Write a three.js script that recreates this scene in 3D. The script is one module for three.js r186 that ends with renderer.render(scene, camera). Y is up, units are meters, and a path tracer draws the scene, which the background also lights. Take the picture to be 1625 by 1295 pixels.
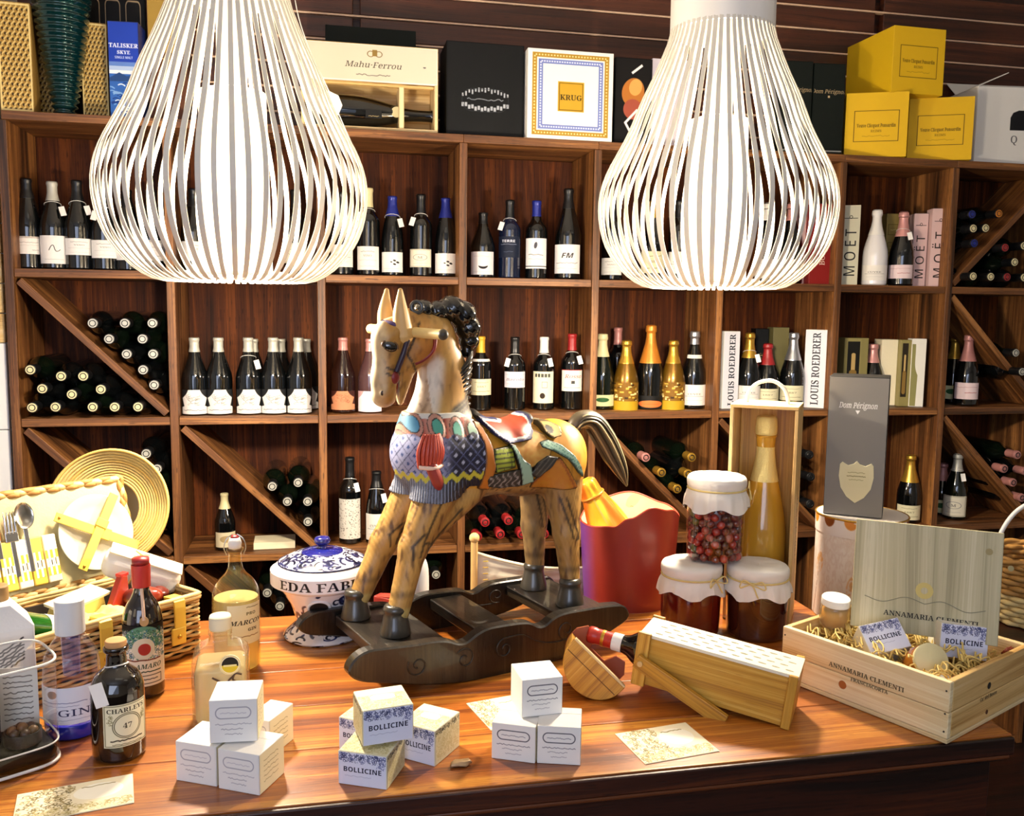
import * as THREE from 'three';
import { RoundedBoxGeometry } from 'three/addons/geometries/RoundedBoxGeometry.js';
import { mergeGeometries } from 'three/addons/utils/BufferGeometryUtils.js';
import { RectAreaLightUniformsLib } from 'three/addons/lights/RectAreaLightUniformsLib.js';
import { FontLoader } from 'three/addons/loaders/FontLoader.js';
import { ImprovedNoise } from 'three/addons/math/ImprovedNoise.js';

// ---------- camera, lights of the unseen window and ceiling panels, exposure ----------
RectAreaLightUniformsLib.init();
const scene = new THREE.Scene();
const renderer = new THREE.WebGLRenderer({ antialias: true });
renderer.toneMapping = THREE.LinearToneMapping;
renderer.toneMappingExposure = 0.95;
renderer.shadowMap.enabled = true;
scene.background = new THREE.Color(0x000000);
const W = 1625, H = 1295, FPX = 1425;
const camera = new THREE.PerspectiveCamera(2 * Math.atan(H / 2 / FPX) * 180 / Math.PI, W / H, 0.05, 50);
camera.position.set(0, 1.66, 2.866);
camera.rotation.set(-0.109, -0.208, 0.0123, 'YXZ');
camera.updateMatrixWorld(true);
const PENDANT = 5.6, UNSEEN_WINDOW_LIGHT = 4.4, UNSEEN_PANEL_LIGHT = 2.8;
const unseenWindowLight = new THREE.RectAreaLight(0xd6e2ff, UNSEEN_WINDOW_LIGHT, 2.6, 1.7);  // cool light of the unseen window behind the camera
unseenWindowLight.position.set(-0.5, 1.9, 4.93); unseenWindowLight.lookAt(0.5, 1.1, 0);
const unseenPanelLights = [[0.2, 2.3], [1.9, 2.6]].map(([x, z]) => {  // warm light of the ceiling panels out of view
  const l = new THREE.RectAreaLight(0xfff0dc, UNSEEN_PANEL_LIGHT, 1.1, 0.5);
  l.position.set(x, 2.965, z); l.lookAt(x, 0, z); return l;
});
scene.add(unseenWindowLight, ...unseenPanelLights);

// ---------- helpers ----------
const CT = 0.973;                                  // height of the counter top
let seed = 7;
const rnd = () => { seed = (seed + 0x6d2b79f5) | 0; let t = Math.imul(seed ^ (seed >>> 15), 1 | seed); t = (t + Math.imul(t ^ (t >>> 7), 61 | t)) ^ t; return ((t ^ (t >>> 14)) >>> 0) / 4294967296; };
const rr = (a, b) => a + (b - a) * rnd();
const perlin = new ImprovedNoise();
const V = (x, y, z) => new THREE.Vector3(x, y, z), V2 = (x, y) => new THREE.Vector2(x, y);
const lerp = (a, b, t) => a + (b - a) * t, clamp = (x, a = 0, b = 1) => Math.min(b, Math.max(a, x));
const sstep = (a, b, x) => { const t = clamp((x - a) / (b - a)); return t * t * (3 - 2 * t); };
// points in the room measured from the photograph's sight lines: where a line of sight meets a level or an upright plane
function sight(px, py) { return V((px - 812.5) / FPX, -(py - 647.5) / FPX, -1).applyQuaternion(camera.quaternion); }
function onY(px, py, y) { const d = sight(px, py); return camera.position.clone().addScaledVector(d, (y - camera.position.y) / d.y); }
function onZ(px, py, z) { const d = sight(px, py); return camera.position.clone().addScaledVector(d, (z - camera.position.z) / d.z); }
const toCam = (x, z) => Math.atan2(camera.position.x - x, camera.position.z - z);

const used = {};
function numbered(n) { const k = used[n] ?? 0; used[n] = k + 1; return k ? n + '_' + String(k).padStart(3, '0') : n; }
function tag(o, label, category, group) { o.userData.label = label; o.userData.category = category; if (group) o.userData.group = group; return o; }
function thing(name, label, category, pos = [0, 0, 0], turn = 0, group) {
  const o = new THREE.Group(); o.name = numbered(name); o.position.set(...pos); o.rotation.y = turn; scene.add(o);
  return tag(o, label, category, group);
}
function struct(name) { const o = new THREE.Group(); o.name = name; o.userData.kind = 'structure'; scene.add(o); return o; }
function part(parent, name, geo, mat, pos, rot) {
  const m = new THREE.Mesh(geo, mat); let k = 0, n = name;
  const have = parent.userData.names ?? (parent.userData.names = {});
  k = have[name] ?? 0; have[name] = k + 1; if (k) n = name + '_' + String(k).padStart(3, '0');
  m.name = n; m.castShadow = m.receiveShadow = true;
  if (pos) m.position.set(...pos); if (rot) m.rotation.set(...rot);
  parent.add(m); return m;
}
function single(name, label, category, geo, mat, pos, rot, group) {
  const m = new THREE.Mesh(geo, mat); m.name = numbered(name); m.castShadow = m.receiveShadow = true;
  if (pos) m.position.set(...pos); if (rot) m.rotation.set(...rot);
  scene.add(m); return tag(m, label, category, group);
}
// box with eased edges; uv in metres, grain (v) along the given axis
function uvBox(g, axis, ou = rnd(), ov = rnd()) {
  const p = g.attributes.position, n = g.attributes.normal, uv = g.attributes.uv;
  for (let i = 0; i < p.count; i++) {
    const c = [p.getX(i), p.getY(i), p.getZ(i)], a = [Math.abs(n.getX(i)), Math.abs(n.getY(i)), Math.abs(n.getZ(i))];
    const f = a[0] >= a[1] && a[0] >= a[2] ? 0 : a[1] >= a[2] ? 1 : 2;
    let u, v;
    if (f === axis) { u = c[(axis + 1) % 3]; v = c[(axis + 2) % 3]; } else { v = c[axis]; u = c[3 - axis - f]; }
    uv.setXY(i, u + ou, v + ov);
  }
  return g;
}
function cbox(w, h, d, r = 0.002, axis) {
  r = Math.min(r, w * 0.45, h * 0.45, d * 0.45);
  const g = new RoundedBoxGeometry(w, h, d, 1, r);
  if (axis === undefined) axis = w >= h && w >= d ? 0 : h >= d ? 1 : 2;
  return uvBox(g, axis);
}
const at = (g, x, y, z, rx = 0, ry = 0, rz = 0) => { if (rx || ry || rz) g.applyMatrix4(new THREE.Matrix4().makeRotationFromEuler(new THREE.Euler(rx, ry, rz))); return g.translate(x, y, z); };
const lathe = (pts, seg = 32, s = 0, len = Math.PI * 2) => new THREE.LatheGeometry(pts.map(([r, y]) => V2(r, y)), seg, s, len);
function smoothProfile(pts, n = 40) { return new THREE.CatmullRomCurve3(pts.map(([r, y]) => V(r, y, 0)), false, 'centripetal').getPoints(n).map((p) => [Math.max(0, p.x), p.y]); }
const tube = (pts, r, seg = 24, rad = 8, closed = false) => new THREE.TubeGeometry(new THREE.CatmullRomCurve3(pts.map((p) => p.isVector3 ? p : V(...p)), closed), seg, r, rad, closed);
function taperTube(pts, radii, seg = 24, rad = 10) {
  const c = new THREE.CatmullRomCurve3(pts.map((p) => V(...p))), g = new THREE.TubeGeometry(c, seg, 1, rad, false), p = g.attributes.position;
  for (let i = 0; i <= seg; i++) {
    const t = i / seg, ctr = c.getPointAt(t), k = t * (radii.length - 1), a = Math.min(radii.length - 2, Math.floor(k)), r = lerp(radii[a], radii[a + 1], k - a);
    for (let j = 0; j <= rad; j++) { const q = i * (rad + 1) + j, v = V().fromBufferAttribute(p, q).sub(ctr).setLength(r).add(ctr); p.setXYZ(q, v.x, v.y, v.z); }
  }
  g.computeVertexNormals();
  const cap = (i, d) => { const ctr = c.getPointAt(i), s = new THREE.SphereGeometry(radii[i ? radii.length - 1 : 0], rad, 6); s.translate(ctr.x, ctr.y, ctr.z); return s; };
  return mergeGeometries([g, cap(0), cap(1)]);
}
const merge = (l) => mergeGeometries(l.map((g) => { const q = g.index ? g.toNonIndexed() : g; for (const k of Object.keys(q.attributes)) if (!['position', 'normal', 'uv'].includes(k)) q.deleteAttribute(k); return q; }));
function extrude(pts, depth, bevel = 0.001, holes) {
  const s = new THREE.Shape(pts.map(([x, y]) => V2(x, y)));
  for (const h of holes ?? []) s.holes.push(new THREE.Path(h.map(([x, y]) => V2(x, y))));
  return new THREE.ExtrudeGeometry(s, { depth, bevelEnabled: bevel > 0, bevelSize: bevel, bevelThickness: bevel, bevelSegments: 1, curveSegments: 8 });
}

// ---------- procedural textures ----------
function valueNoise(px, py, s) {                      // tiling value noise
  const t = new Float32Array(px * py); let q = s * 9301 + 17;
  for (let i = 0; i < t.length; i++) { q = (Math.imul(q, 1664525) + 1013904223) >>> 0; t[i] = q / 4294967296; }
  return (u, v) => {
    const x = u * px, y = v * py, x0 = Math.floor(x), y0 = Math.floor(y), fx = x - x0, fy = y - y0, a = fx * fx * (3 - 2 * fx), b = fy * fy * (3 - 2 * fy);
    const g = (i, j) => t[(((j % py) + py) % py) * px + (((i % px) + px) % px)];
    return lerp(lerp(g(x0, y0), g(x0 + 1, y0), a), lerp(g(x0, y0 + 1), g(x0 + 1, y0 + 1), a), b);
  };
}
const lin = (hex) => { const c = new THREE.Color(hex); return [c.r, c.g, c.b]; };
function dataTex(w, h, f, srgb = true, rep = [1, 1]) {
  const d = new Uint8Array(w * h * 4);
  for (let y = 0; y < h; y++) for (let x = 0; x < w; x++) { const c = f(x / w, y / h), o = (y * w + x) * 4; for (let k = 0; k < 3; k++) d[o + k] = clamp(c[k] ?? c[0]) * 255; d[o + 3] = 255; }
  const t = new THREE.DataTexture(d, w, h); t.wrapS = t.wrapT = THREE.RepeatWrapping; t.magFilter = THREE.LinearFilter; t.minFilter = THREE.LinearMipmapLinearFilter; t.generateMipmaps = true;
  if (srgb) t.colorSpace = THREE.SRGBColorSpace; t.repeat.set(...rep); t.needsUpdate = true; return t;
}
const rgb = (hex) => [(hex >> 16 & 255) / 255, (hex >> 8 & 255) / 255, (hex & 255) / 255];
const mix3 = (a, b, t) => [lerp(a[0], b[0], t), lerp(a[1], b[1], t), lerp(a[2], b[2], t)];
function wood(dark, mid, light, s, { wide = 0.4, long = 1.6, fine = 1, pores = 0.5 } = {}) {
  const n1 = valueNoise(9, 3, s), n2 = valueNoise(34, 5, s + 1), n3 = valueNoise(160, 12, s + 2), n4 = valueNoise(240, 60, s + 3), wv = valueNoise(4, 6, s + 4), a = rgb(dark), b = rgb(mid), c = rgb(light);
  const f = (u, v) => { const w = u + 0.05 * (wv(u, v) - 0.5); return 0.42 * n1(w, v) + 0.33 * n2(w, v) + 0.25 * fine * n3(w, v); };
  const col = (u, v) => { const t = f(u, v); let k = t < 0.5 ? mix3(a, b, sstep(0.18, 0.5, t)) : mix3(b, c, sstep(0.5, 0.8, t)); const p = pores * sstep(0.74, 0.95, n4(u, v)); return mix3(k, a, p); };
  return { map: dataTex(512, 1024, col, true, [1 / wide, 1 / long]), bump: dataTex(256, 512, (u, v) => [0.5 + 0.5 * (f(u, v) - 0.5) - 0.3 * sstep(0.74, 0.95, n4(u, v))], false, [1 / wide, 1 / long]) };
}
const std = (o) => new THREE.MeshStandardMaterial(o), phy = (o) => new THREE.MeshPhysicalMaterial(o);
const flat = (hex, rough = 0.6, metal = 0) => std({ color: hex, roughness: rough, metalness: metal });
const woodMat = (w, o) => phy({ map: w.map, bumpMap: w.bump, bumpScale: 0.0006, roughness: 0.5, ...o });
const T = {
  shelf: wood(0x2b1808, 0x68401f, 0xa26e3a, 3), counter: wood(0x6f3610, 0xa45d1d, 0xcb8a35, 11, { wide: 0.3, long: 1.3 }), wall: wood(0x2c140b, 0x4a2414, 0x62331c, 21, { long: 2 }),
  pine: wood(0xb98d4c, 0xdcb877, 0xecd09a, 31, { wide: 0.25, pores: 0.2 }), pale: wood(0xc9ab78, 0xe6cf9d, 0xf3e3ba, 41, { wide: 0.2, pores: 0.15 }), honey: wood(0x9c6a20, 0xc4902f, 0xd9ac4e, 51, { wide: 0.2, pores: 0.3 }),
  dark: wood(0x1a0e0a, 0x38190e, 0x552913, 61), black: wood(0x070504, 0x14100b, 0x2f271b, 71, { wide: 0.2, long: 0.8 }), lid: wood(0x9e9570, 0xbdb48d, 0xd2caa8, 81, { wide: 0.3, pores: 0.2 }),
};
const fiberN = valueNoise(120, 120, 5), fiberM = valueNoise(30, 30, 6);
const bumpFabric = dataTex(256, 256, (u, v) => [0.5 + 0.25 * Math.sin(u * 256 * Math.PI / 2) * Math.sin(v * 256 * Math.PI / 2) + 0.3 * (fiberN(u, v) - 0.5)], false, [12, 12]);
const bumpPaper = dataTex(256, 256, (u, v) => [0.5 * fiberN(u, v) + 0.5 * fiberM(u, v)], false, [4, 4]);
const M = {
  shelf: woodMat(T.shelf, { roughness: 0.5 }), shelfBack: woodMat(T.shelf, { color: 0xa8855f, roughness: 0.65, specularIntensity: 0.35 }),  // bin backs: shelf wood tinted darker to keep the bins dark
  counter: woodMat(T.counter, { roughness: 0.33, clearcoat: 0.5, clearcoatRoughness: 0.2, bumpScale: 0.0004 }), wall: woodMat(T.wall, { roughness: 0.45 }),
  pine: woodMat(T.pine), pale: woodMat(T.pale), honey: woodMat(T.honey, { roughness: 0.45 }), dark: woodMat(T.dark, { roughness: 0.4 }), black: woodMat(T.black, { roughness: 0.38, clearcoat: 0.3 }), lid: woodMat(T.lid),
  white: std({ color: 0xf1efe9, roughness: 0.7, bumpMap: bumpPaper, bumpScale: 0.0003 }), cream: std({ color: 0xf0e6c4, roughness: 0.7, bumpMap: bumpPaper, bumpScale: 0.0003 }),
  blackCard: phy({ color: 0x050607, roughness: 0.55, specularIntensity: 0.35 }), greenCard: phy({ color: 0x07100b, roughness: 0.55, specularIntensity: 0.35 }), yellow: std({ color: 0xe0a40c, roughness: 0.5 }), red: flat(0xb32218, 0.5), gold: flat(0xc79a3a, 0.32, 0.75), silver: flat(0xb9bcc2, 0.28, 0.85),
  greyCap: flat(0xb9b8ac, 0.4, 0.2), blueCap: flat(0x1d2a86, 0.35, 0.2), blackCap: flat(0x101113, 0.35), redCap: flat(0x941f22, 0.4), yellowCap: flat(0xd5a52c, 0.4, 0.2), creamCap: flat(0xd9cf9f, 0.45), pinkCap: flat(0xd79a94, 0.35, 0.3), orangeCap: flat(0xd1842e, 0.35, 0.4), whiteCap: flat(0xe9e7e1, 0.4), goldCap: flat(0xc89b3c, 0.3, 0.7), cork: flat(0xc9955e, 0.8), roseCap: flat(0xb97f78, 0.4, 0.2),
  darkGlass: phy({ color: 0x07090a, roughness: 0.07, clearcoat: 0.6, clearcoatRoughness: 0.03 }), greenGlass: phy({ color: 0x070f08, roughness: 0.07, clearcoat: 0.6, clearcoatRoughness: 0.03 }), roseGlass: phy({ color: 0x1c0907, roughness: 0.08, clearcoat: 0.6 }), pinkGlass: phy({ color: 0x4d3334, roughness: 0.1, clearcoat: 0.6 }), navyGlass: phy({ color: 0x0d1730, roughness: 0.08, clearcoat: 0.6 }), whiteGlass: phy({ color: 0xe6e4e4, roughness: 0.2, clearcoat: 0.6 }), goldGlass: phy({ color: 0x7d5914, roughness: 0.28, metalness: 0.6, clearcoat: 0.5 }),
  clear: phy({ color: 0xffffff, transmission: 1, roughness: 0.03, thickness: 0, ior: 1.45 }), string: flat(0xd8c27e, 0.9), cloth: std({ color: 0xf3efe6, roughness: 0.9, bumpMap: bumpFabric, bumpScale: 0.0006, side: THREE.DoubleSide }),
  wicker: std({ color: 0xd9bd7c, roughness: 0.6 }), wickerDark: std({ color: 0xa87a3a, roughness: 0.65 }), leather: std({ color: 0xe2c04a, roughness: 0.5 }), steel: flat(0xc9c9c6, 0.2, 1),
};

// ---------- one sheet for everything printed ----------
const sheet = document.createElement('canvas'); sheet.width = sheet.height = 2048;
const ctx = sheet.getContext('2d'); ctx.fillStyle = '#888'; ctx.fillRect(0, 0, 2048, 2048);
let sx = 0, sy = 0, sh = 0;
function print(w, h, draw) {
  if (sx + w + 4 > 2048) { sx = 0; sy += sh + 4; sh = 0; }
  const x = sx, y = sy; sx += w + 4; sh = Math.max(sh, h);
  if (y + h > 2048) throw new Error('print sheet full');
  ctx.save(); ctx.beginPath(); ctx.rect(x, y, w, h); ctx.clip(); ctx.translate(x, y); draw(ctx, w, h); ctx.restore();
  return { u0: (x + 0.5) / 2048, u1: (x + w - 0.5) / 2048, v0: 1 - (y + h - 0.5) / 2048, v1: 1 - (y + 0.5) / 2048, w, h };
}
const sheetTex = new THREE.CanvasTexture(sheet); sheetTex.colorSpace = THREE.SRGBColorSpace; sheetTex.magFilter = THREE.LinearFilter;
M.print = phy({ map: sheetTex, roughness: 0.6, specularIntensity: 0.5, side: THREE.DoubleSide }); M.printGloss = phy({ map: sheetTex, roughness: 0.25, side: THREE.DoubleSide });
function cellUv(g, c) { const uv = g.attributes.uv; for (let i = 0; i < uv.count; i++) uv.setXY(i, lerp(c.u0, c.u1, uv.getX(i)), lerp(c.v0, c.v1, uv.getY(i))); return g; }
const plate = (c, w, h) => cellUv(new THREE.PlaneGeometry(w, h), c);
function wrap(c, r, y0, y1, ang = 2.4, r2 = r) {       // a label bent round a bottle, its middle towards +z
  const g = new THREE.CylinderGeometry(r2, r, y1 - y0, 40, 1, true, -ang / 2, ang); g.translate(0, (y0 + y1) / 2, 0); return cellUv(g, c);
}
const serif = await new FontLoader().loadAsync('fonts/droid/droid_serif_bold.typeface.json');
function letters(str, size, maxW) {                    // printed words as thin flat outlines, centred
  const g = new THREE.ShapeGeometry(serif.generateShapes(str, size), 3); g.computeBoundingBox(); const b = g.boundingBox; g.translate(-(b.min.x + b.max.x) / 2, -(b.min.y + b.max.y) / 2, 0);
  if (maxW) { const k = maxW / (b.max.x - b.min.x); g.scale(k, k, 1); } return g;
}
const inkM = flat(0x3d3018, 0.7), inkDark = flat(0x17130c, 0.7);
const fill = (c, col, w, h) => { c.fillStyle = col; c.fillRect(0, 0, w, h); };
function text(c, s, x, y, size, col, font = 'serif', weight = '', align = 'center', maxW) { c.fillStyle = col; c.font = `${weight} ${size}px ${font}`; c.textAlign = align; c.textBaseline = 'middle'; c.fillText(s, x, y, maxW); }
function scrib(c, x, y, w, n, col, lw = 1) { c.lineJoin = 'bevel'; c.miterLimit = 1; c.strokeStyle = col; c.lineWidth = lw; c.beginPath(); for (let i = 0; i <= n; i++) { const q = x + w * i / n; i ? c.lineTo(q, y + (rnd() - 0.5) * 4) : c.moveTo(q, y); } c.stroke(); }
function frame(c, x, y, w, h, col, lw = 2) { c.strokeStyle = col; c.lineWidth = lw; c.strokeRect(x, y, w, h); }
function pill(c, x, y, w, h, col, lw = 2) { c.strokeStyle = col; c.lineWidth = lw; c.beginPath(); c.roundRect(x, y, w, h, h / 2); c.stroke(); }

// ---------- the room ----------
const plasterM = flat(0xe9e6df, 0.85), floorM = woodMat(T.dark, { color: 0xb0a090 });
{
  const f = struct('floor'); part(f, 'floor_slab', cbox(7.4, 0.1, 5.6, 0.002), floorM, [0.9, -0.05, 2.35]);
  const c = struct('ceiling'); part(c, 'ceiling_slab', cbox(7.4, 0.1, 5.6, 0.002), plasterM, [0.9, 3.05, 2.35]);
  const r = struct('wall_right'); part(r, 'wall_slab', cbox(0.1, 3, 5.6, 0.002), plasterM, [4.55, 1.5, 2.35]);
  const fr = struct('wall_front'); part(fr, 'wall_slab', cbox(7.4, 3, 0.1, 0.002), plasterM, [0.9, 1.5, 5.1]);
  const l2 = struct('wall_side'); part(l2, 'wall_slab', cbox(0.1, 3, 5.6, 0.002), plasterM, [-2.75, 1.5, 2.35]);
  const b = struct('wall_back'); part(b, 'wall_slab', cbox(7.4, 3, 0.08, 0.002), M.dark, [0.9, 1.5, -0.345]);
  const strip = std({ color: 0xd9b79a, roughness: 0.35 });
  for (let i = 0; i < 8; i++) {                       // boards above the shelf with pale strips in their joints
    const y = 2.22 + 0.08 * i;
    for (const [x, w] of [[-0.9, 1.9], [1.02, 1.9], [2.95, 1.9]]) part(b, 'plank', cbox(w - 0.004, 0.0715, 0.03, 0.004, 0), M.wall, [x + 0.06, y + 0.04, -0.286]);
    part(b, 'joint_strip', cbox(5.8, 0.006, 0.022, 0.001), strip, [1.1, y, -0.281]);
  }
  const l = struct('wall_left');                      // short return beside the shelf: pine boards above white boards
  part(l, 'wall_slab', cbox(1.85, 3, 0.24, 0.002), plasterM, [-1.835, 1.5, -0.17]);
  for (let y = 1.545, i = 0; y < 2.9; y += 0.087, i++) part(l, 'plank', cbox(1.8, 0.085, 0.026, 0.003, 0), M.pine, [-1.812, y + 0.043, -0.036]);
  const wb = flat(0xf2f2f0, 0.5);
  for (let y = 0.0, i = 0; y < 1.5; y += 0.2575, i++) part(l, 'white_board', cbox(1.8, 0.2555, 0.026, 0.003, 0), wb, [-1.812, y + 0.1288, -0.036]);
}
{ // unseen window behind the camera, placed to light the fronts of things
  const w = struct('unseen_window_1'); const fm = flat(0xf4f3ef, 0.4);
  for (const [x, y, a, h] of [[0, 0.9, 2.8, 0.08], [0, -0.9, 2.8, 0.08], [-1.36, 0, 0.08, 1.72], [1.36, 0, 0.08, 1.72], [0, 0, 0.06, 1.72]]) part(w, 'unseen_window_frame', cbox(a, h, 0.08, 0.004), fm, [-0.5 + x, 1.9 + y, 5.02]);
  const glow = std({ color: 0x000000, emissive: 0xd6e2ff, emissiveIntensity: 1.2 });
  for (const s of [-1, 1]) part(w, 'unseen_window_pane', cbox(1.26, 1.7, 0.01, 0.001), glow, [-0.5 + s * 0.68, 1.9, 5.0]);
  for (const [x, z] of [[0.2, 2.3], [1.9, 2.6]]) {  // ceiling panels out of view, placed to light counter and shelf
    const c = thing('unseen_ceiling_light', x < 1 ? 'unseen flat warm ceiling panel nearer the unseen window' : 'unseen flat warm ceiling panel nearer the right wall', 'lamp', [x, 2.98, z]);
    part(c, 'frame', cbox(1.2, 0.03, 0.6, 0.004), fm, [0, 0.004, 0]); part(c, 'diffuser', cbox(1.1, 0.01, 0.5, 0.001), std({ color: 0x222222, emissive: 0xfff0dc, emissiveIntensity: 1.2 }), [0, -0.012, 0]);
  }
}

// ---------- the wine shelf: a grid of bins ----------
const PX = (i) => -0.887 + 0.442 * i;                 // middle of upright i
const BY = [2.205, 1.762, 1.322, 0.885, 0.445, 0.03]; // tops of the boards
const SD = 0.27, TH = 0.025;
const shelf = thing('wine_shelf', 'tall brown wooden wall shelf divided into square bins full of wine bottles', 'shelf', [0, 0, 0]);
for (let i = 0; i <= 8; i++) part(shelf, 'upright', cbox(TH, 2.18 - 0.0, SD, 0.002, 1), M.shelf, [PX(i), 1.09 + 0.0, -SD / 2]);
BY.forEach((y, r) => {
  for (let c = 0; c < 8; c++) {
    if (r === 0) part(shelf, 'top_board', cbox(0.4415, TH, SD + 0.004, 0.002, 0), M.shelf, [PX(c) + 0.221, y - TH / 2, -SD / 2 + 0.002]);
    else part(shelf, 'shelf_board', cbox(0.442 - TH - 0.001, TH, SD - 0.004, 0.002, 0), M.shelf, [PX(c) + 0.221, y - TH / 2, -SD / 2 - 0.002]);
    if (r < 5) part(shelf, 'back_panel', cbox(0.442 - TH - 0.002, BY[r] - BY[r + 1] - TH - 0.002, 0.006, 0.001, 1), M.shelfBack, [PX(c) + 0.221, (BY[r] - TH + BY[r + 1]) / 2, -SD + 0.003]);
  }
});
function diagonal(c, r, rising) {                     // slanted board across bin c of row r
  const x0 = PX(c) + TH / 2, x1 = PX(c + 1) - TH / 2, y1 = BY[r] - TH, y0 = BY[r + 1], L = Math.hypot(x1 - x0, y1 - y0) - 0.028, a = Math.atan2(y1 - y0, x1 - x0);
  part(shelf, 'diagonal_divider', cbox(L, 0.022, SD - 0.014, 0.002, 0), M.shelf, [(x0 + x1) / 2, (y0 + y1) / 2, -SD / 2 - 0.002], [0, 0, rising ? a : -a]);
}
for (const [c, r, up] of [[0, 1], [7, 0, true], [7, 1], [0, 2], [1, 2], [4, 2], [5, 2], [7, 2], [1, 3], [4, 3]]) diagonal(c, r, up);

// ---------- bottles ----------
const PROF = {
  bordeaux: [[0, 0.004], [0.026, 0.0], [0.035, 0.002], [0.037, 0.007], [0.037, 0.182], [0.0355, 0.196], [0.029, 0.21], [0.02, 0.222], [0.0155, 0.236], [0.0142, 0.25], [0.0138, 0.286], [0.0152, 0.288], [0.0152, 0.297], [0.0135, 0.3], [0, 0.3]],
  burgundy: [[0, 0.004], [0.028, 0.0], [0.038, 0.002], [0.0405, 0.008], [0.0405, 0.14], [0.038, 0.162], [0.031, 0.19], [0.022, 0.222], [0.0165, 0.245], [0.014, 0.262], [0.0138, 0.286], [0.0152, 0.288], [0.0152, 0.297], [0.0135, 0.3], [0, 0.3]],
  flute: [[0, 0.004], [0.026, 0.0], [0.034, 0.002], [0.036, 0.008], [0.036, 0.13], [0.034, 0.16], [0.028, 0.2], [0.0195, 0.24], [0.0145, 0.262], [0.0136, 0.288], [0.015, 0.29], [0.015, 0.297], [0.0135, 0.3], [0, 0.3]],
  champagne: [[0, 0.006], [0.03, 0.0], [0.041, 0.002], [0.0435, 0.009], [0.0435, 0.115], [0.0415, 0.14], [0.036, 0.166], [0.027, 0.2], [0.019, 0.232], [0.0155, 0.255], [0.0147, 0.275], [0.0175, 0.277], [0.0178, 0.287], [0.0165, 0.292], [0.0168, 0.298], [0, 0.3]],
};
const geoCache = {};
const cached = (k, f) => geoCache[k] ?? (geoCache[k] = f());
function profR(pts, y) { for (let i = 1; i < pts.length; i++) if (pts[i][1] >= y && pts[i][1] > pts[i - 1][1]) return lerp(pts[i - 1][0], pts[i][0], (y - pts[i - 1][1]) / (pts[i][1] - pts[i - 1][1])); return 0; }
function capGeo(kind, from, grow = 0.0007) {           // foil over the neck from a height to the tip
  return cached('cap' + kind + from + grow, () => { const p = PROF[kind], out = [[profR(p, from), from - 0.0005]]; for (let y = from; y < 0.2985; y += 0.004) out.push([profR(p, y) + grow, y]); out.push([profR(p, 0.2985) + grow * 0.6, 0.3004], [0, 0.3008]); return lathe(out, 20); });
}
const tagGeo = cbox(0.016, 0.03, 0.0008, 0.0003);
// a standing bottle; s scales height (300 mm profile), w the girth
function bottleAt(o, kind, { glass = M.darkGlass, cap = M.blackCap, from = 0.235, lab, y0 = 0.035, y1 = 0.11, ang = 2.3, tagged, neckLab, s = 1, w = 1 } = {}) {
  part(o, 'glass', cached('b' + kind, () => lathe(PROF[kind], 28)), glass).scale.set(w, s, w);
  if (cap) part(o, 'capsule', capGeo(kind, from), cap).scale.set(w, s, w);
  if (lab) part(o, 'label', wrap(lab, PROF[kind][5][0] * 0 + profR(PROF[kind], (y0 + y1) / 2 < 0.13 ? 0.06 : 0.06) + 0.0005, y0, y1, ang), M.print).scale.set(w, s, w);
  if (neckLab) part(o, 'neck_label', wrap(neckLab, profR(PROF[kind], 0.2) + 0.0012, 0.196, 0.21, 2.4, profR(PROF[kind], 0.21) + 0.0012), M.print).scale.set(w, s, w);
  if (tagged) { const y = 0.222 * s, r = (profR(PROF[kind], 0.222) + 0.001) * w; part(o, 'neck_string', at(new THREE.TorusGeometry(r + 0.0005, 0.0009, 5, 18), 0, 0, 0, Math.PI / 2 - 0.35), M.whiteCap, [0, y, 0]); part(o, 'price_tag', tagGeo, M.white, [tagged * (r + 0.004), y - 0.02, r + 0.012], [-0.35, 0, tagged * 0.25]); }
  return o;
}
// labels
const L = {};
const paperL = (name, bg, f, w = 96, h = 110) => { L[name] = print(w, h, (c) => { fill(c, bg, w, h); f(c, w, h); }); };
paperL('plain', '#eceae6', (c, w, h) => { scrib(c, 22, 24, 52, 9, '#8a8784', 2); text(c, 'VINO', 48, 44, 12, '#77736e'); scrib(c, 14, 64, 68, 16, '#a8a49e'); scrib(c, 20, 92, 56, 10, '#b5b0a8'); });
paperL('swirl', '#ebe8e4', (c) => { c.strokeStyle = '#222'; c.lineWidth = 2; c.beginPath(); c.moveTo(34, 58); c.quadraticCurveTo(46, 20, 50, 52); c.quadraticCurveTo(54, 70, 66, 54); c.stroke(); scrib(c, 20, 92, 56, 12, '#999'); });
paperL('band', '#e8e2dc', (c, w) => { fill(c, '#b9b0a8', w, 12); scrib(c, 14, 38, 68, 14, '#8c857e', 2); scrib(c, 14, 56, 68, 14, '#9a938c'); scrib(c, 60, 84, 22, 6, '#666', 2); });
paperL('dots', '#f1efe9', (c) => { c.fillStyle = '#1d1d1f'; for (const [x, y, r] of [[58, 46, 6], [70, 56, 7], [58, 66, 6], [46, 54, 4]]) { c.beginPath(); c.ellipse(x, y, r, r * 0.7, 0.5, 0, 7); c.fill(); } scrib(c, 16, 90, 60, 10, '#aaa'); });
paperL('smile', '#e2dfe2', (c) => { scrib(c, 20, 22, 56, 10, '#aaa6a6'); c.fillStyle = '#15151a'; c.beginPath(); c.arc(54, 66, 16, 0, Math.PI); c.quadraticCurveTo(54, 76, 70, 66); c.fill(); scrib(c, 18, 96, 60, 10, '#b9b5b8'); });
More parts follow.
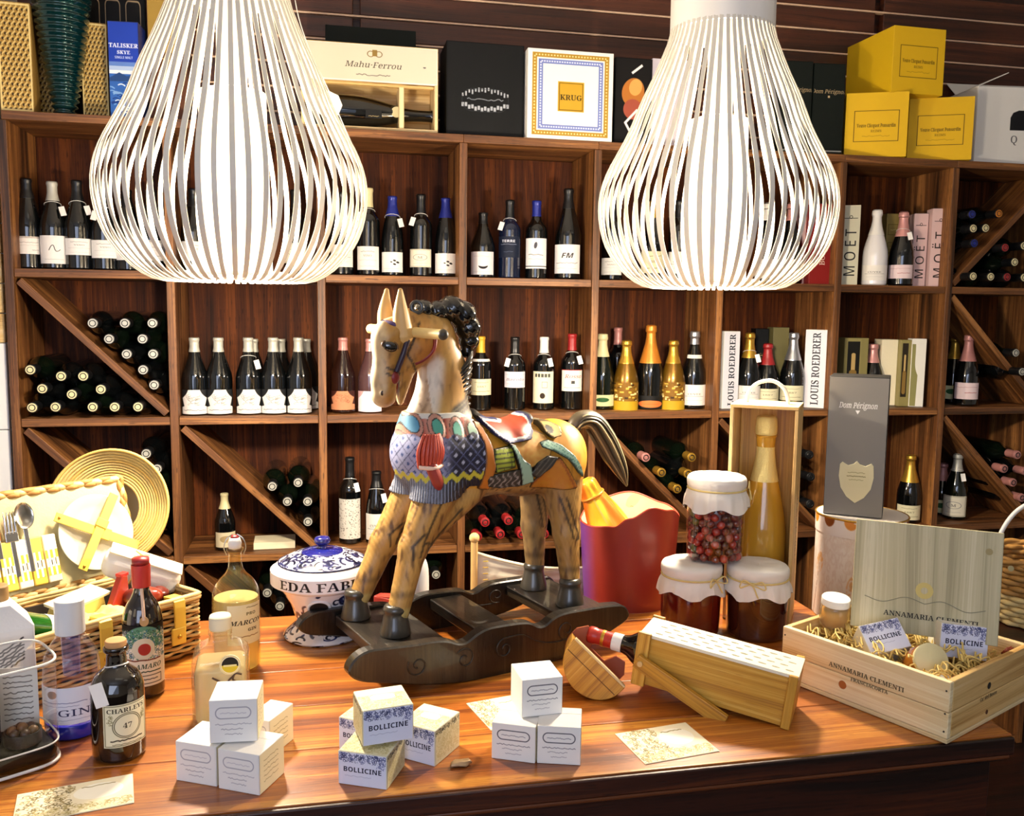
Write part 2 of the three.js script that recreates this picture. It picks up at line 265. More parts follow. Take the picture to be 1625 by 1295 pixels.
paperL('figure', '#f0eeee', (c) => { c.fillStyle = '#4a4a52'; c.beginPath(); c.ellipse(46, 26, 6, 12, 0.2, 0, 7); c.fill(); scrib(c, 18, 60, 58, 9, '#666', 2); scrib(c, 18, 74, 58, 9, '#999'); fill2(c, 0, 100, 96, 3, '#222'); });
function fill2(c, x, y, w, h, col) { c.fillStyle = col; c.fillRect(x, y, w, h); }
paperL('pm', '#eceaea', (c) => { text(c, 'FM', 48, 42, 26, '#26262b', 'sans-serif', 'bold italic'); scrib(c, 12, 70, 72, 16, '#8d8a8a', 2); scrib(c, 16, 90, 64, 16, '#a9a6a6'); });
paperL('ornate', '#dedcd8', (c, w, h) => { c.fillStyle = '#1b1c1e'; for (const s of [0, 1]) { c.beginPath(); c.moveTo(s ? w : 0, 0); c.lineTo(s ? w - 30 : 30, 0); c.quadraticCurveTo(s ? w - 24 : 24, 26, s ? w - 4 : 4, 38); c.lineTo(s ? w - 14 : 14, 74); c.lineTo(s ? w : 0, 80); c.fill(); } for (let i = 0; i < 26; i++) { c.strokeStyle = '#6d6a66'; c.beginPath(); c.arc(48 + (rnd() - 0.5) * 44, 44 + (rnd() - 0.5) * 48, 2 + rnd() * 6, 0, 5); c.stroke(); } scrib(c, 10, 92, 76, 14, '#555', 2); });
paperL('ornateRose', '#bb7f5c', (c, w, h) => { c.fillStyle = '#381712'; for (const s of [0, 1]) { c.beginPath(); c.moveTo(s ? w : 0, 0); c.lineTo(s ? w - 30 : 30, 0); c.quadraticCurveTo(s ? w - 24 : 24, 26, s ? w - 4 : 4, 38); c.lineTo(s ? w - 14 : 14, 74); c.lineTo(s ? w : 0, 80); c.fill(); } for (let i = 0; i < 24; i++) { c.strokeStyle = '#7d4a34'; c.beginPath(); c.arc(48 + (rnd() - 0.5) * 44, 44 + (rnd() - 0.5) * 48, 2 + rnd() * 6, 0, 5); c.stroke(); } });
paperL('ornatePink', '#efe3e8', (c, w, h) => { c.fillStyle = '#caa0a0'; for (const s of [0, 1]) { c.beginPath(); c.moveTo(s ? w : 0, 0); c.lineTo(s ? w - 30 : 30, 0); c.quadraticCurveTo(s ? w - 24 : 24, 26, s ? w - 4 : 4, 38); c.lineTo(s ? w : 0, 60); c.fill(); } scrib(c, 24, 50, 50, 10, '#d4bfc9', 2); });
paperL('ivory', '#d9d4b2', (c) => { scrib(c, 20, 24, 56, 8, '#6a6548', 2); text(c, '1887', 48, 52, 16, '#57523a'); scrib(c, 14, 84, 68, 12, '#807b5c', 3); });
paperL('lilac', '#d8d4de', (c) => { scrib(c, 10, 22, 76, 14, '#8a8698'); text(c, 'Barolo', 48, 54, 24, '#5a5670', 'serif', 'italic'); scrib(c, 14, 84, 68, 14, '#9a96a8', 2); });
paperL('stamp', '#e6e2c4', (c, w) => { for (let i = 0; i < 5; i++) fill2(c, 16 + i * 13, 8, 10, 12, '#4a4a44'); c.strokeStyle = '#333'; c.strokeRect(46, 36, 20, 20); c.fillStyle = '#2c1f18'; c.beginPath(); c.arc(48, 84, 10, 0, 7); c.fill(); });
paperL('script', '#efe9de', (c, w) => { fill2(c, 0, 0, w, 4, '#a02c2c'); text(c, 'Rosso', 52, 34, 26, '#8a2a22', 'serif', 'italic'); c.fillStyle = '#444'; c.fillRect(44, 56, 14, 16); scrib(c, 14, 92, 68, 10, '#8d857a', 2); });
paperL('gold', '#c9a528', (c, w, h) => { frame(c, 6, 6, w - 12, h - 12, '#6f5610', 3); text(c, 'BRUT', 48, 56, 20, '#4f3b08', 'serif', 'bold'); });
paperL('orange', '#101010', (c) => { c.fillStyle = '#d8743a'; c.beginPath(); c.ellipse(48, 70, 44, 30, 0, 0, 7); c.fill(); scrib(c, 20, 70, 56, 8, '#8a3c12', 2); });
paperL('goldpat', '#7d5816', (c, w, h) => { for (let i = 0; i < 90; i++) { fill2(c, rnd() * w, rnd() * h, 3 + rnd() * 9, 3 + rnd() * 6, ['#3a2508', '#f1dc98', '#6e4a12', '#d9b04a'][i % 4]); } fill2(c, 0, 74, w, 36, '#b8941f'); });
paperL('white2', '#eae6de', (c) => { text(c, 'CUVEE', 48, 50, 14, '#333'); c.strokeStyle = '#333'; c.beginPath(); c.moveTo(14, 62); c.lineTo(82, 62); c.stroke(); scrib(c, 20, 84, 56, 10, '#999'); });
paperL('pattern', '#d9d6cc', (c, w, h) => { for (let i = 0; i < 150; i++) { c.fillStyle = ['#3c3a38', '#8d8a82', '#6a5f52'][i % 3]; c.beginPath(); c.ellipse(rnd() * w, rnd() * h, 2.2, 1.1, rnd() * 3, 0, 7); c.fill(); } }, 96, 150);
paperL('pinkish', '#e5cfd0', (c) => { scrib(c, 10, 30, 76, 12, '#b88', 2); scrib(c, 40, 66, 44, 12, '#a55', 3); });
paperL('oval', '#e9e4d0', (c, w, h) => { frame(c, 5, 5, w - 10, h - 10, '#8c8460', 2); c.strokeStyle = '#777'; c.beginPath(); c.ellipse(48, 50, 26, 18, 0, 0, 7); c.stroke(); text(c, 'M', 48, 50, 20, '#555'); scrib(c, 22, 88, 52, 8, '#999'); });
paperL('small', '#d5c9a8', (c) => { c.strokeStyle = '#775'; c.beginPath(); c.arc(48, 50, 24, 0, 7); c.stroke(); c.fillStyle = '#a9946a'; c.fill(); });
paperL('darkText', '#101a30', (c) => { text(c, 'TERRE', 48, 24, 18, '#cfd4e2', 'sans-serif', 'bold'); scrib(c, 16, 42, 64, 8, '#8d96ad', 2); scrib(c, 30, 80, 36, 6, '#56607a', 2); });
paperL('neckw', '#dedad2', (c) => scrib(c, 10, 55, 76, 9, '#888', 4));
paperL('greenw', '#d6d3a0', (c) => { c.fillStyle = '#2e5b31'; c.beginPath(); c.arc(48, 48, 22, 0, 7); c.fill(); });

const ORD = ['first', 'second', 'third', 'fourth', 'fifth', 'sixth', 'seventh', 'eighth', 'ninth'];
// standing bottles of one bin: [px of the bottle, py of its tip, profile, options, label, distance behind the shelf front]
function binRow(row, board, list, group) {
  for (const [px, py, kind, opt, label, back = 0.1] of list) {
    const y = BY[board], p = onZ(px, onBase(px, y, -back), -back), top = onZ(px, py, -back).y, o = thing('wine_bottle', label, 'bottle', [p.x, y + 0.0004, -back], toCam(p.x, -back) + rr(-0.12, 0.12), group);
    bottleAt(o, kind, { ...opt, s: (top - y) / 0.3 });
  }
}
function onBase(px, y, z) { let lo = 100, hi = 1200; for (let i = 0; i < 30; i++) { const m = (lo + hi) / 2; onZ(px, m, z).y > y ? lo = m : hi = m; } return lo; }
const A = M;
binRow('A', 1, [
  [48, 284, 'flute', { lab: L.band, y0: 0.05, y1: 0.108, cap: A.blackCap }, 'dark slim wine bottle with a banded white label, beside the left end upright'],
  [88, 289, 'burgundy', { lab: L.swirl, y0: 0.02, y1: 0.115, tagged: 1, cap: A.greyCap }, 'dark wine bottle with a tall label bearing a black swirl, top left bin'],
  [127, 287, 'burgundy', { lab: L.plain, y0: 0.05, y1: 0.105, tagged: 1, cap: A.blackCap }, 'dark wine bottle with price tag, just right of the swirl label bottle'],
  [168, 300, 'burgundy', { lab: L.plain, y0: 0.045, y1: 0.11, tagged: -1 }, 'dark wine bottle half hidden by the left edge of the left pendant lamp'],
  [205, 302, 'flute', { lab: L.plain, y0: 0.04, y1: 0.11 }, 'dark wine bottle seen through slats at the left side of the left lamp'],
  [243, 303, 'burgundy', { lab: L.band, y0: 0.04, y1: 0.115 }, 'dark wine bottle behind left lamp slats, last in its bin before the upright'],
], 'bottles in the top row of bins');
binRow('A', 1, [
  [310, 300, 'burgundy', { lab: L.plain, y0: 0.04, y1: 0.11 }, 'wine bottle behind the left side of the glowing tube of the left lamp'],
  [470, 302, 'bordeaux', { lab: L.oval, y0: 0.04, y1: 0.11 }, 'wine bottle behind the right side of the glowing tube of the left lamp'],
], 'bottles in the top row of bins');
binRow('A', 1, [
  [543, 306, 'bordeaux', { lab: L.white2, y0: 0.03, y1: 0.11 }, 'wine bottle mostly hidden behind the right rim of the left lamp'],
  [585, 299, 'bordeaux', { lab: L.plain, y0: 0.02, y1: 0.1, cap: A.creamCap, tagged: -1 }, 'wine bottle with cream capsule touching the right outline of the left lamp'],
  [623, 312, 'flute', { lab: L.dots, y0: 0.015, y1: 0.09, cap: A.blueCap, tagged: 1, from: 0.225 }, 'wine bottle with blue capsule and price tag, dotted white label'],
  [668, 309, 'bordeaux', { lab: L.oval, y0: 0.035, y1: 0.1, cap: A.blackCap, tagged: -1 }, 'black capped wine bottle standing between the two blue capped ones'],
  [707, 315, 'flute', { lab: L.dots, y0: 0.015, y1: 0.09, cap: A.blueCap, from: 0.225 }, 'wine bottle with blue capsule and no tag, dotted label, against the upright'],
  [766, 338, 'burgundy', { lab: L.smile, y0: 0.015, y1: 0.12, cap: A.blackCap, from: 0.25 }, 'short dark bottle with a smiling mouth on its label'],
  [808, 318, 'bordeaux', { glass: A.navyGlass, lab: L.darkText, y0: 0.08, y1: 0.16, tagged: -1, cap: A.blackCap }, 'navy bottle printed with white lettering, without paper label'],
  [850, 319, 'bordeaux', { lab: L.figure, y0: 0.04, y1: 0.155, cap: A.blueCap, from: 0.24 }, 'dark bottle with steel blue capsule and a small figure on a tall label'],
  [900, 300, 'burgundy', { lab: L.pm, y0: 0.02, y1: 0.115, cap: A.blackCap, w: 1.12 }, 'broad shouldered dark bottle with bold initials on its label'],
], 'bottles in the top row of bins');
binRow('A', 1, [
  [970, 312, 'bordeaux', { lab: L.plain, y0: 0.02, y1: 0.08 }, 'dark bottle peeking out at the left outline of the right lamp'],
  [1035, 318, 'champagne', { lab: L.ivory, y0: 0.03, y1: 0.11, cap: A.goldCap }, 'bottle with ivory label seen through left slats of the right lamp'],
  [1075, 318, 'bordeaux', { lab: L.white2, y0: 0.03, y1: 0.11 }, 'bottle just left of the glowing tube of the right lamp'],
  [1215, 322, 'champagne', { lab: L.plain, y0: 0.02, y1: 0.09, cap: A.whiteCap }, 'bottle seen just right of the glowing tube of the right lamp'],
  [1252, 322, 'champagne', { lab: L.pinkish, y0: 0.02, y1: 0.09, cap: A.pinkCap }, 'pink capped bottle behind the right slats of the right lamp'],
  [1386, 333, 'champagne', { glass: A.whiteGlass, lab: L.white2, y0: 0.02, y1: 0.08, cap: A.whiteCap, from: 0.2 }, 'all white champagne bottle beside the cream lettered box', 0.08],
  [1428, 336, 'champagne', { lab: L.pinkish, y0: 0.03, y1: 0.085, cap: A.pinkCap, from: 0.2, tagged: 1 }, 'dark champagne bottle with pink neck foil and pink label, beside pink boxes', 0.08],
], 'bottles in the top row of bins');
const whiteOrn = { lab: L.ornate, y0: 0.006, y1: 0.1, cap: A.greyCap, from: 0.245 };
binRow('B', 2, [
  [447, 538, 'burgundy', whiteOrn, 'rear bottle of the third grey capped pair with ornate label', 0.19],
  [487, 538, 'burgundy', whiteOrn, 'rear bottle of the rightmost grey capped pair with ornate label', 0.19],
  [404, 538, 'burgundy', whiteOrn, 'rear grey capped bottle right behind the one with a price tag', 0.19],
  [311, 536, 'burgundy', whiteOrn, 'grey capped bottle with ornate white label nearest the left upright', 0.07],
  [349, 536, 'burgundy', whiteOrn, 'grey capped bottle with ornate label, second along, standing alone', 0.07],
  [396, 536, 'burgundy', { ...whiteOrn, tagged: 1 }, 'grey capped bottle with ornate white label and a hanging price tag', 0.07],
  [435, 536, 'burgundy', whiteOrn, 'front bottle of the third grey capped pair with ornate label', 0.07],
  [475, 536, 'burgundy', whiteOrn, 'front bottle of the rightmost grey capped pair with ornate label', 0.07],
], 'grey capped bottles with ornate labels');
binRow('B', 2, [
  [545, 536, 'burgundy', { glass: A.roseGlass, lab: L.ornateRose, y0: 0.015, y1: 0.09, cap: A.roseCap, from: 0.25 }, 'rose wine bottle with copper ornate label left of the horse head', 0.08],
  [588, 538, 'burgundy', { glass: A.pinkGlass, lab: L.ornatePink, y0: 0.006, y1: 0.09, cap: A.pinkCap, from: 0.25 }, 'pale pink bottle half hidden by the nose of the horse', 0.08],
  [762, 534, 'bordeaux', { lab: L.ivory, y0: 0.065, y1: 0.13, cap: A.yellowCap, neckLab: L.neckw }, 'dark wine bottle with mustard yellow capsule beside the black mane', 0.1],
  [816, 535, 'bordeaux', { lab: L.lilac, y0: 0.095, y1: 0.16, cap: A.blackCap, tagged: -1 }, 'dark wine bottle with pale lilac label high on its body', 0.1],
  [862, 535, 'bordeaux', { lab: L.stamp, y0: 0.03, y1: 0.16, cap: A.whiteCap, tagged: 1 }, 'dark wine bottle with a tall ivory label and dark round seal', 0.1],
  [906, 530, 'bordeaux', { lab: L.script, y0: 0.075, y1: 0.16, cap: A.redCap, tagged: 1 }, 'dark wine bottle with pinkish red capsule and red script on label', 0.1],
  [954, 530, 'champagne', { glass: A.greenGlass, lab: L.greenw, y0: 0.015, y1: 0.06, cap: A.creamCap, from: 0.21 }, 'dark green sparkling wine bottle nearest the left upright of its bin', 0.1],
  [978, 520, 'bordeaux', { cap: A.roseCap, lab: null }, 'dark bottle without label standing behind the gold wrapped bottle', 0.2],
  [992, 540, 'champagne', { glass: A.goldGlass, lab: L.goldpat, y0: 0.0, y1: 0.12, ang: 3, cap: A.goldCap, from: 0.2 }, 'gold wrapped sparkling bottle left of the orange foiled one', 0.08],
  [1030, 516, 'champagne', { lab: L.orange, y0: 0.004, y1: 0.05, cap: A.orangeCap, from: 0.165, w: 1.05 }, 'champagne bottle with orange neck foil and orange oval label', 0.09],
  [1066, 540, 'champagne', { glass: A.goldGlass, lab: L.goldpat, y0: 0.0, y1: 0.12, ang: 3, cap: A.goldCap, from: 0.2 }, 'gold wrapped sparkling bottle right of the orange foiled one', 0.08],
  [1099, 526, 'champagne', { lab: L.white2, y0: 0.015, y1: 0.095, cap: A.silver, from: 0.25, neckLab: L.neckw }, 'dark bottle with plain white label and silver top at its bin right side', 0.09],
], 'bottles in the second row of bins');
binRow('B', 2, [
  [1186, 528, 'champagne', { lab: L.white2, y0: 0.03, y1: 0.09, cap: A.goldCap, from: 0.2, tagged: 1 }, 'champagne bottle with gold neck beside the left white lettered box', 0.1],
  [1215, 545, 'champagne', { lab: L.ivory, y0: 0.03, y1: 0.09, cap: A.redCap, from: 0.2 }, 'champagne bottle with red neck above the wooden box rope handle', 0.1],
  [1255, 528, 'champagne', { lab: L.ivory, y0: 0.03, y1: 0.09, cap: A.silver, from: 0.19 }, 'champagne bottle with silver foil neck and wire, beside right lettered box', 0.09],
  [1381, 546, 'champagne', { lab: L.white2, y0: 0.03, y1: 0.09, cap: A.pinkCap, from: 0.21 }, 'pink necked champagne bottle between gold boxes behind the grey gift box', 0.12],
  [1531, 532, 'champagne', { lab: L.pinkish, y0: 0.03, y1: 0.1, cap: A.roseCap, from: 0.19 }, 'champagne bottle with rose neck foil under the right slanted board', 0.08],
  [1510, 534, 'champagne', { lab: L.greenw, y0: 0.02, y1: 0.08, cap: A.goldCap, from: 0.2 }, 'champagne bottle with gold neck half behind an upright at far right', 0.18],
], 'bottles in the second row of bins');
binRow('C', 3, [
  [358, 783, 'burgundy', { lab: L.small, y0: 0.02, y1: 0.1, cap: A.creamCap, from: 0.22, w: 0.8 }, 'small dark half bottle with cream capsule under the slanted board', 0.08],
  [556, 726, 'bordeaux', { lab: L.pattern, y0: 0.02, y1: 0.16, cap: A.blackCap, tagged: 1 }, 'dark bottle with a tall speckled paper label above the patterned pot', 0.1],
  [598, 748, 'flute', { lab: L.white2, y0: 0.02, y1: 0.13, cap: A.blackCap, tagged: 1 }, 'dark bottle with white label right behind the front leg of horse', 0.08],
  [1440, 722, 'champagne', { lab: L.ivory, y0: 0.015, y1: 0.08, cap: A.goldCap, from: 0.18 }, 'champagne bottle with gold foil right of the grey shield box', 0.08],
  [1514, 720, 'champagne', { glass: A.greenGlass, lab: L.oval, y0: 0.015, y1: 0.11, cap: A.greyCap, from: 0.22, tagged: 1 }, 'dark bottle with framed label right of the rightmost visible upright', 0.1],
  [1492, 735, 'champagne', { glass: A.greenGlass, lab: L.greenw, y0: 0.015, y1: 0.09, cap: A.roseCap, from: 0.2 }, 'dark bottle hidden half behind the rightmost visible upright', 0.18],
], 'bottles in the third row of bins');

// lying bottles: necks towards the room, measured at the neck ends
const discG = new THREE.CylinderGeometry(0.0128, 0.0134, 0.0014, 18).rotateX(Math.PI / 2);
const lieGlass = cached('lieB', () => lathe(PROF.bordeaux.map(([r, y]) => [r * 0.97, y]), 20));
function pile(where, cap, rows, group, nz = 0.042) {
  const names = rows.length === 1 ? ['only'] : rows.length === 2 ? ['top', 'bottom'] : rows.length === 3 ? ['top', 'middle', 'bottom'] : ['top', 'second', 'third', 'fourth', 'fifth', 'sixth'];
  rows.forEach((row, r) => row.forEach(([px, py, cm], i) => {
    const z = nz + rr(-0.012, 0.004), p = onZ(px, py, z), cb = Math.floor((p.x - PX(0)) / 0.442), pos = row.length === 1 ? 'single' : ORD[i] + ' from left,';
    p.x = clamp(p.x, PX(cb) + TH / 2 + 0.0365, PX(cb + 1) - TH / 2 - 0.0365); const floorY = BY.find((q) => q < p.y); p.y = Math.max(p.y, floorY + 0.0365);
    const o = thing('lying_bottle', `lying bottle, ${pos} ${names[r]} row, ${where}`, 'bottle', [p.x, p.y, z - 0.3], 0, group);
    
    part(o, 'glass', lieGlass, rnd() < 0.5 ? M.darkGlass : M.greenGlass, [0, 0, 0], [Math.PI / 2, rr(0, 6), 0]);
    const end = cm ?? cap, dark = end === M.greyCap || end === M.creamCap || end === M.whiteCap || where.startsWith('top right'); part(o, 'capsule', capGeo('bordeaux', 0.25), dark ? M.blackCap : end, [0, 0, 0], [Math.PI / 2, 0, 0]);
    if (dark) part(o, 'cork_end', discG, end, [0, 0, 0.3012]);
    part(o, 'cap_ring', new THREE.TorusGeometry(0.0085, 0.0016, 5, 14), M.blackCap, [0, 0, 0.3014]);
  }));
}
pile('above the leftmost slanted board', M.greyCap, [[[147, 513], [198, 513], [250, 513]], [[173, 538], [226, 538]], [[201, 562], [252, 562]], [[227, 587]], [[252, 611]]], 'bottles lying above the leftmost slanted board');
pile('below the leftmost slanted board', M.creamCap, [[[48, 587], [97, 597], [132, 597]], [[67, 617], [114, 626], [160, 618]], [[51, 647], [88, 646], [147, 646], [182, 646], [219, 646]]], 'bottles lying below the leftmost slanted board');
pile('behind the straw hat', M.greyCap, [[[232, 720]], [[257, 744]], [[268, 775]], [[254, 806]], [[262, 838]]], 'bottles lying behind the straw hat');
pile('right of the long slanted board above the pot', M.greyCap, [[[432, 772], [473, 766]], [[456, 796], [490, 796]], [[490, 828]]], 'bottles lying above the patterned pot');
pile('pink capped, behind the hind legs', M.redCap, [[[770, 829], [807, 826], [845, 829], [882, 824]], [[757, 852], [794, 848], [828, 848], [864, 848], [903, 848]]], 'red capped bottles lying behind the horse');
pile('above the slanted board behind the red bucket', M.goldCap, [[[1025, 726, M.roseCap], [1098, 726]], [[1050, 750], [1092, 752]], [[1075, 776], [1112, 778]]], 'bottles lying behind the red bucket');
pile('right of the wooden champagne box', M.blackCap, [[[1285, 722]], [[1287, 757]], [[1286, 800]]], 'bottles lying right of the wooden champagne box');
pile('top right bin, above its slanted board', M.blueCap, [[[1540, 340], [1585, 339, M.orangeCap]], [[1528, 362, M.creamCap], [1564, 362, M.creamCap]], [[1546, 386]]], 'bottles lying in the top right bin');
pile('top right bin, under its slanted board', M.creamCap, [[[1595, 393, M.redCap], [1625, 390]], [[1610, 416]], [[1544, 441], [1572, 441], [1598, 441, M.redCap], [1625, 441]]], 'bottles lying in the top right bin');
pile('beyond the slanted board at far right', M.roseCap, [[[1615, 722]], [[1594, 744], [1628, 748]], [[1608, 766]], [[1622, 790]]], 'rose capped bottles at far right', 0.03);
pile('lower bin left of the patterned pot', M.greyCap, [[[424, 941]], [[444, 962]]], 'bottles in the lowest visible bins');
pile('lower bin between the front legs and the canvas', M.greyCap, [[[692, 912]]], 'bottles in the lowest visible bins');
pile('second row bin at the far right edge', M.greyCap, [[[1612, 560], [1622, 590, M.greyCap]]], 'bottles at the far right edge');
pile('low bin beneath the right shelf end', M.goldCap, [[[1590, 906]]], 'bottles in the lowest visible bins');

// ---------- boxes and flat packs inside the bins ----------
function giftBox(name, label, cat, p, y, z, w, h, d, turn, mat, cell, opt = {}) {
  const o = thing(name, label, cat, [p, y, z], turn, opt.group);
  part(o, 'carton', cbox(w, h, d, opt.r ?? 0.0015), mat, [0, h / 2, 0]);
  if (cell) part(o, 'front_print', plate(cell, w * (opt.k ?? 0.96), h * (opt.k2 ?? opt.k ?? 0.98)), opt.gloss ? M.printGloss : M.print, [0, h / 2, d / 2 + 0.0006]);
  if (opt.side) part(o, 'side_print', plate(opt.side, d * 0.96, h * 0.98), M.print, [(opt.sideLeft ? -1 : 1) * (w / 2 + 0.0006), h / 2, 0], [0, (opt.sideLeft ? -1 : 1) * Math.PI / 2, 0]);
  return o;
}
function vertText(bg, col, s, size, font = 'sans-serif', weight = 'bold', ws = 64, hs = 280, extra) { return print(ws, hs, (c) => { fill(c, bg, ws, hs); extra?.(c); c.save(); c.translate(ws / 2, hs / 2); c.rotate(-Math.PI / 2); text(c, s, 0, 2, size, col, font, weight, 'center', hs * 0.94); c.restore(); }); }
const moet = (bg, col) => print(64, 280, (c) => { fill(c, bg, 64, 280); c.strokeStyle = col; c.lineWidth = 2; c.beginPath(); c.moveTo(8, 44); c.lineTo(56, 44); c.stroke(); c.beginPath(); c.arc(32, 40, 5, 0, 7); c.stroke(); c.save(); c.translate(34, 168); c.rotate(-Math.PI / 2); c.scale(1.0, 1.1); text(c, 'M O Ë T', 0, 0, 50, col, 'sans-serif', '', 'center', 206); c.restore(); });
const mo1 = moet('#d3cfb4', '#111'), mo2 = moet('#dcbcb8', '#2a2320'), roed = vertText('#e2e2ea', '#20232e', 'LOUIS ROEDERER', 30, 'serif', 'bold', 60, 280);
const bx = (px, y, z) => onZ(px, onBase(px, y, z), z).x;
const AY = BY[1] + 0.0005, BYY = BY[2] + 0.0005;
giftBox('gift_box', 'tall cream gift box with black vertical lettering MOËT', 'box', bx(1354, AY, -0.05), AY, -0.09, 0.062, 0.28, 0.08, toCam(1.95, -0.05) + 0.1, M.cream, mo1);
giftBox('gift_box', 'left one of the two pink gift boxes lettered MOËT', 'box', bx(1457, AY, -0.1), AY, -0.12, 0.05, 0.265, 0.06, -0.3, std({ color: 0xd8b9b6, roughness: 0.5 }), mo2);
giftBox('gift_box', 'right one of the two pink gift boxes lettered MOËT, by the upright', 'box', bx(1489, AY, -0.05), AY, -0.075, 0.06, 0.28, 0.06, -0.3, std({ color: 0xd8b9b6, roughness: 0.5 }), mo2);
giftBox('gift_box', 'gold gift box standing behind the two champagne bottles', 'box', bx(1408, AY, -0.2), AY, -0.2, 0.07, 0.27, 0.07, -0.1, flat(0x8c7a42, 0.4, 0.4), print(64, 280, (c) => { fill(c, '#8f7d45', 64, 280); for (let y = 40; y < 280; y += 70) { frame(c, 6, y, 52, 40, '#5b4d22', 2); scrib(c, 14, y + 20, 36, 6, '#c9b878', 2); } }));
giftBox('gift_box', 'dark red box with white vertical lettering behind the right lamp edge', 'box', bx(1301, AY, -0.06), AY, -0.09, 0.085, 0.28, 0.09, -0.15, flat(0x7d1512, 0.45), vertText('#7d1512', '#d9c8b8', 'BOLLINGER', 26, 'serif', '', 80, 280));
giftBox('gift_box', 'slim pink and white box left of the dark red box', 'box', bx(1277, AY, -0.1), AY, -0.13, 0.03, 0.3, 0.06, -0.1, std({ color: 0xdcb9b4, roughness: 0.5 }));
giftBox('gift_box', 'slim white box lettered LOUIS ROEDERER left of the gold necked champagne', 'box', bx(1158, BYY, -0.05), BYY, -0.09, 0.062, 0.272, 0.07, 0.05, M.white, roed);
giftBox('gift_box', 'slim white box lettered LOUIS ROEDERER at right, showing its patterned side', 'box', bx(1298, BYY, -0.06), BYY, -0.08, 0.074, 0.28, 0.075, -0.72, M.white, roed, { side: print(60, 280, (c) => { fill(c, '#dcdce4', 60, 280); for (let y = 20; y < 270; y += 14) { c.strokeStyle = '#3c4050'; c.lineWidth = 2; c.beginPath(); c.arc(26 + rnd() * 8, y, 5, 0, 4.5); c.stroke(); } }), sideLeft: true });
giftBox('gift_box', 'dark olive gift tube box behind the red necked champagne', 'box', bx(1234, BYY, -0.17), BYY, -0.19, 0.06, 0.285, 0.06, -0.1, flat(0x6d6740, 0.45));
giftBox('gift_box', 'black slim box between gold neck and red neck bottles', 'box', bx(1203, BYY, -0.2), BYY, -0.21, 0.05, 0.28, 0.05, -0.1, M.blackCard, vertText('#101214', '#a9946a', 'NATURE', 26, 'serif', '', 60, 280));
const win = (bg, dk) => print(80, 280, (c) => { fill(c, bg, 80, 280); fill2(c, 10, 12, 42, 230, dk); c.fillStyle = '#c7a96a'; c.beginPath(); c.roundRect(24, 60, 14, 90, 6); c.fill(); c.fillStyle = '#8a6d35'; c.beginPath(); c.roundRect(18, 130, 26, 100, 10); c.fill(); fill2(c, 56, 0, 24, 280, '#8d8450'); });
giftBox('gift_box', 'gold window box with a small bottle inside, leftmost behind grey box', 'box', bx(1351, BYY, -0.12), BYY, -0.13, 0.088, 0.25, 0.07, -0.2, flat(0x9c9158, 0.45), win('#9b9159', '#15140f'));
giftBox('gift_box', 'pale cream box right of the pink necked bottle', 'box', bx(1406, BYY, -0.12), BYY, -0.14, 0.06, 0.245, 0.07, -0.2, M.cream);
giftBox('gift_box', 'olive window box with dark bottle picture beside the white bottle shape', 'box', bx(1428, BYY, -0.1), BYY, -0.1, 0.042, 0.245, 0.06, -0.2, flat(0x8f8550, 0.45), win('#8f8550', '#2a2216'), {});
{ const w = 0.05, cell = print(70, 280, (c) => { fill(c, '#e8e6da', 70, 280); c.fillStyle = '#8d8a55'; c.beginPath(); c.moveTo(0, 20); c.lineTo(18, 20); c.bezierCurveTo(22, 90, 10, 110, 34, 150); c.lineTo(30, 280); c.lineTo(0, 280); c.fill(); });
  giftBox('gift_box', 'white box printed with a pale bottle outline, by the right upright', 'box', bx(1452, BYY, -0.07), BYY, -0.08, w, 0.25, 0.06, -0.35, M.white, cell, { side: print(40, 280, (c) => { fill(c, '#c9b89a', 40, 280); scrib(c, 8, 140, 24, 6, '#8d7a5a', 2); }) }); }
{ const y = BY[3] + 0.0005, p = onZ(436, 872, -0.08); giftBox('flat_box', 'low cream box lying left of the patterned pot on its shelf', 'box', p.x, y, -0.1, 0.13, 0.022, 0.1, 0.02, M.cream); }

// ---------- things standing on top of the shelf ----------
const TOP = BY[0] + 0.0005;
function topBox(name, label, x0, x1, pyTop, z, d, mat, cell, opt = {}) {   // front at distance z from the shelf front
  const py = onBase((x0 + x1) / 2, TOP + (opt.lift ?? 0), z), a = onZ(x0, py, z), b = onZ(x1, py, z), h = onZ((x0 + x1) / 2, pyTop, z).y - TOP - (opt.lift ?? 0), t = opt.turn ?? 0;
  const w = (b.x - a.x) / Math.cos(t) * (opt.kw ?? 1), cx = (a.x + b.x) / 2 - Math.sin(t) * d / 2, cz = z - Math.cos(t) * d / 2;
  return giftBox(name, label, opt.cat ?? 'box', cx, TOP + (opt.lift ?? 0), cz, w, h, d, t, mat, cell, opt);
}
const weave = print(90, 260, (c, w, h) => { fill(c, '#a07c38', w, h); for (let y = 0; y < 22; y++) for (let x = 0; x < 7; x++) { const px = x * 14 + (y % 2) * 7, py = y * 12; c.strokeStyle = '#d8bd74'; c.lineWidth = 4; c.beginPath(); c.moveTo(px - 5, py + 5); c.lineTo(px + 6, py - 5); c.stroke(); c.fillStyle = '#2a1c0c'; c.beginPath(); c.ellipse(px + 7, py + 3, 3.4, 3.2, 0, 0, 7); c.fill(); } frame(c, 3, 3, w - 6, h - 6, '#e6cf8c', 5); });
const woven = std({ color: 0xa07c38, roughness: 0.6 });
topBox('woven_box', 'tall wicker patterned box at the far left end of shelf top', 2, 54, 3, -0.02, 0.1, woven, weave, { turn: 0.1 });
topBox('woven_box', 'wicker patterned box half hidden behind the teal ribbed cone', 60, 106, 36, -0.15, 0.08, woven, weave, { turn: 0 });
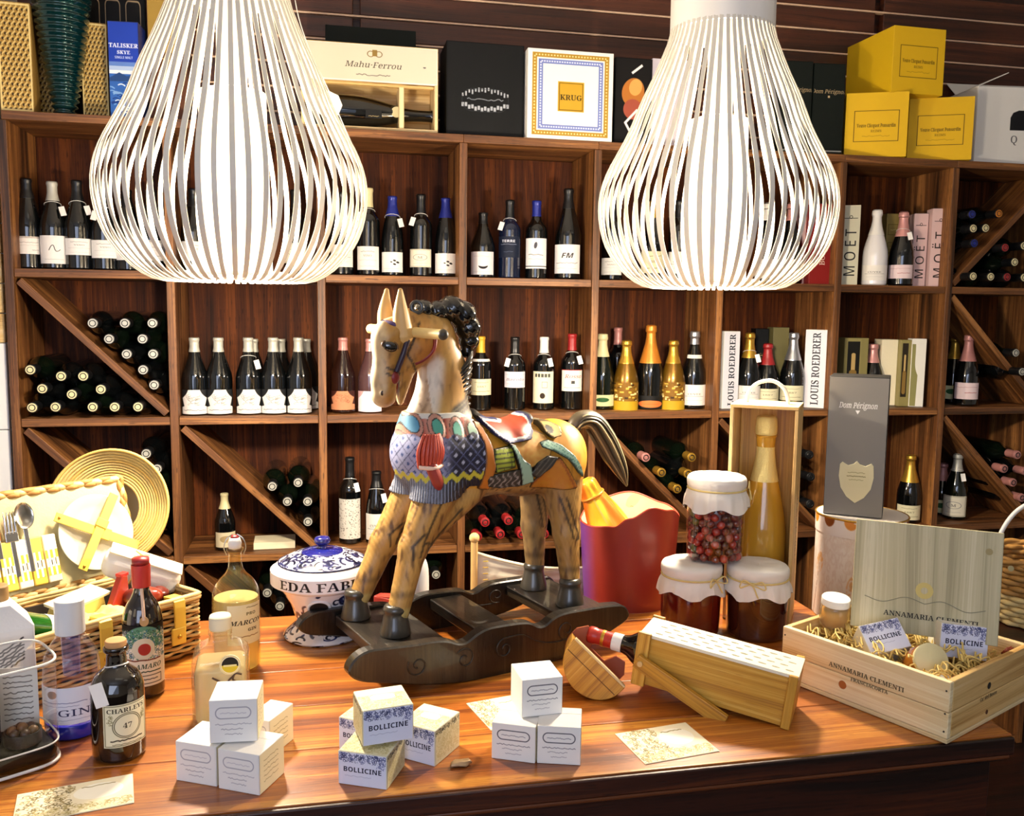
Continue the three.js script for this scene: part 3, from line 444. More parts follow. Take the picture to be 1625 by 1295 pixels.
topBox('woven_box', 'wicker patterned box beside the blue whisky box', 133, 174, 36, -0.1, 0.09, woven, weave, { turn: 0.1 });
{ // ribbed dark teal cone, point down
  const z = -0.07, p = onZ(104, onBase(104, TOP, z), z), o = thing('ribbed_cone', 'dark teal glossy ribbed cone vase narrowing downwards between wicker boxes', 'vase', [p.x, TOP, z]);
  const teal = phy({ color: 0x0c3a3c, roughness: 0.12, metalness: 0.55, clearcoat: 0.8 }), h = 0.43, pts = [[0, 0], [0.026, 0.0]];
  for (let i = 0; i <= 24; i++) { const y = 0.012 + i / 24 * h, r = lerp(0.028, 0.092, Math.pow(i / 24, 0.85)); pts.push([r - 0.003, y - 0.007], [r + 0.004, y - 0.002], [r + 0.004, y + 0.002], [r - 0.003, y + 0.006]); }
  part(o, 'body', lathe(pts, 28), teal); part(o, 'rim', at(new THREE.TorusGeometry(0.093, 0.006, 8, 32), 0, 0.45, 0, Math.PI / 2), teal);
}
const skye = print(90, 270, (c, w, h) => { fill(c, '#1f3fae', w, h); text(c, 'TALISKER', w / 2, 66, 17, '#eef2ff', 'serif', 'bold'); text(c, 'SKYE', w / 2, 84, 15, '#eef2ff', 'serif', 'bold'); text(c, 'SINGLE MALT', w / 2, 100, 9, '#dfe6ff', 'sans-serif'); const g = ['#5f83cc', '#a9c1e6', '#e8eef6']; g.forEach((q, i) => fill2(c, 0, 112 + i * 12, w, 14, q)); fill2(c, 0, 146, w, 124, '#2f62b4'); c.fillStyle = '#23457e'; c.beginPath(); c.moveTo(0, 158); c.lineTo(30, 142); c.lineTo(52, 152); c.lineTo(90, 146); c.lineTo(90, 166); c.lineTo(0, 168); c.fill(); for (let i = 0; i < 46; i++) { c.strokeStyle = ['#dbe8f6', '#7fa9dc', '#143a86'][i % 3]; c.lineWidth = 2 + rnd() * 3; c.beginPath(); const x = rnd() * w, y = 170 + rnd() * 100; c.moveTo(x - 10, y); c.quadraticCurveTo(x, y - 8, x + 12, y + 2); c.stroke(); } });
topBox('whisky_box', 'tall blue whisky box printed with sea waves and white lettering', 175, 224, 34, -0.03, 0.09, flat(0x14286e, 0.4), skye, { turn: -0.06 });
topBox('gift_box', 'black box with thin gold outlined panels behind the blue whisky box', 128, 236, -16, -0.19, 0.06, M.blackCard, print(220, 240, (c, w, h) => { fill(c, '#0b0a0a', w, h); for (const x of [24, 92, 160]) { c.strokeStyle = '#b09a78'; c.lineWidth = 3; c.beginPath(); c.roundRect(x, 16, 48, 110, 10); c.stroke(); } }), {});
topBox('gift_box', 'brown box with gold top half left of the left lamp neck', 238, 300, -12, -0.09, 0.09, flat(0x51301f, 0.5), print(90, 260, (c, w, h) => { fill(c, '#5a3522', w, h); fill2(c, 0, 0, w, 118, '#a5863c'); c.strokeStyle = '#5b431a'; c.lineWidth = 2; for (let i = 0; i < 12; i++) { c.beginPath(); c.moveTo(36, 100); c.lineTo(36 + 26 * Math.cos(i * 0.29 + 3.14), 100 + 26 * Math.sin(i * 0.29 + 3.14)); c.stroke(); } scrib(c, 10, 132, 40, 6, '#c9a06a', 2); }), {});
{ // wooden magnum case, lower half open
  const z = -0.015, py = onBase(590, TOP, z), x0 = onZ(478, py, z).x, x1 = onZ(695, py, z).x, w = x1 - x0, h = onZ(590, 70, z).y - TOP, d = 0.13, c0 = (x0 + x1) / 2, o = thing('wine_case', 'pale wooden magnum case with crest and script, its lower half open', 'box', [c0, TOP, z - d / 2]);
  const t = 0.011, split = h * 0.56;
  part(o, 'back', cbox(w - 2 * t, h - 2 * t, 0.008), M.pine, [0, h / 2, -d / 2 + 0.005]);
  part(o, 'base', cbox(w, t, d), M.pale, [0, t / 2, 0]); part(o, 'top', cbox(w, t, d), M.pale, [0, h - t / 2, 0]);
  for (const s of [-1, 1]) part(o, 'side', cbox(t, h - 2 * t, d), M.pale, [s * (w / 2 - t / 2), h / 2, 0]);
  const lid = part(o, 'lid', cbox(w - 0.004, h - split - 0.004, 0.009), M.white, [0, (h + split) / 2, d / 2 - 0.004]);
  part(lid, 'lid_print', plate(print(330, 100, (c, W2, h2) => { fill(c, '#d6cfba', W2, h2); c.strokeStyle = '#6d5a34'; c.lineWidth = 2; for (const x of [-10, 10]) { c.beginPath(); c.arc(176 + x, 24, 8, 0, 7); c.stroke(); } fill2(c, 170, 12, 12, 18, '#8a7038'); text(c, 'Mahu·Ferrou', 172, 56, 22, '#2e2a24', 'serif', 'italic'); scrib(c, 130, 84, 84, 22, '#6a655e', 2); scrib(c, 296, 54, 6, 3, '#555', 3); }), w - 0.01, h - split - 0.01), M.print, [0, 0, 0.0052]);
  part(o, 'divider', cbox(0.016, split - t - 0.002, d - 0.03), M.pale, [w * 0.23, t + split / 2 - 0.006, 0.006]);
  part(o, 'shelf_rail', cbox(w - 2 * t, 0.008, 0.02), M.pine, [0, split - 0.004, d / 2 - 0.018]);
  const b = thing('magnum_bottle', 'big dark magnum bottle lying in the open half of wooden case', 'bottle', [c0 - w * 0.43, TOP + t + 0.053, z - d / 2 + 0.002]);
  const mg = smoothProfile([[0, 0], [0.05, 0.002], [0.052, 0.02], [0.052, 0.13], [0.048, 0.17], [0.033, 0.24], [0.021, 0.29], [0.018, 0.32], [0.0175, 0.37], [0.019, 0.38], [0, 0.385]], 40);
  part(b, 'glass', at(lathe(mg, 28), 0, 0, 0, 0, 0, -Math.PI / 2), M.darkGlass);
  part(b, 'medallion', at(new THREE.CylinderGeometry(0.017, 0.017, 0.002, 20), 0.262, 0.002, 0.031, Math.PI / 2 - 0.1, 0, 0.15), M.creamCap);
  part(b, 'crest_print', at(plate(print(80, 40, (c) => { fill(c, '#050607', 80, 40); text(c, '✦ ♛ ✦', 40, 14, 16, '#c9b37a'); scrib(c, 14, 30, 52, 10, '#c9b37a', 2); }), 0.05, 0.024), 0.19, -0.012, 0.0492, 0.2), M.print);
}
topBox('gift_box', 'long dark flat box lying behind the wooden magnum case', 518, 660, 44, -0.17, 0.08, M.greenCard, null, {});
topBox('gift_box', 'black square box with silver crest lettering', 706, 832, 68, -0.03, 0.16, M.blackCard, print(180, 200, (c, w, h) => { fill(c, '#06080a', w, h); text(c, '♛', 90, 78, 18, '#9aa0a8'); for (let i = 0; i < 15; i++) { const k = (i - 7) / 7; c.fillStyle = '#a9afb8'; c.fillRect(90 + k * 54 - 2, 96 + k * k * 12 - (i % 3), 4, 7 + (i % 2) * 3); c.fillRect(90 + k * 54 - 3, 138 - k * k * 10 - (i % 2) * 3, 6, 9); } scrib(c, 46, 120, 88, 18, '#858b94', 2); pill(c, 34, 98, 112, 48, '#3d4148', 1); }), { kw: 0.97 });
topBox('gift_box', 'white square box lettered KRUG with gold border and gold centre', 836, 971, 80, 0.0, 0.12, M.white, print(220, 230, (c, w, h) => { fill(c, '#f0eee9', w, h); for (let i = 0; i < 2; i++) { const m = i ? 30 : 14, col = i ? '#6f7fc0' : '#a9842a'; frame(c, m, m, w - 2 * m, h - 2 * m, col, 12); c.fillStyle = i ? '#dfe4f6' : '#e9d79a'; const n = 24; for (let k = 0; k < n; k++) { const a = m + (w - 2 * m) * (k + 0.5) / n, b = m + (h - 2 * m) * (k + 0.5) / n; for (const [x, y] of [[a, m], [a, h - m], [m, b], [w - m, b]]) c.fillRect(x - 2, y - 2, 4, 4); } } fill2(c, 76, 80, 70, 78, '#c39a2b'); frame(c, 80, 84, 62, 70, '#6d5210', 2); text(c, 'KRUG', 111, 120, 20, '#2c2208', 'serif', 'bold'); }), { kw: 1, turn: 0.0 });
topBox('gift_box', 'black box with a copper glowing picture right of the white square box', 974, 1032, 92, -0.03, 0.1, M.blackCard, print(90, 200, (c, w, h) => { fill(c, '#0d0b0c', w, h); c.fillStyle = '#b5702e'; c.beginPath(); c.ellipse(44, 78, 28, 34, 0.3, 0, 7); c.fill(); c.fillStyle = '#e0a357'; c.beginPath(); c.ellipse(50, 66, 16, 20, 0.3, 0, 7); c.fill(); c.fillStyle = '#a2503e'; c.beginPath(); c.ellipse(44, 118, 24, 24, 0, 0, 7); c.fill(); c.strokeStyle = '#eee'; c.lineWidth = 6; c.beginPath(); c.moveTo(40, 34); c.lineTo(66, 14); c.stroke(); c.beginPath(); c.moveTo(56, 118); c.lineTo(26, 150); c.lineTo(46, 184); c.stroke(); }), {});
topBox('gift_box', 'pale lilac box behind the left shoulder of the right lamp', 1032, 1092, 94, -0.05, 0.1, std({ color: 0xd9d2de, roughness: 0.5 }), null, { turn: 0 });
const domT = print(90, 250, (c, w, h) => { fill(c, '#0a120d', w, h); text(c, 'Dom Pérignon', w / 2, 74, 15, '#c9ad82', 'serif', 'italic'); fill2(c, w / 2 - 3, 86, 6, 6, '#c9ad82'); fill2(c, 0, 236, w, 4, '#b9b9b0'); });
topBox('gift_box', 'dark green box with gold script, left one of the two, behind lamp', 1239, 1283, 96, -0.06, 0.1, M.greenCard, domT, { turn: -0.1 });
topBox('gift_box', 'dark green box with gold script, right one, next to the yellow boxes', 1287, 1334, 100, -0.05, 0.1, M.greenCard, domT, { turn: -0.1 });
const veuve = print(180, 220, (c, w, h) => { fill(c, '#dfb41c', w, h); frame(c, 26, 62, 128, 104, '#5a4208', 2); text(c, '⚓', 90, 88, 14, '#6b4f0a'); text(c, 'Veuve Clicquot Ponsardin', 90, 112, 17, '#3a2a04', 'serif', 'bold', 'center', 112); text(c, 'REIMS', 90, 132, 10, '#5a4208', 'serif'); scrib(c, 50, 148, 80, 12, '#8a6a10', 1); });
const yel = std({ color: 0xdcb414, roughness: 0.5 });
const yg = { group: 'yellow champagne boxes', k: 0.995 };
topBox('champagne_box', 'lower left yellow champagne box of the stack of three', 1344, 1431, 146, -0.02, 0.16, yel, veuve, { ...yg, turn: -0.42, kw: 0.88 });
topBox('champagne_box', 'lower right yellow champagne box of the stack, beside the white carton', 1446, 1532, 154, -0.02, 0.16, yel, veuve, { ...yg, turn: -0.45, kw: 0.88 });
{ const z = 0.0, yb = onZ(1388, 148, -0.02).y + 0.002; topBox('champagne_box', 'yellow champagne box resting on top of two others', 1413, 1496, 43, z, 0.3, yel, veuve, { ...yg, lift: yb - TOP, turn: 0.02 }); }
{ // white carton with open flap
  const z = -0.02, py = onBase(1600, TOP, z), x0 = onZ(1552, py, z).x, w = 0.34, h = onZ(1560, 134, z).y - TOP, d = 0.22, t = -0.12, o = thing('carton', 'white cardboard carton with open flap and black house emblem at far right', 'box', [x0 + w / 2 + 0.01, TOP, z - d / 2], t), t2 = 0.004;
  const wc = std({ color: 0xe4e3de, roughness: 0.75 });
  part(o, 'base', cbox(w, t2, d), wc, [0, t2 / 2, 0]);
  for (const s of [-1, 1]) { part(o, 'side', cbox(t2, h, d - 2 * t2), wc, [s * (w / 2 - t2 / 2), h / 2, 0]); part(o, 'wall', cbox(w, h, t2), wc, [0, h / 2, s * (d / 2 - t2 / 2)]); }
  part(o, 'flap', cbox(0.003, 0.13, d - 0.01), wc, [-w / 2 + 0.058, h + 0.026, -0.004], [0, 0, -1.15]);
  part(o, 'flap', cbox(w - 0.02, 0.003, 0.1), wc, [0.0, h + 0.03, -d / 2 + 0.03], [0.7, 0, 0]);
  part(o, 'front_print', plate(print(200, 150, (c, W2, h2) => { fill(c, '#e3e2dd', W2, h2); c.fillStyle = '#15161a'; c.beginPath(); c.moveTo(60, 52); c.lineTo(66, 40); c.lineTo(80, 34); c.lineTo(110, 34); c.lineTo(124, 40); c.lineTo(130, 52); c.lineTo(130, 82); c.lineTo(60, 82); c.fill(); text(c, 'Q', 72, 104, 24, '#2a2b30', 'serif'); }), w * 0.9, h * 0.8), M.print, [0.02, h * 0.48, d / 2 + 0.0008]);
}

// ---------- pendant lamps ----------
const LP = [[0.103, 0.012], [0.125, 0.002], [0.15, 0.0], [0.185, 0.015], [0.222, 0.048], [0.25, 0.09], [0.265, 0.135], [0.27, 0.18], [0.266, 0.22], [0.252, 0.262], [0.232, 0.3], [0.206, 0.35], [0.178, 0.42], [0.152, 0.475], [0.131, 0.525], [0.118, 0.56], [0.1135, 0.59]];
const LPc = new THREE.CatmullRomCurve3(LP.map(([r, y]) => V(r, y, 0)), false, 'centripetal');
function slatGeo(wScale = 1) {
  const n = 34, pos = [], idx = [], pts = LPc.getSpacedPoints(n);
  pts.forEach((p, i) => {
    const a = pts[Math.max(0, i - 1)], b = pts[Math.min(n, i + 1)], t = V(b.x - a.x, b.y - a.y, 0).normalize(), nx = t.y, ny = -t.x, w = wScale * clamp(0.0035 + p.x * 0.006, 0.0042, 0.0051), h = 0.0012;
    for (const [s, e] of [[1, -1], [1, 1], [-1, 1], [-1, -1]]) pos.push(p.x + nx * h * s, p.y + ny * h * s, w * e);
  });
  for (let i = 0; i < n; i++) for (let k = 0; k < 4; k++) { const a = i * 4 + k, b = i * 4 + (k + 1) % 4; idx.push(a, a + 4, b, b, a + 4, b + 4); }
  idx.push(0, 1, 2, 0, 2, 3); const q = n * 4; idx.push(q, q + 2, q + 1, q, q + 3, q + 2);
  const g = new THREE.BufferGeometry(); g.setAttribute('position', new THREE.Float32BufferAttribute(pos, 3)); g.setAttribute('uv', new THREE.Float32BufferAttribute(new Float32Array(pos.length / 3 * 2), 2)); g.setIndex(idx);
  const f = g.toNonIndexed(); f.computeVertexNormals(); return f;
}
const slatG = [slatGeo(1), slatGeo(0.9), slatGeo(1.08)], slatM = phy({ color: 0xdfdacd, roughness: 0.5, transmission: 0.05, thickness: 0 });
const shadeM = std({ color: 0xf4f1ea, roughness: 0.4 }), glowM = std({ color: 0xfff6e6, emissive: 0xfff0d8, emissiveIntensity: 1.1, roughness: 0.5 });
function pendant(label, x, y, z, ph) {
  const o = thing('pendant_lamp', label, 'lamp', [x, y, z], 0, undefined);
  const N = 58;
  for (let i = 0; i < N; i++) part(o, 'slat', slatG[Math.floor(rnd() * 3)], slatM, [0, 0, 0], [0, ph + i / N * Math.PI * 2 + rr(-0.008, 0.008), 0]);
  part(o, 'top_ring', lathe([[0.106, 0.572], [0.1165, 0.572], [0.1165, 0.665], [0.106, 0.665], [0.106, 0.572]], 48), shadeM);
  part(o, 'bottom_ring', at(new THREE.TorusGeometry(0.102, 0.005, 8, 48), 0, 0.014, 0, Math.PI / 2), shadeM);
  part(o, 'diffuser', new THREE.CylinderGeometry(0.066, 0.074, 0.36, 40, 1, false).translate(0, 0.2, 0), glowM);
  part(o, 'socket', new THREE.CylinderGeometry(0.03, 0.03, 0.22, 20).translate(0, 0.5, 0), shadeM);
  for (let k = 0; k < 3; k++) part(o, 'spoke', cbox(0.1, 0.006, 0.004).translate(0.06, 0.645, 0), shadeM, [0, 0, 0], [0, k * 2.094 + 0.3, 0]);
  part(o, 'cord', new THREE.CylinderGeometry(0.004, 0.004, 3.0 - y - 0.6, 8).translate(0, (3.0 - y + 0.6) / 2, 0), shadeM);
  for (const [yy, k] of [[0.006, 0.95], [0.2, 0.05]]) { const l = new THREE.PointLight(0xffedd4, PENDANT * k); l.position.set(x, y + yy, z); l.shadow.radius = 2.5; l.castShadow = true; scene.add(l); }
}
pendant('left white slatted pendant lamp shaped like an onion, nearer the basket', -0.175, 1.712, 0.9, 0.02);
pendant('right white slatted pendant lamp with its plain top ring visible, above the bucket', 0.892, 1.716, 0.893, 0.05);
{ // paper tag on a loose thread beside the left lamp
  const p = onZ(522, 166, 0.72), o = thing('paper_tag', 'white octagonal paper tag on a thread beside the left lamp', 'tag', [p.x, p.y, p.z]);
  part(o, 'disc', at(new THREE.CylinderGeometry(0.03, 0.03, 0.0015, 8), 0, 0, 0, Math.PI / 2), M.white);
  part(o, 'tag_print', at(plate(print(60, 60, (c) => { fill(c, '#dfe3f2', 60, 60); text(c, '20', 30, 24, 20, '#8b98cc', 'serif', 'italic'); text(c, 'OFF', 30, 42, 14, '#8b98cc'); }), 0.036, 0.036), 0, 0, 0.001), M.print);
  const q = (px, py) => onZ(px, py, 0.72).sub(p);
  part(o, 'thread', tube([q(458, -160), q(470, 10), q(492, 80), q(520, 140), q(548, 205), q(570, 255), q(583, 306)], 0.0012, 40, 6), M.white);
}

// ---------- the counter ----------
{
  const o = thing('counter', 'long varnished orange brown wooden counter with a dark plank front', 'counter', [0, 0, 0]);
  const x0 = -1.75, x1 = 1.108, z0 = 0.858, z1 = 1.652, n = 5, dz = (z1 - z0) / n;
  for (let i = 0; i < n; i++) part(o, 'tabletop_plank', cbox(x1 - x0, 0.034, dz - 0.0014, 0.0018, 0), M.counter, [(x0 + x1) / 2, CT - 0.017, z0 + dz * (i + 0.5)]);
  part(o, 'edge_strip', cbox(x1 - x0 - 0.01, 0.014, 0.012, 0.002, 0), M.dark, [(x0 + x1) / 2, CT - 0.0425, z1 - 0.014]);
  part(o, 'front_edge', cbox(x1 - x0, 0.03, 0.008, 0.003, 0), M.dark, [(x0 + x1) / 2, CT - 0.0175, z1 + 0.003]); part(o, 'front_bead', new THREE.CylinderGeometry(0.005, 0.005, x1 - x0 - 0.01, 10).rotateZ(Math.PI / 2), flat(0x6b3a20, 0.2), [(x0 + x1) / 2, CT - 0.038, z1 - 0.003]);
  const fy = [0.9, 0.72, 0.54, 0.36, 0.18, 0.02];
  for (let i = 0; i < 5; i++) part(o, 'front_plank', cbox(x1 - x0 - 0.03, fy[i] - fy[i + 1] - 0.003, 0.02, 0.003, 0), M.dark, [(x0 + x1) / 2, (fy[i] + fy[i + 1]) / 2 + 0.03, z1 - 0.036]);
  part(o, 'side_panel', cbox(0.02, 0.93, z1 - z0 - 0.08, 0.002, 1), M.dark, [x1 - 0.016, 0.466, (z0 + z1) / 2 - 0.01]);
  part(o, 'back_panel', cbox(x1 - x0 - 0.04, 0.92, 0.02, 0.002, 0), M.dark, [(x0 + x1) / 2, 0.47, z0 + 0.03]);
}

// ---------- the rocking horse ----------
function nets(f, lo, hi, step, colour) {               // smooth surface (f < 0 inside) over a grid
  const n = [0, 1, 2].map((k) => Math.ceil((hi[k] - lo[k]) / step) + 1), sxy = n[0] * n[1], F = new Float32Array(sxy * n[2]);
  for (let k = 0, i = 0; k < n[2]; k++) for (let j = 0; j < n[1]; j++) for (let a = 0; a < n[0]; a++, i++) F[i] = f(lo[0] + a * step, lo[1] + j * step, lo[2] + k * step);
  const vid = new Int32Array(F.length).fill(-1), pos = [], idx = [], off = [0, 1, n[0], n[0] + 1, sxy, sxy + 1, sxy + n[0], sxy + n[0] + 1];
  const E = [[0, 1], [0, 2], [0, 4], [1, 3], [1, 5], [2, 3], [2, 6], [3, 7], [4, 5], [4, 6], [5, 7], [6, 7]];
  for (let k = 0; k < n[2] - 1; k++) for (let j = 0; j < n[1] - 1; j++) for (let a = 0; a < n[0] - 1; a++) {
    const b = a + j * n[0] + k * sxy; let m = 0;
    for (let q = 0; q < 8; q++) if (F[b + off[q]] < 0) m |= 1 << q;
    if (m === 0 || m === 255) continue;
    let x = 0, y = 0, z = 0, c = 0;
    for (const [p, q] of E) { const A1 = F[b + off[p]], B1 = F[b + off[q]]; if ((A1 < 0) === (B1 < 0)) continue; const t = A1 / (A1 - B1); x += lerp(p & 1, q & 1, t); y += lerp(p >> 1 & 1, q >> 1 & 1, t); z += lerp(p >> 2, q >> 2, t); c++; }
    vid[b] = pos.length / 3; pos.push(lo[0] + (a + x / c) * step, lo[1] + (j + y / c) * step, lo[2] + (k + z / c) * step);
  }
  for (let k = 1; k < n[2] - 1; k++) for (let j = 1; j < n[1] - 1; j++) for (let a = 1; a < n[0] - 1; a++) {
    const b = a + j * n[0] + k * sxy, s = F[b] < 0;
    const quad = (o2, d1, d2) => { if (s === (F[b + o2] < 0)) return; const v = [vid[b], vid[b - d1], vid[b - d1 - d2], vid[b - d2]]; if (v.includes(-1)) return; if (s) idx.push(v[0], v[1], v[2], v[0], v[2], v[3]); else idx.push(v[0], v[2], v[1], v[0], v[3], v[2]); };
    quad(1, n[0], sxy); quad(n[0], sxy, 1); quad(sxy, 1, n[0]);
  }
  const g = new THREE.BufferGeometry(); g.setAttribute('position', new THREE.Float32BufferAttribute(pos, 3)); g.setIndex(idx);
  const nor = new Float32Array(pos.length), col = new Float32Array(pos.length), uv = new Float32Array(pos.length / 3 * 2), e = step * 0.6;
  for (let i = 0; i < pos.length; i += 3) {
    const [x, y, z] = [pos[i], pos[i + 1], pos[i + 2]], g3 = V(f(x + e, y, z) - f(x - e, y, z), f(x, y + e, z) - f(x, y - e, z), f(x, y, z + e) - f(x, y, z - e)).normalize();
    nor.set([g3.x, g3.y, g3.z], i); col.set(colour ? colour(x, y, z, g3) : [1, 1, 1], i); uv.set([x, y], i / 3 * 2);
  }
  g.setAttribute('normal', new THREE.BufferAttribute(nor, 3)); g.setAttribute('color', new THREE.BufferAttribute(col, 3)); g.setAttribute('uv', new THREE.BufferAttribute(uv, 2));
  return g;
}
const capsule = (a, b, ra, rb, zs = 1) => ({ a, d: [b[0] - a[0], b[1] - a[1], (b[2] - a[2]) / zs], ra, rb, zs });
function capD(c, x, y, z) {
  const px = x - c.a[0], py = y - c.a[1], pz = (z - c.a[2]) / c.zs, d = c.d, l = d[0] * d[0] + d[1] * d[1] + d[2] * d[2], t = l ? clamp((px * d[0] + py * d[1] + pz * d[2]) / l) : 0;
  return Math.hypot(px - d[0] * t, py - d[1] * t, pz - d[2] * t) - lerp(c.ra, c.rb, t);
}
const smin = (a, b, k) => { const h = Math.max(k - Math.abs(a - b), 0) / k; return Math.min(a, b) - h * h * k * 0.25; };
const HT = 0.33, HO = V(0.29, CT, 1.08), HU = V(Math.cos(HT), 0, -Math.sin(HT)), HW = V(Math.sin(HT), 0, Math.cos(HT));
function hs(px, py, zl) { const d = sight(px, py), o = HO.clone().addScaledVector(HW, zl).sub(camera.position), t = o.dot(HW) / d.dot(HW), p = camera.position.clone().addScaledVector(d, t).sub(HO); return [p.dot(HU), p.y]; }

const bones = [                                         // trunk and neck
  [capsule([-0.085, 0.405, 0], [0.0, 0.385, 0], 0.078, 0.074, 1.0), 0.03], [capsule([0.0, 0.385, 0], [0.12, 0.372, 0], 0.074, 0.068, 1.0), 0.03], [capsule([0.12, 0.372, 0], [0.2, 0.38, 0], 0.068, 0.076, 0.98), 0.03],
  [capsule([-0.07, 0.475, 0], [-0.06, 0.555, 0], 0.068, 0.045, 0.74), 0.03], [capsule([-0.06, 0.555, 0], [-0.078, 0.635, 0], 0.045, 0.04, 0.74), 0.03],
];
const headBones = [
  [capsule([-0.085, 0.645, 0], [-0.13, 0.652, 0], 0.034, 0.034, 0.9), 0.02], [capsule([-0.13, 0.642, 0], [-0.17, 0.628, 0], 0.036, 0.038, 0.85), 0.02], [capsule([-0.17, 0.628, 0], [-0.182, 0.555, 0], 0.037, 0.028, 0.85), 0.015], [capsule([-0.182, 0.555, 0], [-0.187, 0.522, 0], 0.028, 0.0245, 1), 0.012],
  [capsule([-0.118, 0.612, 0.018], [-0.14, 0.58, 0.012], 0.03, 0.02, 0.7), 0.012], [capsule([-0.118, 0.612, -0.018], [-0.14, 0.58, -0.012], 0.03, 0.02, 0.7), 0.012], [capsule([-0.14, 0.578, 0], [-0.156, 0.51, 0], 0.02, 0.0105, 0.85), 0.008],
  [capsule([-0.19, 0.535, 0.02], [-0.195, 0.528, 0.022], 0.0085, 0.0075, 1), 0.006], [capsule([-0.19, 0.535, -0.02], [-0.195, 0.528, -0.022], 0.0085, 0.0075, 1), 0.006], [capsule([-0.165, 0.648, 0.028], [-0.188, 0.632, 0.024], 0.009, 0.008, 1), 0.01], [capsule([-0.165, 0.648, -0.028], [-0.188, 0.632, -0.024], 0.009, 0.008, 1), 0.01],
];
for (const s of [1, -1]) {                              // legs: near side s = 1
  const n = s > 0;
  bones.push([capsule([-0.09, 0.345, 0.042 * s], n ? [-0.152, 0.232, 0.058] : [-0.165, 0.218, -0.056], 0.044, 0.027, 1), 0.02], [capsule(n ? [-0.152, 0.232, 0.058] : [-0.165, 0.218, -0.056], n ? [-0.187, 0.112, 0.066] : [-0.217, 0.112, -0.058], 0.0265, 0.021, 1), 0.012],
    [capsule([-0.02, 0.325, 0.045 * s], n ? [-0.142, 0.235, 0.056] : [-0.155, 0.225, -0.055], 0.026, 0.018, 0.8), 0.012],
    [capsule([0.195, 0.355, 0.042 * s], n ? [0.197, 0.22, 0.066] : [0.19, 0.215, -0.052], 0.05, 0.028, 0.9), 0.025], [capsule(n ? [0.197, 0.22, 0.066] : [0.19, 0.215, -0.052], n ? [0.2, 0.112, 0.08] : [0.195, 0.112, -0.052], 0.027, 0.02, 1), 0.012]);
}
function bodyF(x, y, z) {
  let d = 9;
  for (const [c, k] of bones) { const q = capD(c, x, y, z); if (q < d + k) d = smin(d, q, k); }
  if (y > 0.45 && x < -0.02) { let h = 9; for (const [c, k] of headBones) { const q = capD(c, x, y, z); if (q < h + k) h = smin(h, q, k); } h = Math.max(h, -(Math.abs(x + 0.1645 + (y - 0.53) * 0.12) - 0.0042 + Math.max(0, (y - 0.55)) * 0.8)); d = smin(d, h, 0.01); }
  if (y < 0.335 && y > 0.1) d += 0.0011 * Math.sin(y * 300 + x * 900) * 0.3;
  return d;
}
const C = (h) => { const c = new THREE.Color(h); return [c.r, c.g, c.b]; };
const cTan = C(0xc08a3c), cGold = C(0xcf8f22), cCream = C(0xe9dcb8), cBrown = C(0x6b3f1c), cBlk = C(0x15110d), cOrange = C(0xc9761c), cGrey = C(0xa8a5a0), cRust = C(0xa4561f);
const nz3 = (x, y, z, s) => perlin.noise(x * s + 7.3, y * s + 3.1, z * s + 11.7);
function segD(px, py, ax, ay, bx2, by2) { const dx = bx2 - ax, dy = by2 - ay, t = clamp(((px - ax) * dx + (py - ay) * dy) / (dx * dx + dy * dy)); return Math.hypot(px - ax - dx * t, py - ay - dy * t); }
function lineD(x, y, pts) { let d = 9; for (let i = 1; i < pts.length; i++) d = Math.min(d, segD(x, y, pts[i - 1][0], pts[i - 1][1], pts[i][0], pts[i][1])); return d; }
const legLines = [[[-0.14, 0.262], [-0.165, 0.24], [-0.163, 0.215]], [[-0.142, 0.245], [-0.118, 0.24], [-0.122, 0.218], [-0.138, 0.205]], [[0.183, 0.3], [0.205, 0.235], [0.212, 0.212]], [[-0.105, 0.32], [-0.142, 0.245], [-0.15, 0.22]], [[-0.05, 0.3], [-0.128, 0.232], [-0.13, 0.215]], [[0.17, 0.3], [0.19, 0.24], [0.196, 0.215]], [[0.225, 0.29], [0.214, 0.23], [0.206, 0.212]], [[-0.128, 0.66], [-0.15, 0.6], [-0.128, 0.565]], [[-0.19, 0.575], [-0.165, 0.565], [-0.17, 0.55]], [[-0.192, 0.565], [-0.172, 0.556]]];
const neckPatch = [[668, 588], [690, 560], [704, 572], [700, 615], [690, 655], [640, 662], [652, 630]].map(([a, b]) => hs(a, b, 0.03));
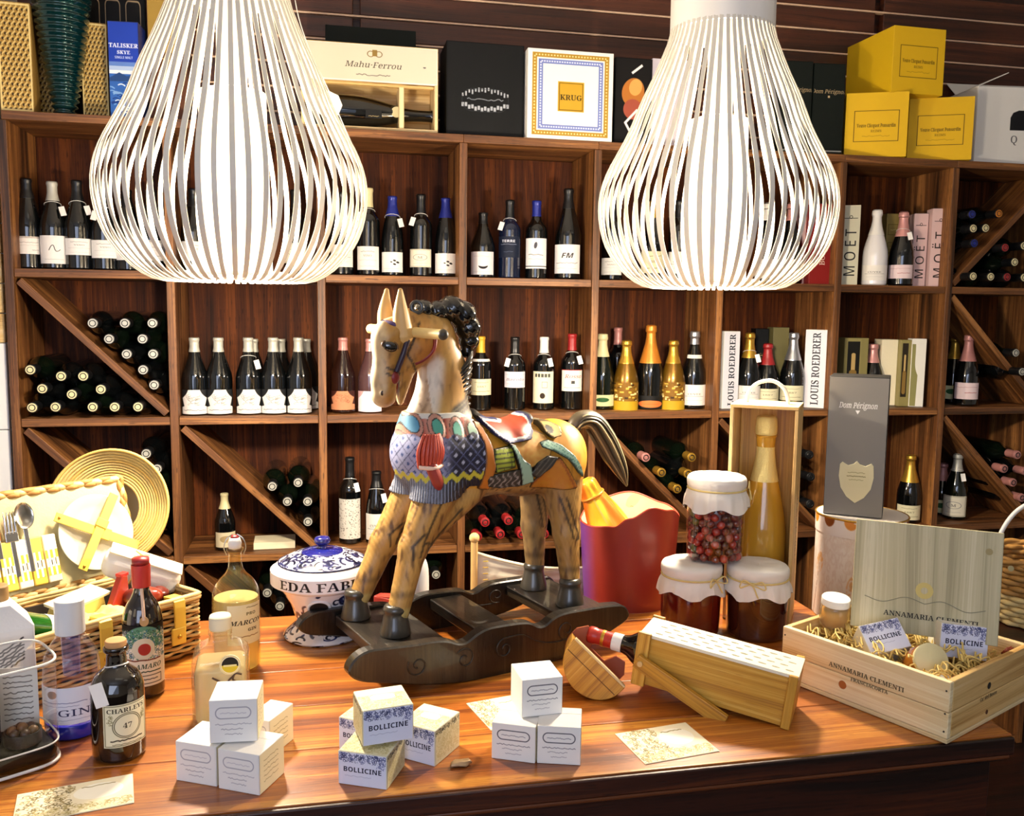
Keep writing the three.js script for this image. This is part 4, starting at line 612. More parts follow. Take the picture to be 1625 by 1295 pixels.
function bodyC(x, y, z, n) {
  const w = 0.5 + 0.5 * nz3(x * 1.6, y * 0.45, z * 1.6, 75), g = 0.5 + 0.5 * nz3(x, y, z, 22), fine = 0.5 + 0.5 * nz3(x, y * 0.6, z, 190);
  let c = mix3(cTan, cGold, g);
  if (y > 0.465) {                                       // neck and head
    c = mix3(C(0xb98540), C(0xd0a558), g);
    c = mix3(c, C(0xe4dccb), 0.95 * sstep(0.008, -0.01, polyD(x, y, neckPatch)) * (0.75 + 0.25 * w));
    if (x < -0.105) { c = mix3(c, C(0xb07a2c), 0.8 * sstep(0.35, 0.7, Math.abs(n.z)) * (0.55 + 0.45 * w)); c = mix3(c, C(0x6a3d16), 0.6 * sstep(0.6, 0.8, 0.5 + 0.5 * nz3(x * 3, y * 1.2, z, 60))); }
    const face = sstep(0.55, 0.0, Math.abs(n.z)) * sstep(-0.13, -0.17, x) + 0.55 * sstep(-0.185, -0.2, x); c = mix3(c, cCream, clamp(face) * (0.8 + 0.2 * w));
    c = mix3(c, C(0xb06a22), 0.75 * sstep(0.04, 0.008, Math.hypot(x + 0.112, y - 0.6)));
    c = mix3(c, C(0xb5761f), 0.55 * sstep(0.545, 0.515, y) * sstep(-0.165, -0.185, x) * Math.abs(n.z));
    const maneD = lineD(x, y, [hs(742, 556, 0), hs(744, 600, 0), hs(738, 640, 0), hs(712, 655, 0)]) - 0.016; c = mix3(c, cBlk, 0.97 * sstep(0.009, 0.0, maneD));
    if (maneD < 0.004 && Math.sin((y - x * 0.5) * 620) > 0.5) c = mix3(c, C(0x8c8263), 0.6);
  } else if (y < 0.335) {                                // legs and belly
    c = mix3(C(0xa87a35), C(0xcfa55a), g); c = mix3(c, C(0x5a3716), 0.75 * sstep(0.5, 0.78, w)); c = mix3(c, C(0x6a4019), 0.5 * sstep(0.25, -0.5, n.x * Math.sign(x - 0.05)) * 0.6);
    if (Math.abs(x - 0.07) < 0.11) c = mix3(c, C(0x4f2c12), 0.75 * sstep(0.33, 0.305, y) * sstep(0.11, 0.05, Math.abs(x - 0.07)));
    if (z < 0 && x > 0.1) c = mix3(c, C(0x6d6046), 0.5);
    c = mix3(c, C(0x3a2712), 0.55 * sstep(0.012, 0.0, Math.abs(y - 0.15)) ); c = mix3(c, C(0xd3c077), 0.7 * sstep(0.128, 0.118, y));
  } else { c = mix3(C(0xc98a22), C(0xd9a22e), g); c = mix3(c, cOrange, 0.35 * w); }
  c = mix3(c, C(0x4a2a10), 0.42 * sstep(0.56, 0.85, w) + 0.18 * sstep(0.6, 0.9, fine));
  c = c.map((q) => q * 0.88); const l = Math.min(...legLines.map((q) => lineD(x, y, q))); if (Math.abs(n.z) > 0.3) c = mix3(c, cBlk, 0.9 * sstep(0.0034, 0.0014, l));
  return c;
}
const paintM = phy({ vertexColors: true, roughness: 0.5, clearcoat: 0.1, clearcoatRoughness: 0.3 });
const horse = thing('rocking_horse', 'carved wooden rocking horse painted in gold, red and blue, standing on the counter', 'rocking horse', [HO.x, HO.y, HO.z], HT);
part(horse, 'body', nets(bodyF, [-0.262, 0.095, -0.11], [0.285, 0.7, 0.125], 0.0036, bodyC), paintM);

// carved cloths and tack: raised shells of the body inside an outline seen from the side
function polyD(x, y, p) {
  let d = 1e9, s = 1;
  for (let i = 0, j = p.length - 1; i < p.length; j = i++) {
    const ex = p[j][0] - p[i][0], ey = p[j][1] - p[i][1], wx = x - p[i][0], wy = y - p[i][1], t = clamp((wx * ex + wy * ey) / (ex * ex + ey * ey));
    d = Math.min(d, (wx - ex * t) ** 2 + (wy - ey * t) ** 2);
    const c1 = y >= p[i][1], c2 = y < p[j][1], c3 = ex * wy > ey * wx; if ((c1 && c2 && c3) || (!c1 && !c2 && !c3)) s = -s;
  }
  return s * Math.sqrt(d);
}
function shell(name, pts, off, colour, { near = 0.0, side = 0, step = 0.0032, relief } = {}) {
  if (near && !side) { for (const sd of [1, -1]) shell(name, pts, off, colour, { near, side: sd, step, relief }); return; }
  const xs = pts.map((p) => p[0]), ys = pts.map((p) => p[1]);
  const f = (x, y, z) => { const p = polyD(x, y, pts); if (p > 0.02) return p; let b = bodyF(x, y, z); const q = b - off - (relief ? relief(x, y, z) : 0); let r = Math.max(q, p, -b - 0.006); if (near) r = Math.max(r, near - z * side); return r; };
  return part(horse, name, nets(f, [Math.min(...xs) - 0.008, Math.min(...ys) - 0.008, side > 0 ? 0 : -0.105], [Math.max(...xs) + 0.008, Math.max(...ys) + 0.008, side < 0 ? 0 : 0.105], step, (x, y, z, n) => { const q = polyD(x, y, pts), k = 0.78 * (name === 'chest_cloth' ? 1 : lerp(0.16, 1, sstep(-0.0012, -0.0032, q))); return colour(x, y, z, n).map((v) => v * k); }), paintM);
}
const poly = (l, z = 0.072) => l.map(([a, b]) => hs(a, b, z));
// chest cloth
const cLav = C(0xa3a9cf), cNavy = C(0x171a33), cYel = C(0xd3c93a), cFr = C(0x8c93a8), cRed = C(0xb23a26), cTeal = C(0x4fae97), cBlue = C(0x4d97bd), cMint = C(0x9fc4ab), cLime = C(0x9fae2f), cWhite = C(0xe6e2d6), cInk = C(0x2a2620), cSal = C(0xc58d78);
const ccTop = 0.487, ccBot = 0.318;
const ovals = [[667, 676, cBlue], [697, 679, cTeal], [727, 683, cTeal], [752, 684, cMint]].map(([a, b, c]) => [...hs(a, b, 0.07), c]);
shell('chest_cloth', [[-0.26, ccTop], [-0.05, ccTop], hs(762, 668, 0.07), hs(768, 700, 0.07), hs(762, 770, 0.07), hs(745, 772, 0.07), [-0.06, ccBot + 0.004], [-0.11, ccBot], [-0.26, ccBot + 0.012]], 0.0055, (x, y, z, n) => {
  const front = sstep(-0.07, -0.12, x + 0.04 * n.x), edge = 0.445 + 0.004 * Math.sin(x * 160);
  if (y > edge) {                                        // scalloped band with ovals
    for (const [ox, oy, oc] of ovals) { const d = Math.hypot((x - ox) / 0.0105, (y - oy) / 0.0165); if (d < 0.9) return oc; if (d < 1.05) return cInk; if (d < 1.5) return cSal; if (d < 1.62) return cInk; }
    if (y > ccTop - 0.009) return cWhite; return mix3(cRed, cSal, 0.4 + 0.4 * Math.sin(x * 300));
  }
  const wave = 0.366 + 0.004 * Math.sin(x * 260 + z * 200);
  if (Math.abs(y - wave) < 0.0055) return cYel;
  if (y < wave) return mix3(mix3(cFr, cNavy, 1 - front), cInk, 0.75 * sstep(0.1, 0.7, Math.sin((x + z * 0.8) * 900)));
  let c = mix3(cNavy, cLav, front);
  const a = (x + z * 0.7) * 100, b = y * 100, g1 = Math.abs(Math.sin(a + b)), g2 = Math.abs(Math.sin(a - b));
  if (Math.min(g1, g2) < 0.13) c = mix3(c, front > 0.5 ? C(0x23305e) : C(0x6f78a8), 0.85);
  else if (g1 > 0.9 && g2 > 0.9) c = front > 0.5 ? C(0x31508f) : C(0xb9bfd8);
  return c;
}, { step: 0.0022, relief: (x, y, z) => 0.0012 * Math.sin((x + z * 0.8) * 900) * sstep(0.365, 0.355, y) + 0.002 * ovals.reduce((m, [ox, oy]) => Math.max(m, sstep(1.5, 0.9, Math.hypot((x - ox) / 0.0105, (y - oy) / 0.0165))), 0) });
shell('shoulder_band', poly([[757, 668], [770, 672], [778, 705], [781, 740], [776, 778], [758, 776], [764, 740], [766, 705]]), 0.008, () => cOrange);
shell('lime_patch', poly([[781, 712], [813, 707], [817, 742], [783, 750], [779, 732]]), 0.0065, (x, y) => (Math.abs(Math.sin(x * 330)) > 0.95 || Math.abs(Math.sin(y * 330)) > 0.96 ? cInk : cLime), { near: 0.02 });
shell('saddle_pad', poly([[765, 676], [790, 690], [806, 706], [815, 707], [822, 730], [835, 745], [868, 730], [876, 712], [872, 690], [855, 684], [835, 700], [800, 700]]), 0.0055, (x, y, z) => mix3(C(0xe0bb62), cOrange, 0.5 + 0.5 * nz3(x, y, z, 120)), { near: 0.015 });
shell('dark_pocket', poly([[771, 754], [785, 751], [824, 744], [828, 773], [795, 776], [771, 772], [769, 760]]), 0.009, (x, y) => (Math.sin(x * 420 + Math.sin(y * 300) * 2) > 0.72 ? cGrey : C(0x2c2d2b)), { near: 0.02 });
shell('mint_strap', poly([[806, 702], [818, 706], [828, 728], [838, 736], [846, 764], [828, 772], [822, 744], [814, 716]]), 0.0105, (x, y) => (polyD(x, y, poly([[806, 702], [818, 706], [828, 728], [838, 736], [846, 764], [828, 772], [822, 744], [814, 716]])) > -0.0022 ? cInk : cMint), { near: 0.02 });
shell('bed_roll', poly([[838, 752], [848, 734], [866, 722], [880, 724], [872, 738], [850, 758]]), 0.012, (x, y) => (Math.sin((x - y) * 500) > 0.5 ? C(0x6a665c) : C(0x34322e)), { near: 0.02 });
shell('flank_cloth', poly([[846, 764], [876, 730], [886, 724], [912, 772], [890, 776], [845, 776]]), 0.004, (x, y, z) => (Math.min(lineD(x, y, poly([[880, 726], [846, 768]])), lineD(x, y, poly([[884, 728], [905, 772]]))) < 0.0022 ? cRust : mix3(cGold, cOrange, 0.6 + 0.4 * nz3(x, y, z, 100))), { near: 0.02 });
shell('rump_ribbon', poly([[858, 702], [872, 698], [890, 705], [906, 722], [917, 744], [920, 756], [910, 748], [896, 728], [878, 716], [860, 710]]), 0.009, (x, y) => (Math.sin((x * 0.6 + y) * 800) > 0.65 ? C(0x4f8a76) : C(0xa8d0b8)), { near: 0.01 });
shell('rump_knot', poly([[862, 668], [876, 668], [886, 676], [882, 690], [868, 694], [860, 684]], 0.045), 0.012, (x, y) => (Math.hypot(x - hs(868, 680, 0.045)[0], y - hs(868, 680, 0.045)[1]) < 0.008 ? cInk : C(0xd8b46a)), { near: 0.004 });
{ // saddle: seat with raised front and back
  const S = (px, py) => hs(px, py, 0.045), a = S(760, 658), b = S(850, 662), m1 = S(790, 682), m2 = S(820, 678);
  const sb = [capsule([a[0] + 0.006, a[1] - 0.004, 0], [m1[0], m1[1] - 0.014, 0], 0.012, 0.018, 2.2), capsule([m1[0], m1[1] - 0.014, 0], [m2[0], m2[1] - 0.014, 0], 0.018, 0.02, 2.5), capsule([m2[0], m2[1] - 0.014, 0], [b[0] - 0.006, b[1] - 0.006, 0], 0.02, 0.015, 2.6)];
  const f = (x, y, z) => { let d = 9; for (const c of sb) d = smin(d, capD(c, x, y, z), 0.018); const rim = polyD(x, y, poly([[762, 660], [800, 668], [846, 658], [848, 684], [838, 697], [802, 703], [782, 690]], 0.055)); return smin(d, Math.max(bodyF(x, y, z) - 0.012, rim), 0.008); };
  part(horse, 'saddle', nets(f, [-0.02, 0.36, -0.09], [0.19, 0.51, 0.09], 0.003, (x, y, z) => { const e = polyD(x, y, poly([[772, 668], [800, 672], [842, 662], [842, 680], [832, 690], [806, 695], [788, 686]], 0.055)); if (e < 0) return C(0xa83a1e); if (e < 0.004) return cWhite; return e < 0.0095 ? C(0x2b2f5c) : cInk; }), paintM);
}
{ // red tassel on the shoulder
  const p0 = hs(690, 692, 0.085), p1 = hs(688, 742, 0.088), p2 = hs(699, 788, 0.085), z = 0.083;
  const g = []; for (let i = 0; i < 9; i++) { const a = (i - 4) / 4; g.push(taperTube([[p0[0] + a * 0.016, p0[1], z - 0.012 * a * a], [lerp(p0[0], p1[0], 0.5) + a * 0.0265, (p0[1] + p1[1]) / 2, z + 0.006 - 0.014 * a * a], [p1[0] + a * 0.023, p1[1], z + 0.003 - 0.012 * a * a]], [0.0034, 0.0045, 0.004], 10, 7)); }
  const tas = part(horse, 'tassel', merge(g), flat(0xb4422c, 0.4)); 
  part(tas, 'tassel_collar', tube([[p1[0] - 0.025, p1[1], z - 0.006], [p1[0], p1[1] - 0.001, z + 0.009], [p1[0] + 0.025, p1[1] + 0.002, z - 0.006]], 0.0042, 12, 8), flat(0xe2c4b0, 0.5));
  part(tas, 'tassel_tip', taperTube([[p1[0], p1[1] - 0.002, z], [lerp(p1[0], p2[0], 0.5) + 0.002, (p1[1] + p2[1]) / 2, z + 0.002], [p2[0] + 0.006, p2[1], z - 0.012]], [0.0125, 0.0115, 0.003], 14, 10), flat(0x8e2a22, 0.4));
}
// mane: glossy black curls, then a ribbed strip down the neck
const maneM = phy({ color: 0x0a0a0b, roughness: 0.14, clearcoat: 0.6 });
{ const lumps = [[672, 491, 0.019], [694, 494, 0.021], [716, 490, 0.026], [733, 499, 0.028], [742, 520, 0.026], [744, 541, 0.02], [740, 558, 0.013]].map(([a, b, r]) => [...hs(a, b, 0), r]);
  const f = (x, y, z) => { let d = 9; for (const [a, b, r] of lumps) d = smin(d, Math.hypot(x - a, y - b, z / 1.2) - r, 0.005); return d + 0.0003 * Math.sin((x + y) * 420 + z * 160); };
  part(horse, 'mane', nets(f, [-0.15, 0.58, -0.045], [0.05, 0.74, 0.045], 0.003, null), maneM); }
{ const [x, y] = hs(668, 488, 0.03); part(horse, 'mane_curl', at(new THREE.TorusGeometry(0.0105, 0.0045, 8, 20), 0, 0, 0, 0, -0.7), phy({ color: 0x2e3235, roughness: 0.2, clearcoat: 0.5 }), [x - 0.004, y, 0.02]);
  for (let i = 0; i < 11; i++) { const t = i / 10, a = hs(lerp(743, 738, t), lerp(556, 650, t), 0), b = hs(lerp(730, 700, t) + 2, lerp(585, 658, t), 0.03); part(horse, 'mane_ridge', taperTube([[a[0] + 0.004, a[1], 0.006], [lerp(a[0], b[0], 0.5) + 0.004, lerp(a[1], b[1], 0.45), 0.028], [b[0], b[1], 0.034]], [0.0045, 0.005, 0.0022], 10, 7), i % 3 ? maneM : flat(0x2d2a25, 0.3)); } }
// ears, eyes, handle, bridle
for (const s of [1, -1]) { const e0 = hs(s > 0 ? 637 : 610, 522, 0.026 * s), e1 = hs(s > 0 ? 635 : 614, 461, 0.028 * s); part(horse, 'ear', taperTube([[e0[0] + 0.006, e0[1] - 0.012, 0.022 * s], [lerp(e0[0], e1[0], 0.45), lerp(e0[1], e1[1], 0.45), 0.027 * s], [e1[0], e1[1], 0.029 * s]], [0.0205, 0.0155, 0.0045], 14, 12), std({ color: 0xd0a866, roughness: 0.42 })); }
{ const p = hs(622, 549, 0.034); for (const s of [1, -1]) { const e = part(horse, 'eye', new THREE.SphereGeometry(0.0115, 18, 12).scale(1.25, 0.9, 0.55), phy({ color: 0x14110e, roughness: 0.1, clearcoat: 1 }), [p[0] - 0.002, p[1] - 0.001, 0.0295 * s], [0, s * -0.3, -0.35]); part(e, 'eyelid', at(new THREE.TorusGeometry(0.0125, 0.0017, 6, 24, 3.6), 0, 0, 0.001 * s, 0, 0, 0).scale(1.2, 0.9, 1), std({ color: 0x6e4a20, roughness: 0.4 })); } }
{ const h0 = hs(702, 531, 0.115), h1 = hs(590, 522, -0.105); const hd = part(horse, 'handle', tube([[h0[0], h0[1], 0.118], [h1[0] + 0.0, h1[1], -0.108]], 0.0098, 8, 14), std({ color: 0xdcc07e, roughness: 0.45 }));
  for (const [q, z] of [[h0, 0.118], [h1, -0.108]]) part(hd, 'handle_end', new THREE.SphereGeometry(0.0102, 14, 10), std({ color: z > 0 ? 0x3a3328 : 0xd9bd7a, roughness: 0.5 }), [q[0], q[1], z]); }
const bridM = flat(0x2a1a2c, 0.35), bridR = flat(0x7a1f1c, 0.4);
for (const s of [1, -1]) {
  const B = (px, py, z) => { const q = hs(px, py, 0.036); return [q[0], q[1], z * s]; };
  part(horse, 'bridle_strap', tube([B(650, 533, 0.033), B(641, 560, 0.035), B(632, 590, 0.028)], 0.0058, 16, 8), bridM);
  part(horse, 'bridle_strap', tube([B(692, 536, 0.034), B(688, 555, 0.036), B(676, 570, 0.03), B(662, 578, 0.026)], 0.004, 16, 8), bridR);
  part(horse, 'brow_band', tube([B(619, 512, 0.0), B(630, 515, 0.026), B(650, 525, 0.036)], 0.0052, 16, 8), flat(0x4d3a6a, 0.4));
  part(horse, 'bit', new THREE.SphereGeometry(0.0095, 14, 10).scale(1, 1.3, 0.6), bridR, B(630, 600, 0.026));
}
// hooves, tail, rockers and cross boards
for (const s of [1, -1]) part(horse, 'nostril', new THREE.SphereGeometry(0.0042, 10, 8).scale(0.8, 1.2, 0.5), flat(0x2a160a, 0.5), [-0.2005, 0.528, 0.0245 * s], [0, -0.5 * s, 0]);
part(horse, 'mouth_bit', taperTube([[-0.166, 0.565, 0.0], [-0.167, 0.54, 0.0], [-0.168, 0.518, 0.0]], [0.004, 0.0055, 0.003], 12, 8).scale(1, 1, 3.6), flat(0x8a2018, 0.4));
const hoofM = phy({ color: 0x3a362e, roughness: 0.3, clearcoat: 0.4 });
for (const [x, z] of [[-0.189, 0.065], [-0.221, -0.059], [0.2, 0.083], [0.195, -0.052]]) part(horse, 'hoof', lathe(smoothProfile([[0, 0.0], [0.029, 0.0], [0.0295, 0.006], [0.024, 0.03], [0.022, 0.042], [0.0235, 0.05], [0.019, 0.058], [0, 0.06]], 30), 24), hoofM, [x - 0.003, 0.0705, z]);
{ const q = [[905, 688], [918, 668], [937, 667], [955, 690], [972, 722], [985, 748], [994, 770]].map(([a, b]) => hs(a, b, 0)); const base = taperTube(q.map(([x, y]) => [x, y, 0]), [0.014, 0.02, 0.024, 0.026, 0.024, 0.0165, 0.003], 40, 16);
  const p = base.attributes.position; const tl = part(horse, 'tail', base, phy({ color: 0x4f4532, roughness: 0.4, clearcoat: 0.15 })); void p;
  for (let i = 0; i < 9; i++) { const a = -1.3 + i * 0.4; part(tl, 'tail_strand', taperTube(q.map(([x, y], k) => { const r = [0.014, 0.02, 0.024, 0.026, 0.024, 0.0165, 0.003][k] * 0.97, nx = Math.sin(a) * 0.8, t = k < 2 ? 0.6 : 0; return [x + r * nx * (1 - t), y + r * nx * 0.6 + r * t * nx, r * Math.cos(a)]; }), [0.0018, 0.0028, 0.003, 0.003, 0.0026, 0.0018, 0.0008], 30, 5), i % 2 ? flat(0x9a8d6a, 0.45) : flat(0x2a241b, 0.4)); } }
{
  const prof = [[-0.327, 0.066], [-0.318, 0.082], [-0.296, 0.093], [-0.26, 0.0925], [-0.21, 0.0885], [-0.165, 0.087], [-0.14, 0.083], [-0.117, 0.0735], [-0.1, 0.0735], [-0.078, 0.085], [-0.055, 0.092], [-0.024, 0.0925], [0.02, 0.09], [0.038, 0.086], [0.056, 0.076], [0.072, 0.076], [0.09, 0.086], [0.11, 0.092], [0.165, 0.0925], [0.23, 0.09], [0.262, 0.084], [0.275, 0.066], [0.268, 0.056], [0.24, 0.044], [0.2, 0.028], [0.15, 0.013], [0.1, 0.005], [0.05, 0.001], [-0.01, 0.0], [-0.07, 0.001], [-0.12, 0.005], [-0.17, 0.012], [-0.22, 0.023], [-0.27, 0.036], [-0.305, 0.046], [-0.32, 0.055]];
  const ease = (p) => new THREE.CatmullRomCurve3(p.map(([x, y]) => V(x, y, 0)), true, 'centripetal').getPoints(120).slice(0, -1).map((v) => [v.x, v.y]);
  for (const z of [0.16, -0.118]) {
    const r = part(horse, 'rocker', extrude(ease(prof).reverse(), 0.021, 0.003), M.black, [0, 0, z]); if (z < 0) r.scale.y = 0.84;
    const spiral = (cx, cy, dir, rad, turns, a0) => { const p = []; for (let i = 0; i <= 40; i++) { const t = i / 40, a = a0 + dir * t * turns * Math.PI * 2, q = rad * (1 - 0.8 * t); p.push([cx + q * Math.cos(a), cy + q * Math.sin(a), 0.0245]); } return tube(p, 0.0016, 60, 6); };
    for (const [cx, cy, dir, a0] of [[-0.2, 0.052, 1, 2.6], [-0.105, 0.046, -1, 2.4], [-0.02, 0.05, 1, 1.2], [0.12, 0.062, -1, -1.2]]) part(r, 'carved_scroll', spiral(cx, cy, dir, 0.021, 1.3, a0), M.black);
    part(r, 'carved_scroll', tube([[-0.014, 0.071, 0.0245], [0.02, 0.069, 0.0245], [0.05, 0.052, 0.0245], [0.085, 0.042, 0.0245], [0.127, 0.042, 0.0245]], 0.0016, 40, 6), M.black);
  }
  const boardG = (p0, p1) => cbox(p1 - p0, 0.022, 0.25, 0.003, 2);
  for (const [a, b] of [[-0.255, -0.118], [-0.045, 0.03], [0.145, 0.262]]) part(horse, 'cross_board', boardG(a, b), M.black, [(a + b) / 2, 0.059, 0.0315]);
}

// ---------- small white gift boxes ----------
const scriptFace = (dark) => print(128, 116, (c, w, h) => { fill(c, '#efece6', w, h); pill(c, 16, 20, 96, 30, dark ? '#55535a' : '#a9a6ac', 3); scrib(c, 28, 36, 72, 20, dark ? '#8d8890' : '#c9c5c8', 2); scrib(c, 14, 66, 100, 24, dark ? '#77737a' : '#b3afb4', 2); scrib(c, 30, 80, 60, 14, '#a9a4a8', 2); scrib(c, 40, 94, 48, 12, '#b5b0b2', 2); });
const facePale = scriptFace(false), faceInk = scriptFace(true), sideScript = print(100, 90, (c, w, h) => { fill(c, '#e6dcb8', w, h); for (let i = 0; i < 5; i++) scrib(c, 16, 20 + i * 12, 60, 14, '#a3966c', 1.5); });  // cream ground of the side print carries the warm lamp light
const floral = (c, x, y, w, h, col) => { for (let i = 0; i < w * h / 26; i++) { c.strokeStyle = col[i % col.length]; c.lineWidth = 1.6; c.beginPath(); c.arc(x + rnd() * w, y + rnd() * h, 1.5 + rnd() * 4, rnd() * 6, rnd() * 6 + 3); c.stroke(); } };
const bolFace = print(160, 120, (c, w, h) => { fill(c, '#dcdff0', w, h); floral(c, 4, 4, w - 8, 30, ['#2e3356', '#6a70a0', '#454b78']); floral(c, 130, 30, 24, 20, ['#6a70a0']); text(c, 'BOLLICINE', w / 2, 62, 25, '#1f2138', 'sans-serif', 'bold', 'center', 140); scrib(c, 20, 86, 90, 18, '#a9adc6', 1.5); });  // bluish ground carries the cool daylight on the front
const bolTop = print(140, 140, (c, w, h) => { fill(c, '#e6e2bc', w, h); floral(c, 4, 4, w - 8, h - 8, ['#cfc58d', '#d9cf9c', '#b8ad70']); c.fillStyle = '#f6f4e8'; c.beginPath(); c.roundRect(32, 44, 76, 40, 12); c.fill(); pill(c, 32, 44, 76, 40, '#a59a63', 2); });  // cream ground carries the warm lamp light on the top
const bolSide = print(140, 100, (c, w, h) => { fill(c, '#ddd6ae', w, h); floral(c, 2, 2, w - 4, 14, ['#3a3a34', '#77704c']); floral(c, 6, 20, w - 12, h - 30, ['#c4b984', '#cfc594']); });  // cream of the sides likewise holds the warm lamp light
function smallBox(label, pL, pR, y, kind, face, { s = 0.067, h = 0.06, group } = {}) {   // front bottom corners in the photograph
  const a = onY(pL[0], pL[1], y), b = onY(pR[0], pR[1], y), t = Math.atan2(-(b.z - a.z), b.x - a.x), m = a.clone().add(b).multiplyScalar(0.5), nx = Math.sin(t), nzv = Math.cos(t);
  const o = thing('small_gift_box', label, 'box', [m.x - nx * s / 2, y, m.z - nzv * s / 2], t, group), w = Math.min(a.distanceTo(b), s * 1.08);
  part(o, 'carton', cbox(w, h, s, 0.001), kind === 'bol' ? std({ color: 0xe3dfc8, roughness: 0.65 }) : M.white, [0, h / 2, 0]);
  part(o, 'front_print', plate(face, w * 0.97, h * 0.97), M.print, [0, h / 2, s / 2 + 0.0004]);
  if (kind === 'bol') part(o, 'top_print', plate(bolTop, w * 0.97, s * 0.97).rotateX(-Math.PI / 2), M.print, [0, h + 0.0004, 0]);
  part(o, 'side_print', plate(kind === 'bol' ? bolSide : sideScript, s * 0.96, h * 0.96).rotateY(Math.PI / 2), M.print, [w / 2 + 0.0004, h / 2, 0]);
  if (kind === 'bol') part(o, 'side_print', plate(bolSide, s * 0.96, h * 0.96).rotateY(-Math.PI / 2), M.print, [-w / 2 - 0.0004, h / 2, 0]);
  part(o, 'lid_flap', cbox(w * 0.985, 0.0006, s * 0.3, 0.0002), kind === 'bol' ? M.cream : M.white, [0, h + 0.0002, -s * 0.33]);
  return o;
}
const gl = 'small white gift boxes';
smallBox('white gift box at lower left of the left stack, faint oval on front', [280, 1238], [344, 1249], CT, 'w', facePale, { group: gl });
smallBox('white gift box at lower right of the left stack, cream lit side', [347, 1251], [412, 1263], CT, 'w', facePale, { group: gl });
smallBox('white gift box hidden at the back of the left stack', [392, 1197], [428, 1204], CT, 'w', facePale, { group: gl });
smallBox('white gift box on top of the left stack, below the corked bottle', [333, 1180], [409, 1176], CT + 0.0622, 'w', facePale, { h: 0.064, group: gl });
const gb = 'small patterned gift boxes';
smallBox('patterned box lettered BOLLICINE at the front bottom of middle stack', [537, 1243], [614, 1254], CT, 'bol', bolFace, { s: 0.074, h: 0.05, group: gb });
smallBox('patterned box at right of middle stack, lettering partly covered', [632, 1201], [690, 1217], CT, 'bol', bolFace, { s: 0.075, h: 0.056, group: gb });
smallBox('patterned box at back left of the middle stack, mostly hidden', [538, 1188], [600, 1202], CT, 'bol', bolFace, { s: 0.07, h: 0.052, group: gb });
smallBox('patterned box lettered BOLLICINE on top of the middle stack', [576, 1185], [656, 1172], CT + 0.0572, 'bol', bolFace, { s: 0.072, h: 0.053, group: gb });
smallBox('white gift box at lower left of right stack, dark oval outline', [780, 1203], [849, 1212], CT, 'w', faceInk, { h: 0.058, group: gl });
smallBox('white gift box at lower right of right stack, dark oval outline', [852, 1211], [921, 1215], CT, 'w', faceInk, { h: 0.06, group: gl });
smallBox('white gift box on top of the right stack, before the rocker', [828, 1139], [892, 1132], CT + 0.0602, 'w', faceInk, { h: 0.06, group: gl });

{ const q = onY(731, 1215, CT), g = new THREE.SphereGeometry(0.011, 16, 10).scale(1.6, 0.4, 0.8), p = g.attributes.position; for (let i = 0; i < p.count; i++) { const x = p.getX(i), y = p.getY(i), z = p.getZ(i), f = 1 + 0.5 * nz3(x, y, z, 140); p.setXYZ(i, x * f, y * f, z * f); } g.computeVertexNormals(); single('foil_scrap', 'small crumpled foil scrap on the counter between middle and right box stacks', 'scrap', g, flat(0xb99a72, 0.35, 0.4), [q.x, CT + 0.0045, q.z]); }
// ---------- postcards ----------
const card = (w, h, seedy) => print(w, h, (c) => { fill(c, '#ece2c4', w, h); floral(c, 2, 2, w * 0.46, h - 4, ['#8d7a4a', '#c9b88a', '#5f5432', '#f4ecd2']); floral(c, 4, h * 0.72, w - 8, h * 0.25, ['#a3935a', '#d8cb9a']); c.fillStyle = '#f6f2e2'; c.beginPath(); c.ellipse(w * 0.7, h * 0.38, w * 0.22, h * 0.26, 0, 0, 7); c.fill(); scrib(c, w * 0.55, h * 0.2, w * 0.3, 10, '#8d8048', 2.5); });
function postcard(label, corner, pr, depth, cell, group) { const a = onY(...corner, CT), b = onY(...pr, CT), t = Math.atan2(-(b.z - a.z), b.x - a.x), w = a.distanceTo(b), m = a.clone().add(b).multiplyScalar(0.5); const o = thing('postcard', label, 'card', [m.x - Math.sin(t) * depth / 2, CT + 0.0008, m.z - Math.cos(t) * depth / 2], t, group); part(o, 'sheet', cbox(w, 0.0012, depth, 0.0004), M.cream); part(o, 'card_print', plate(cell, w * 0.98, depth * 0.98).rotateX(-Math.PI / 2), M.print, [0, 0.0009, 0]); }
const cardA = card(170, 120), cardB = card(170, 120);
postcard('illustrated postcard lying alone before the wooden bottle carrier', [1024, 1214], [1142, 1193], 0.104, cardA, 'illustrated postcards');
postcard('illustrated postcard half under the right stack of white boxes', [779, 1160], [860, 1144], 0.11, cardB, 'illustrated postcards');
postcard('illustrated postcard at the counter edge by the photo bottom left', [18, 1313], [213, 1275], 0.085, cardA, 'illustrated postcards');

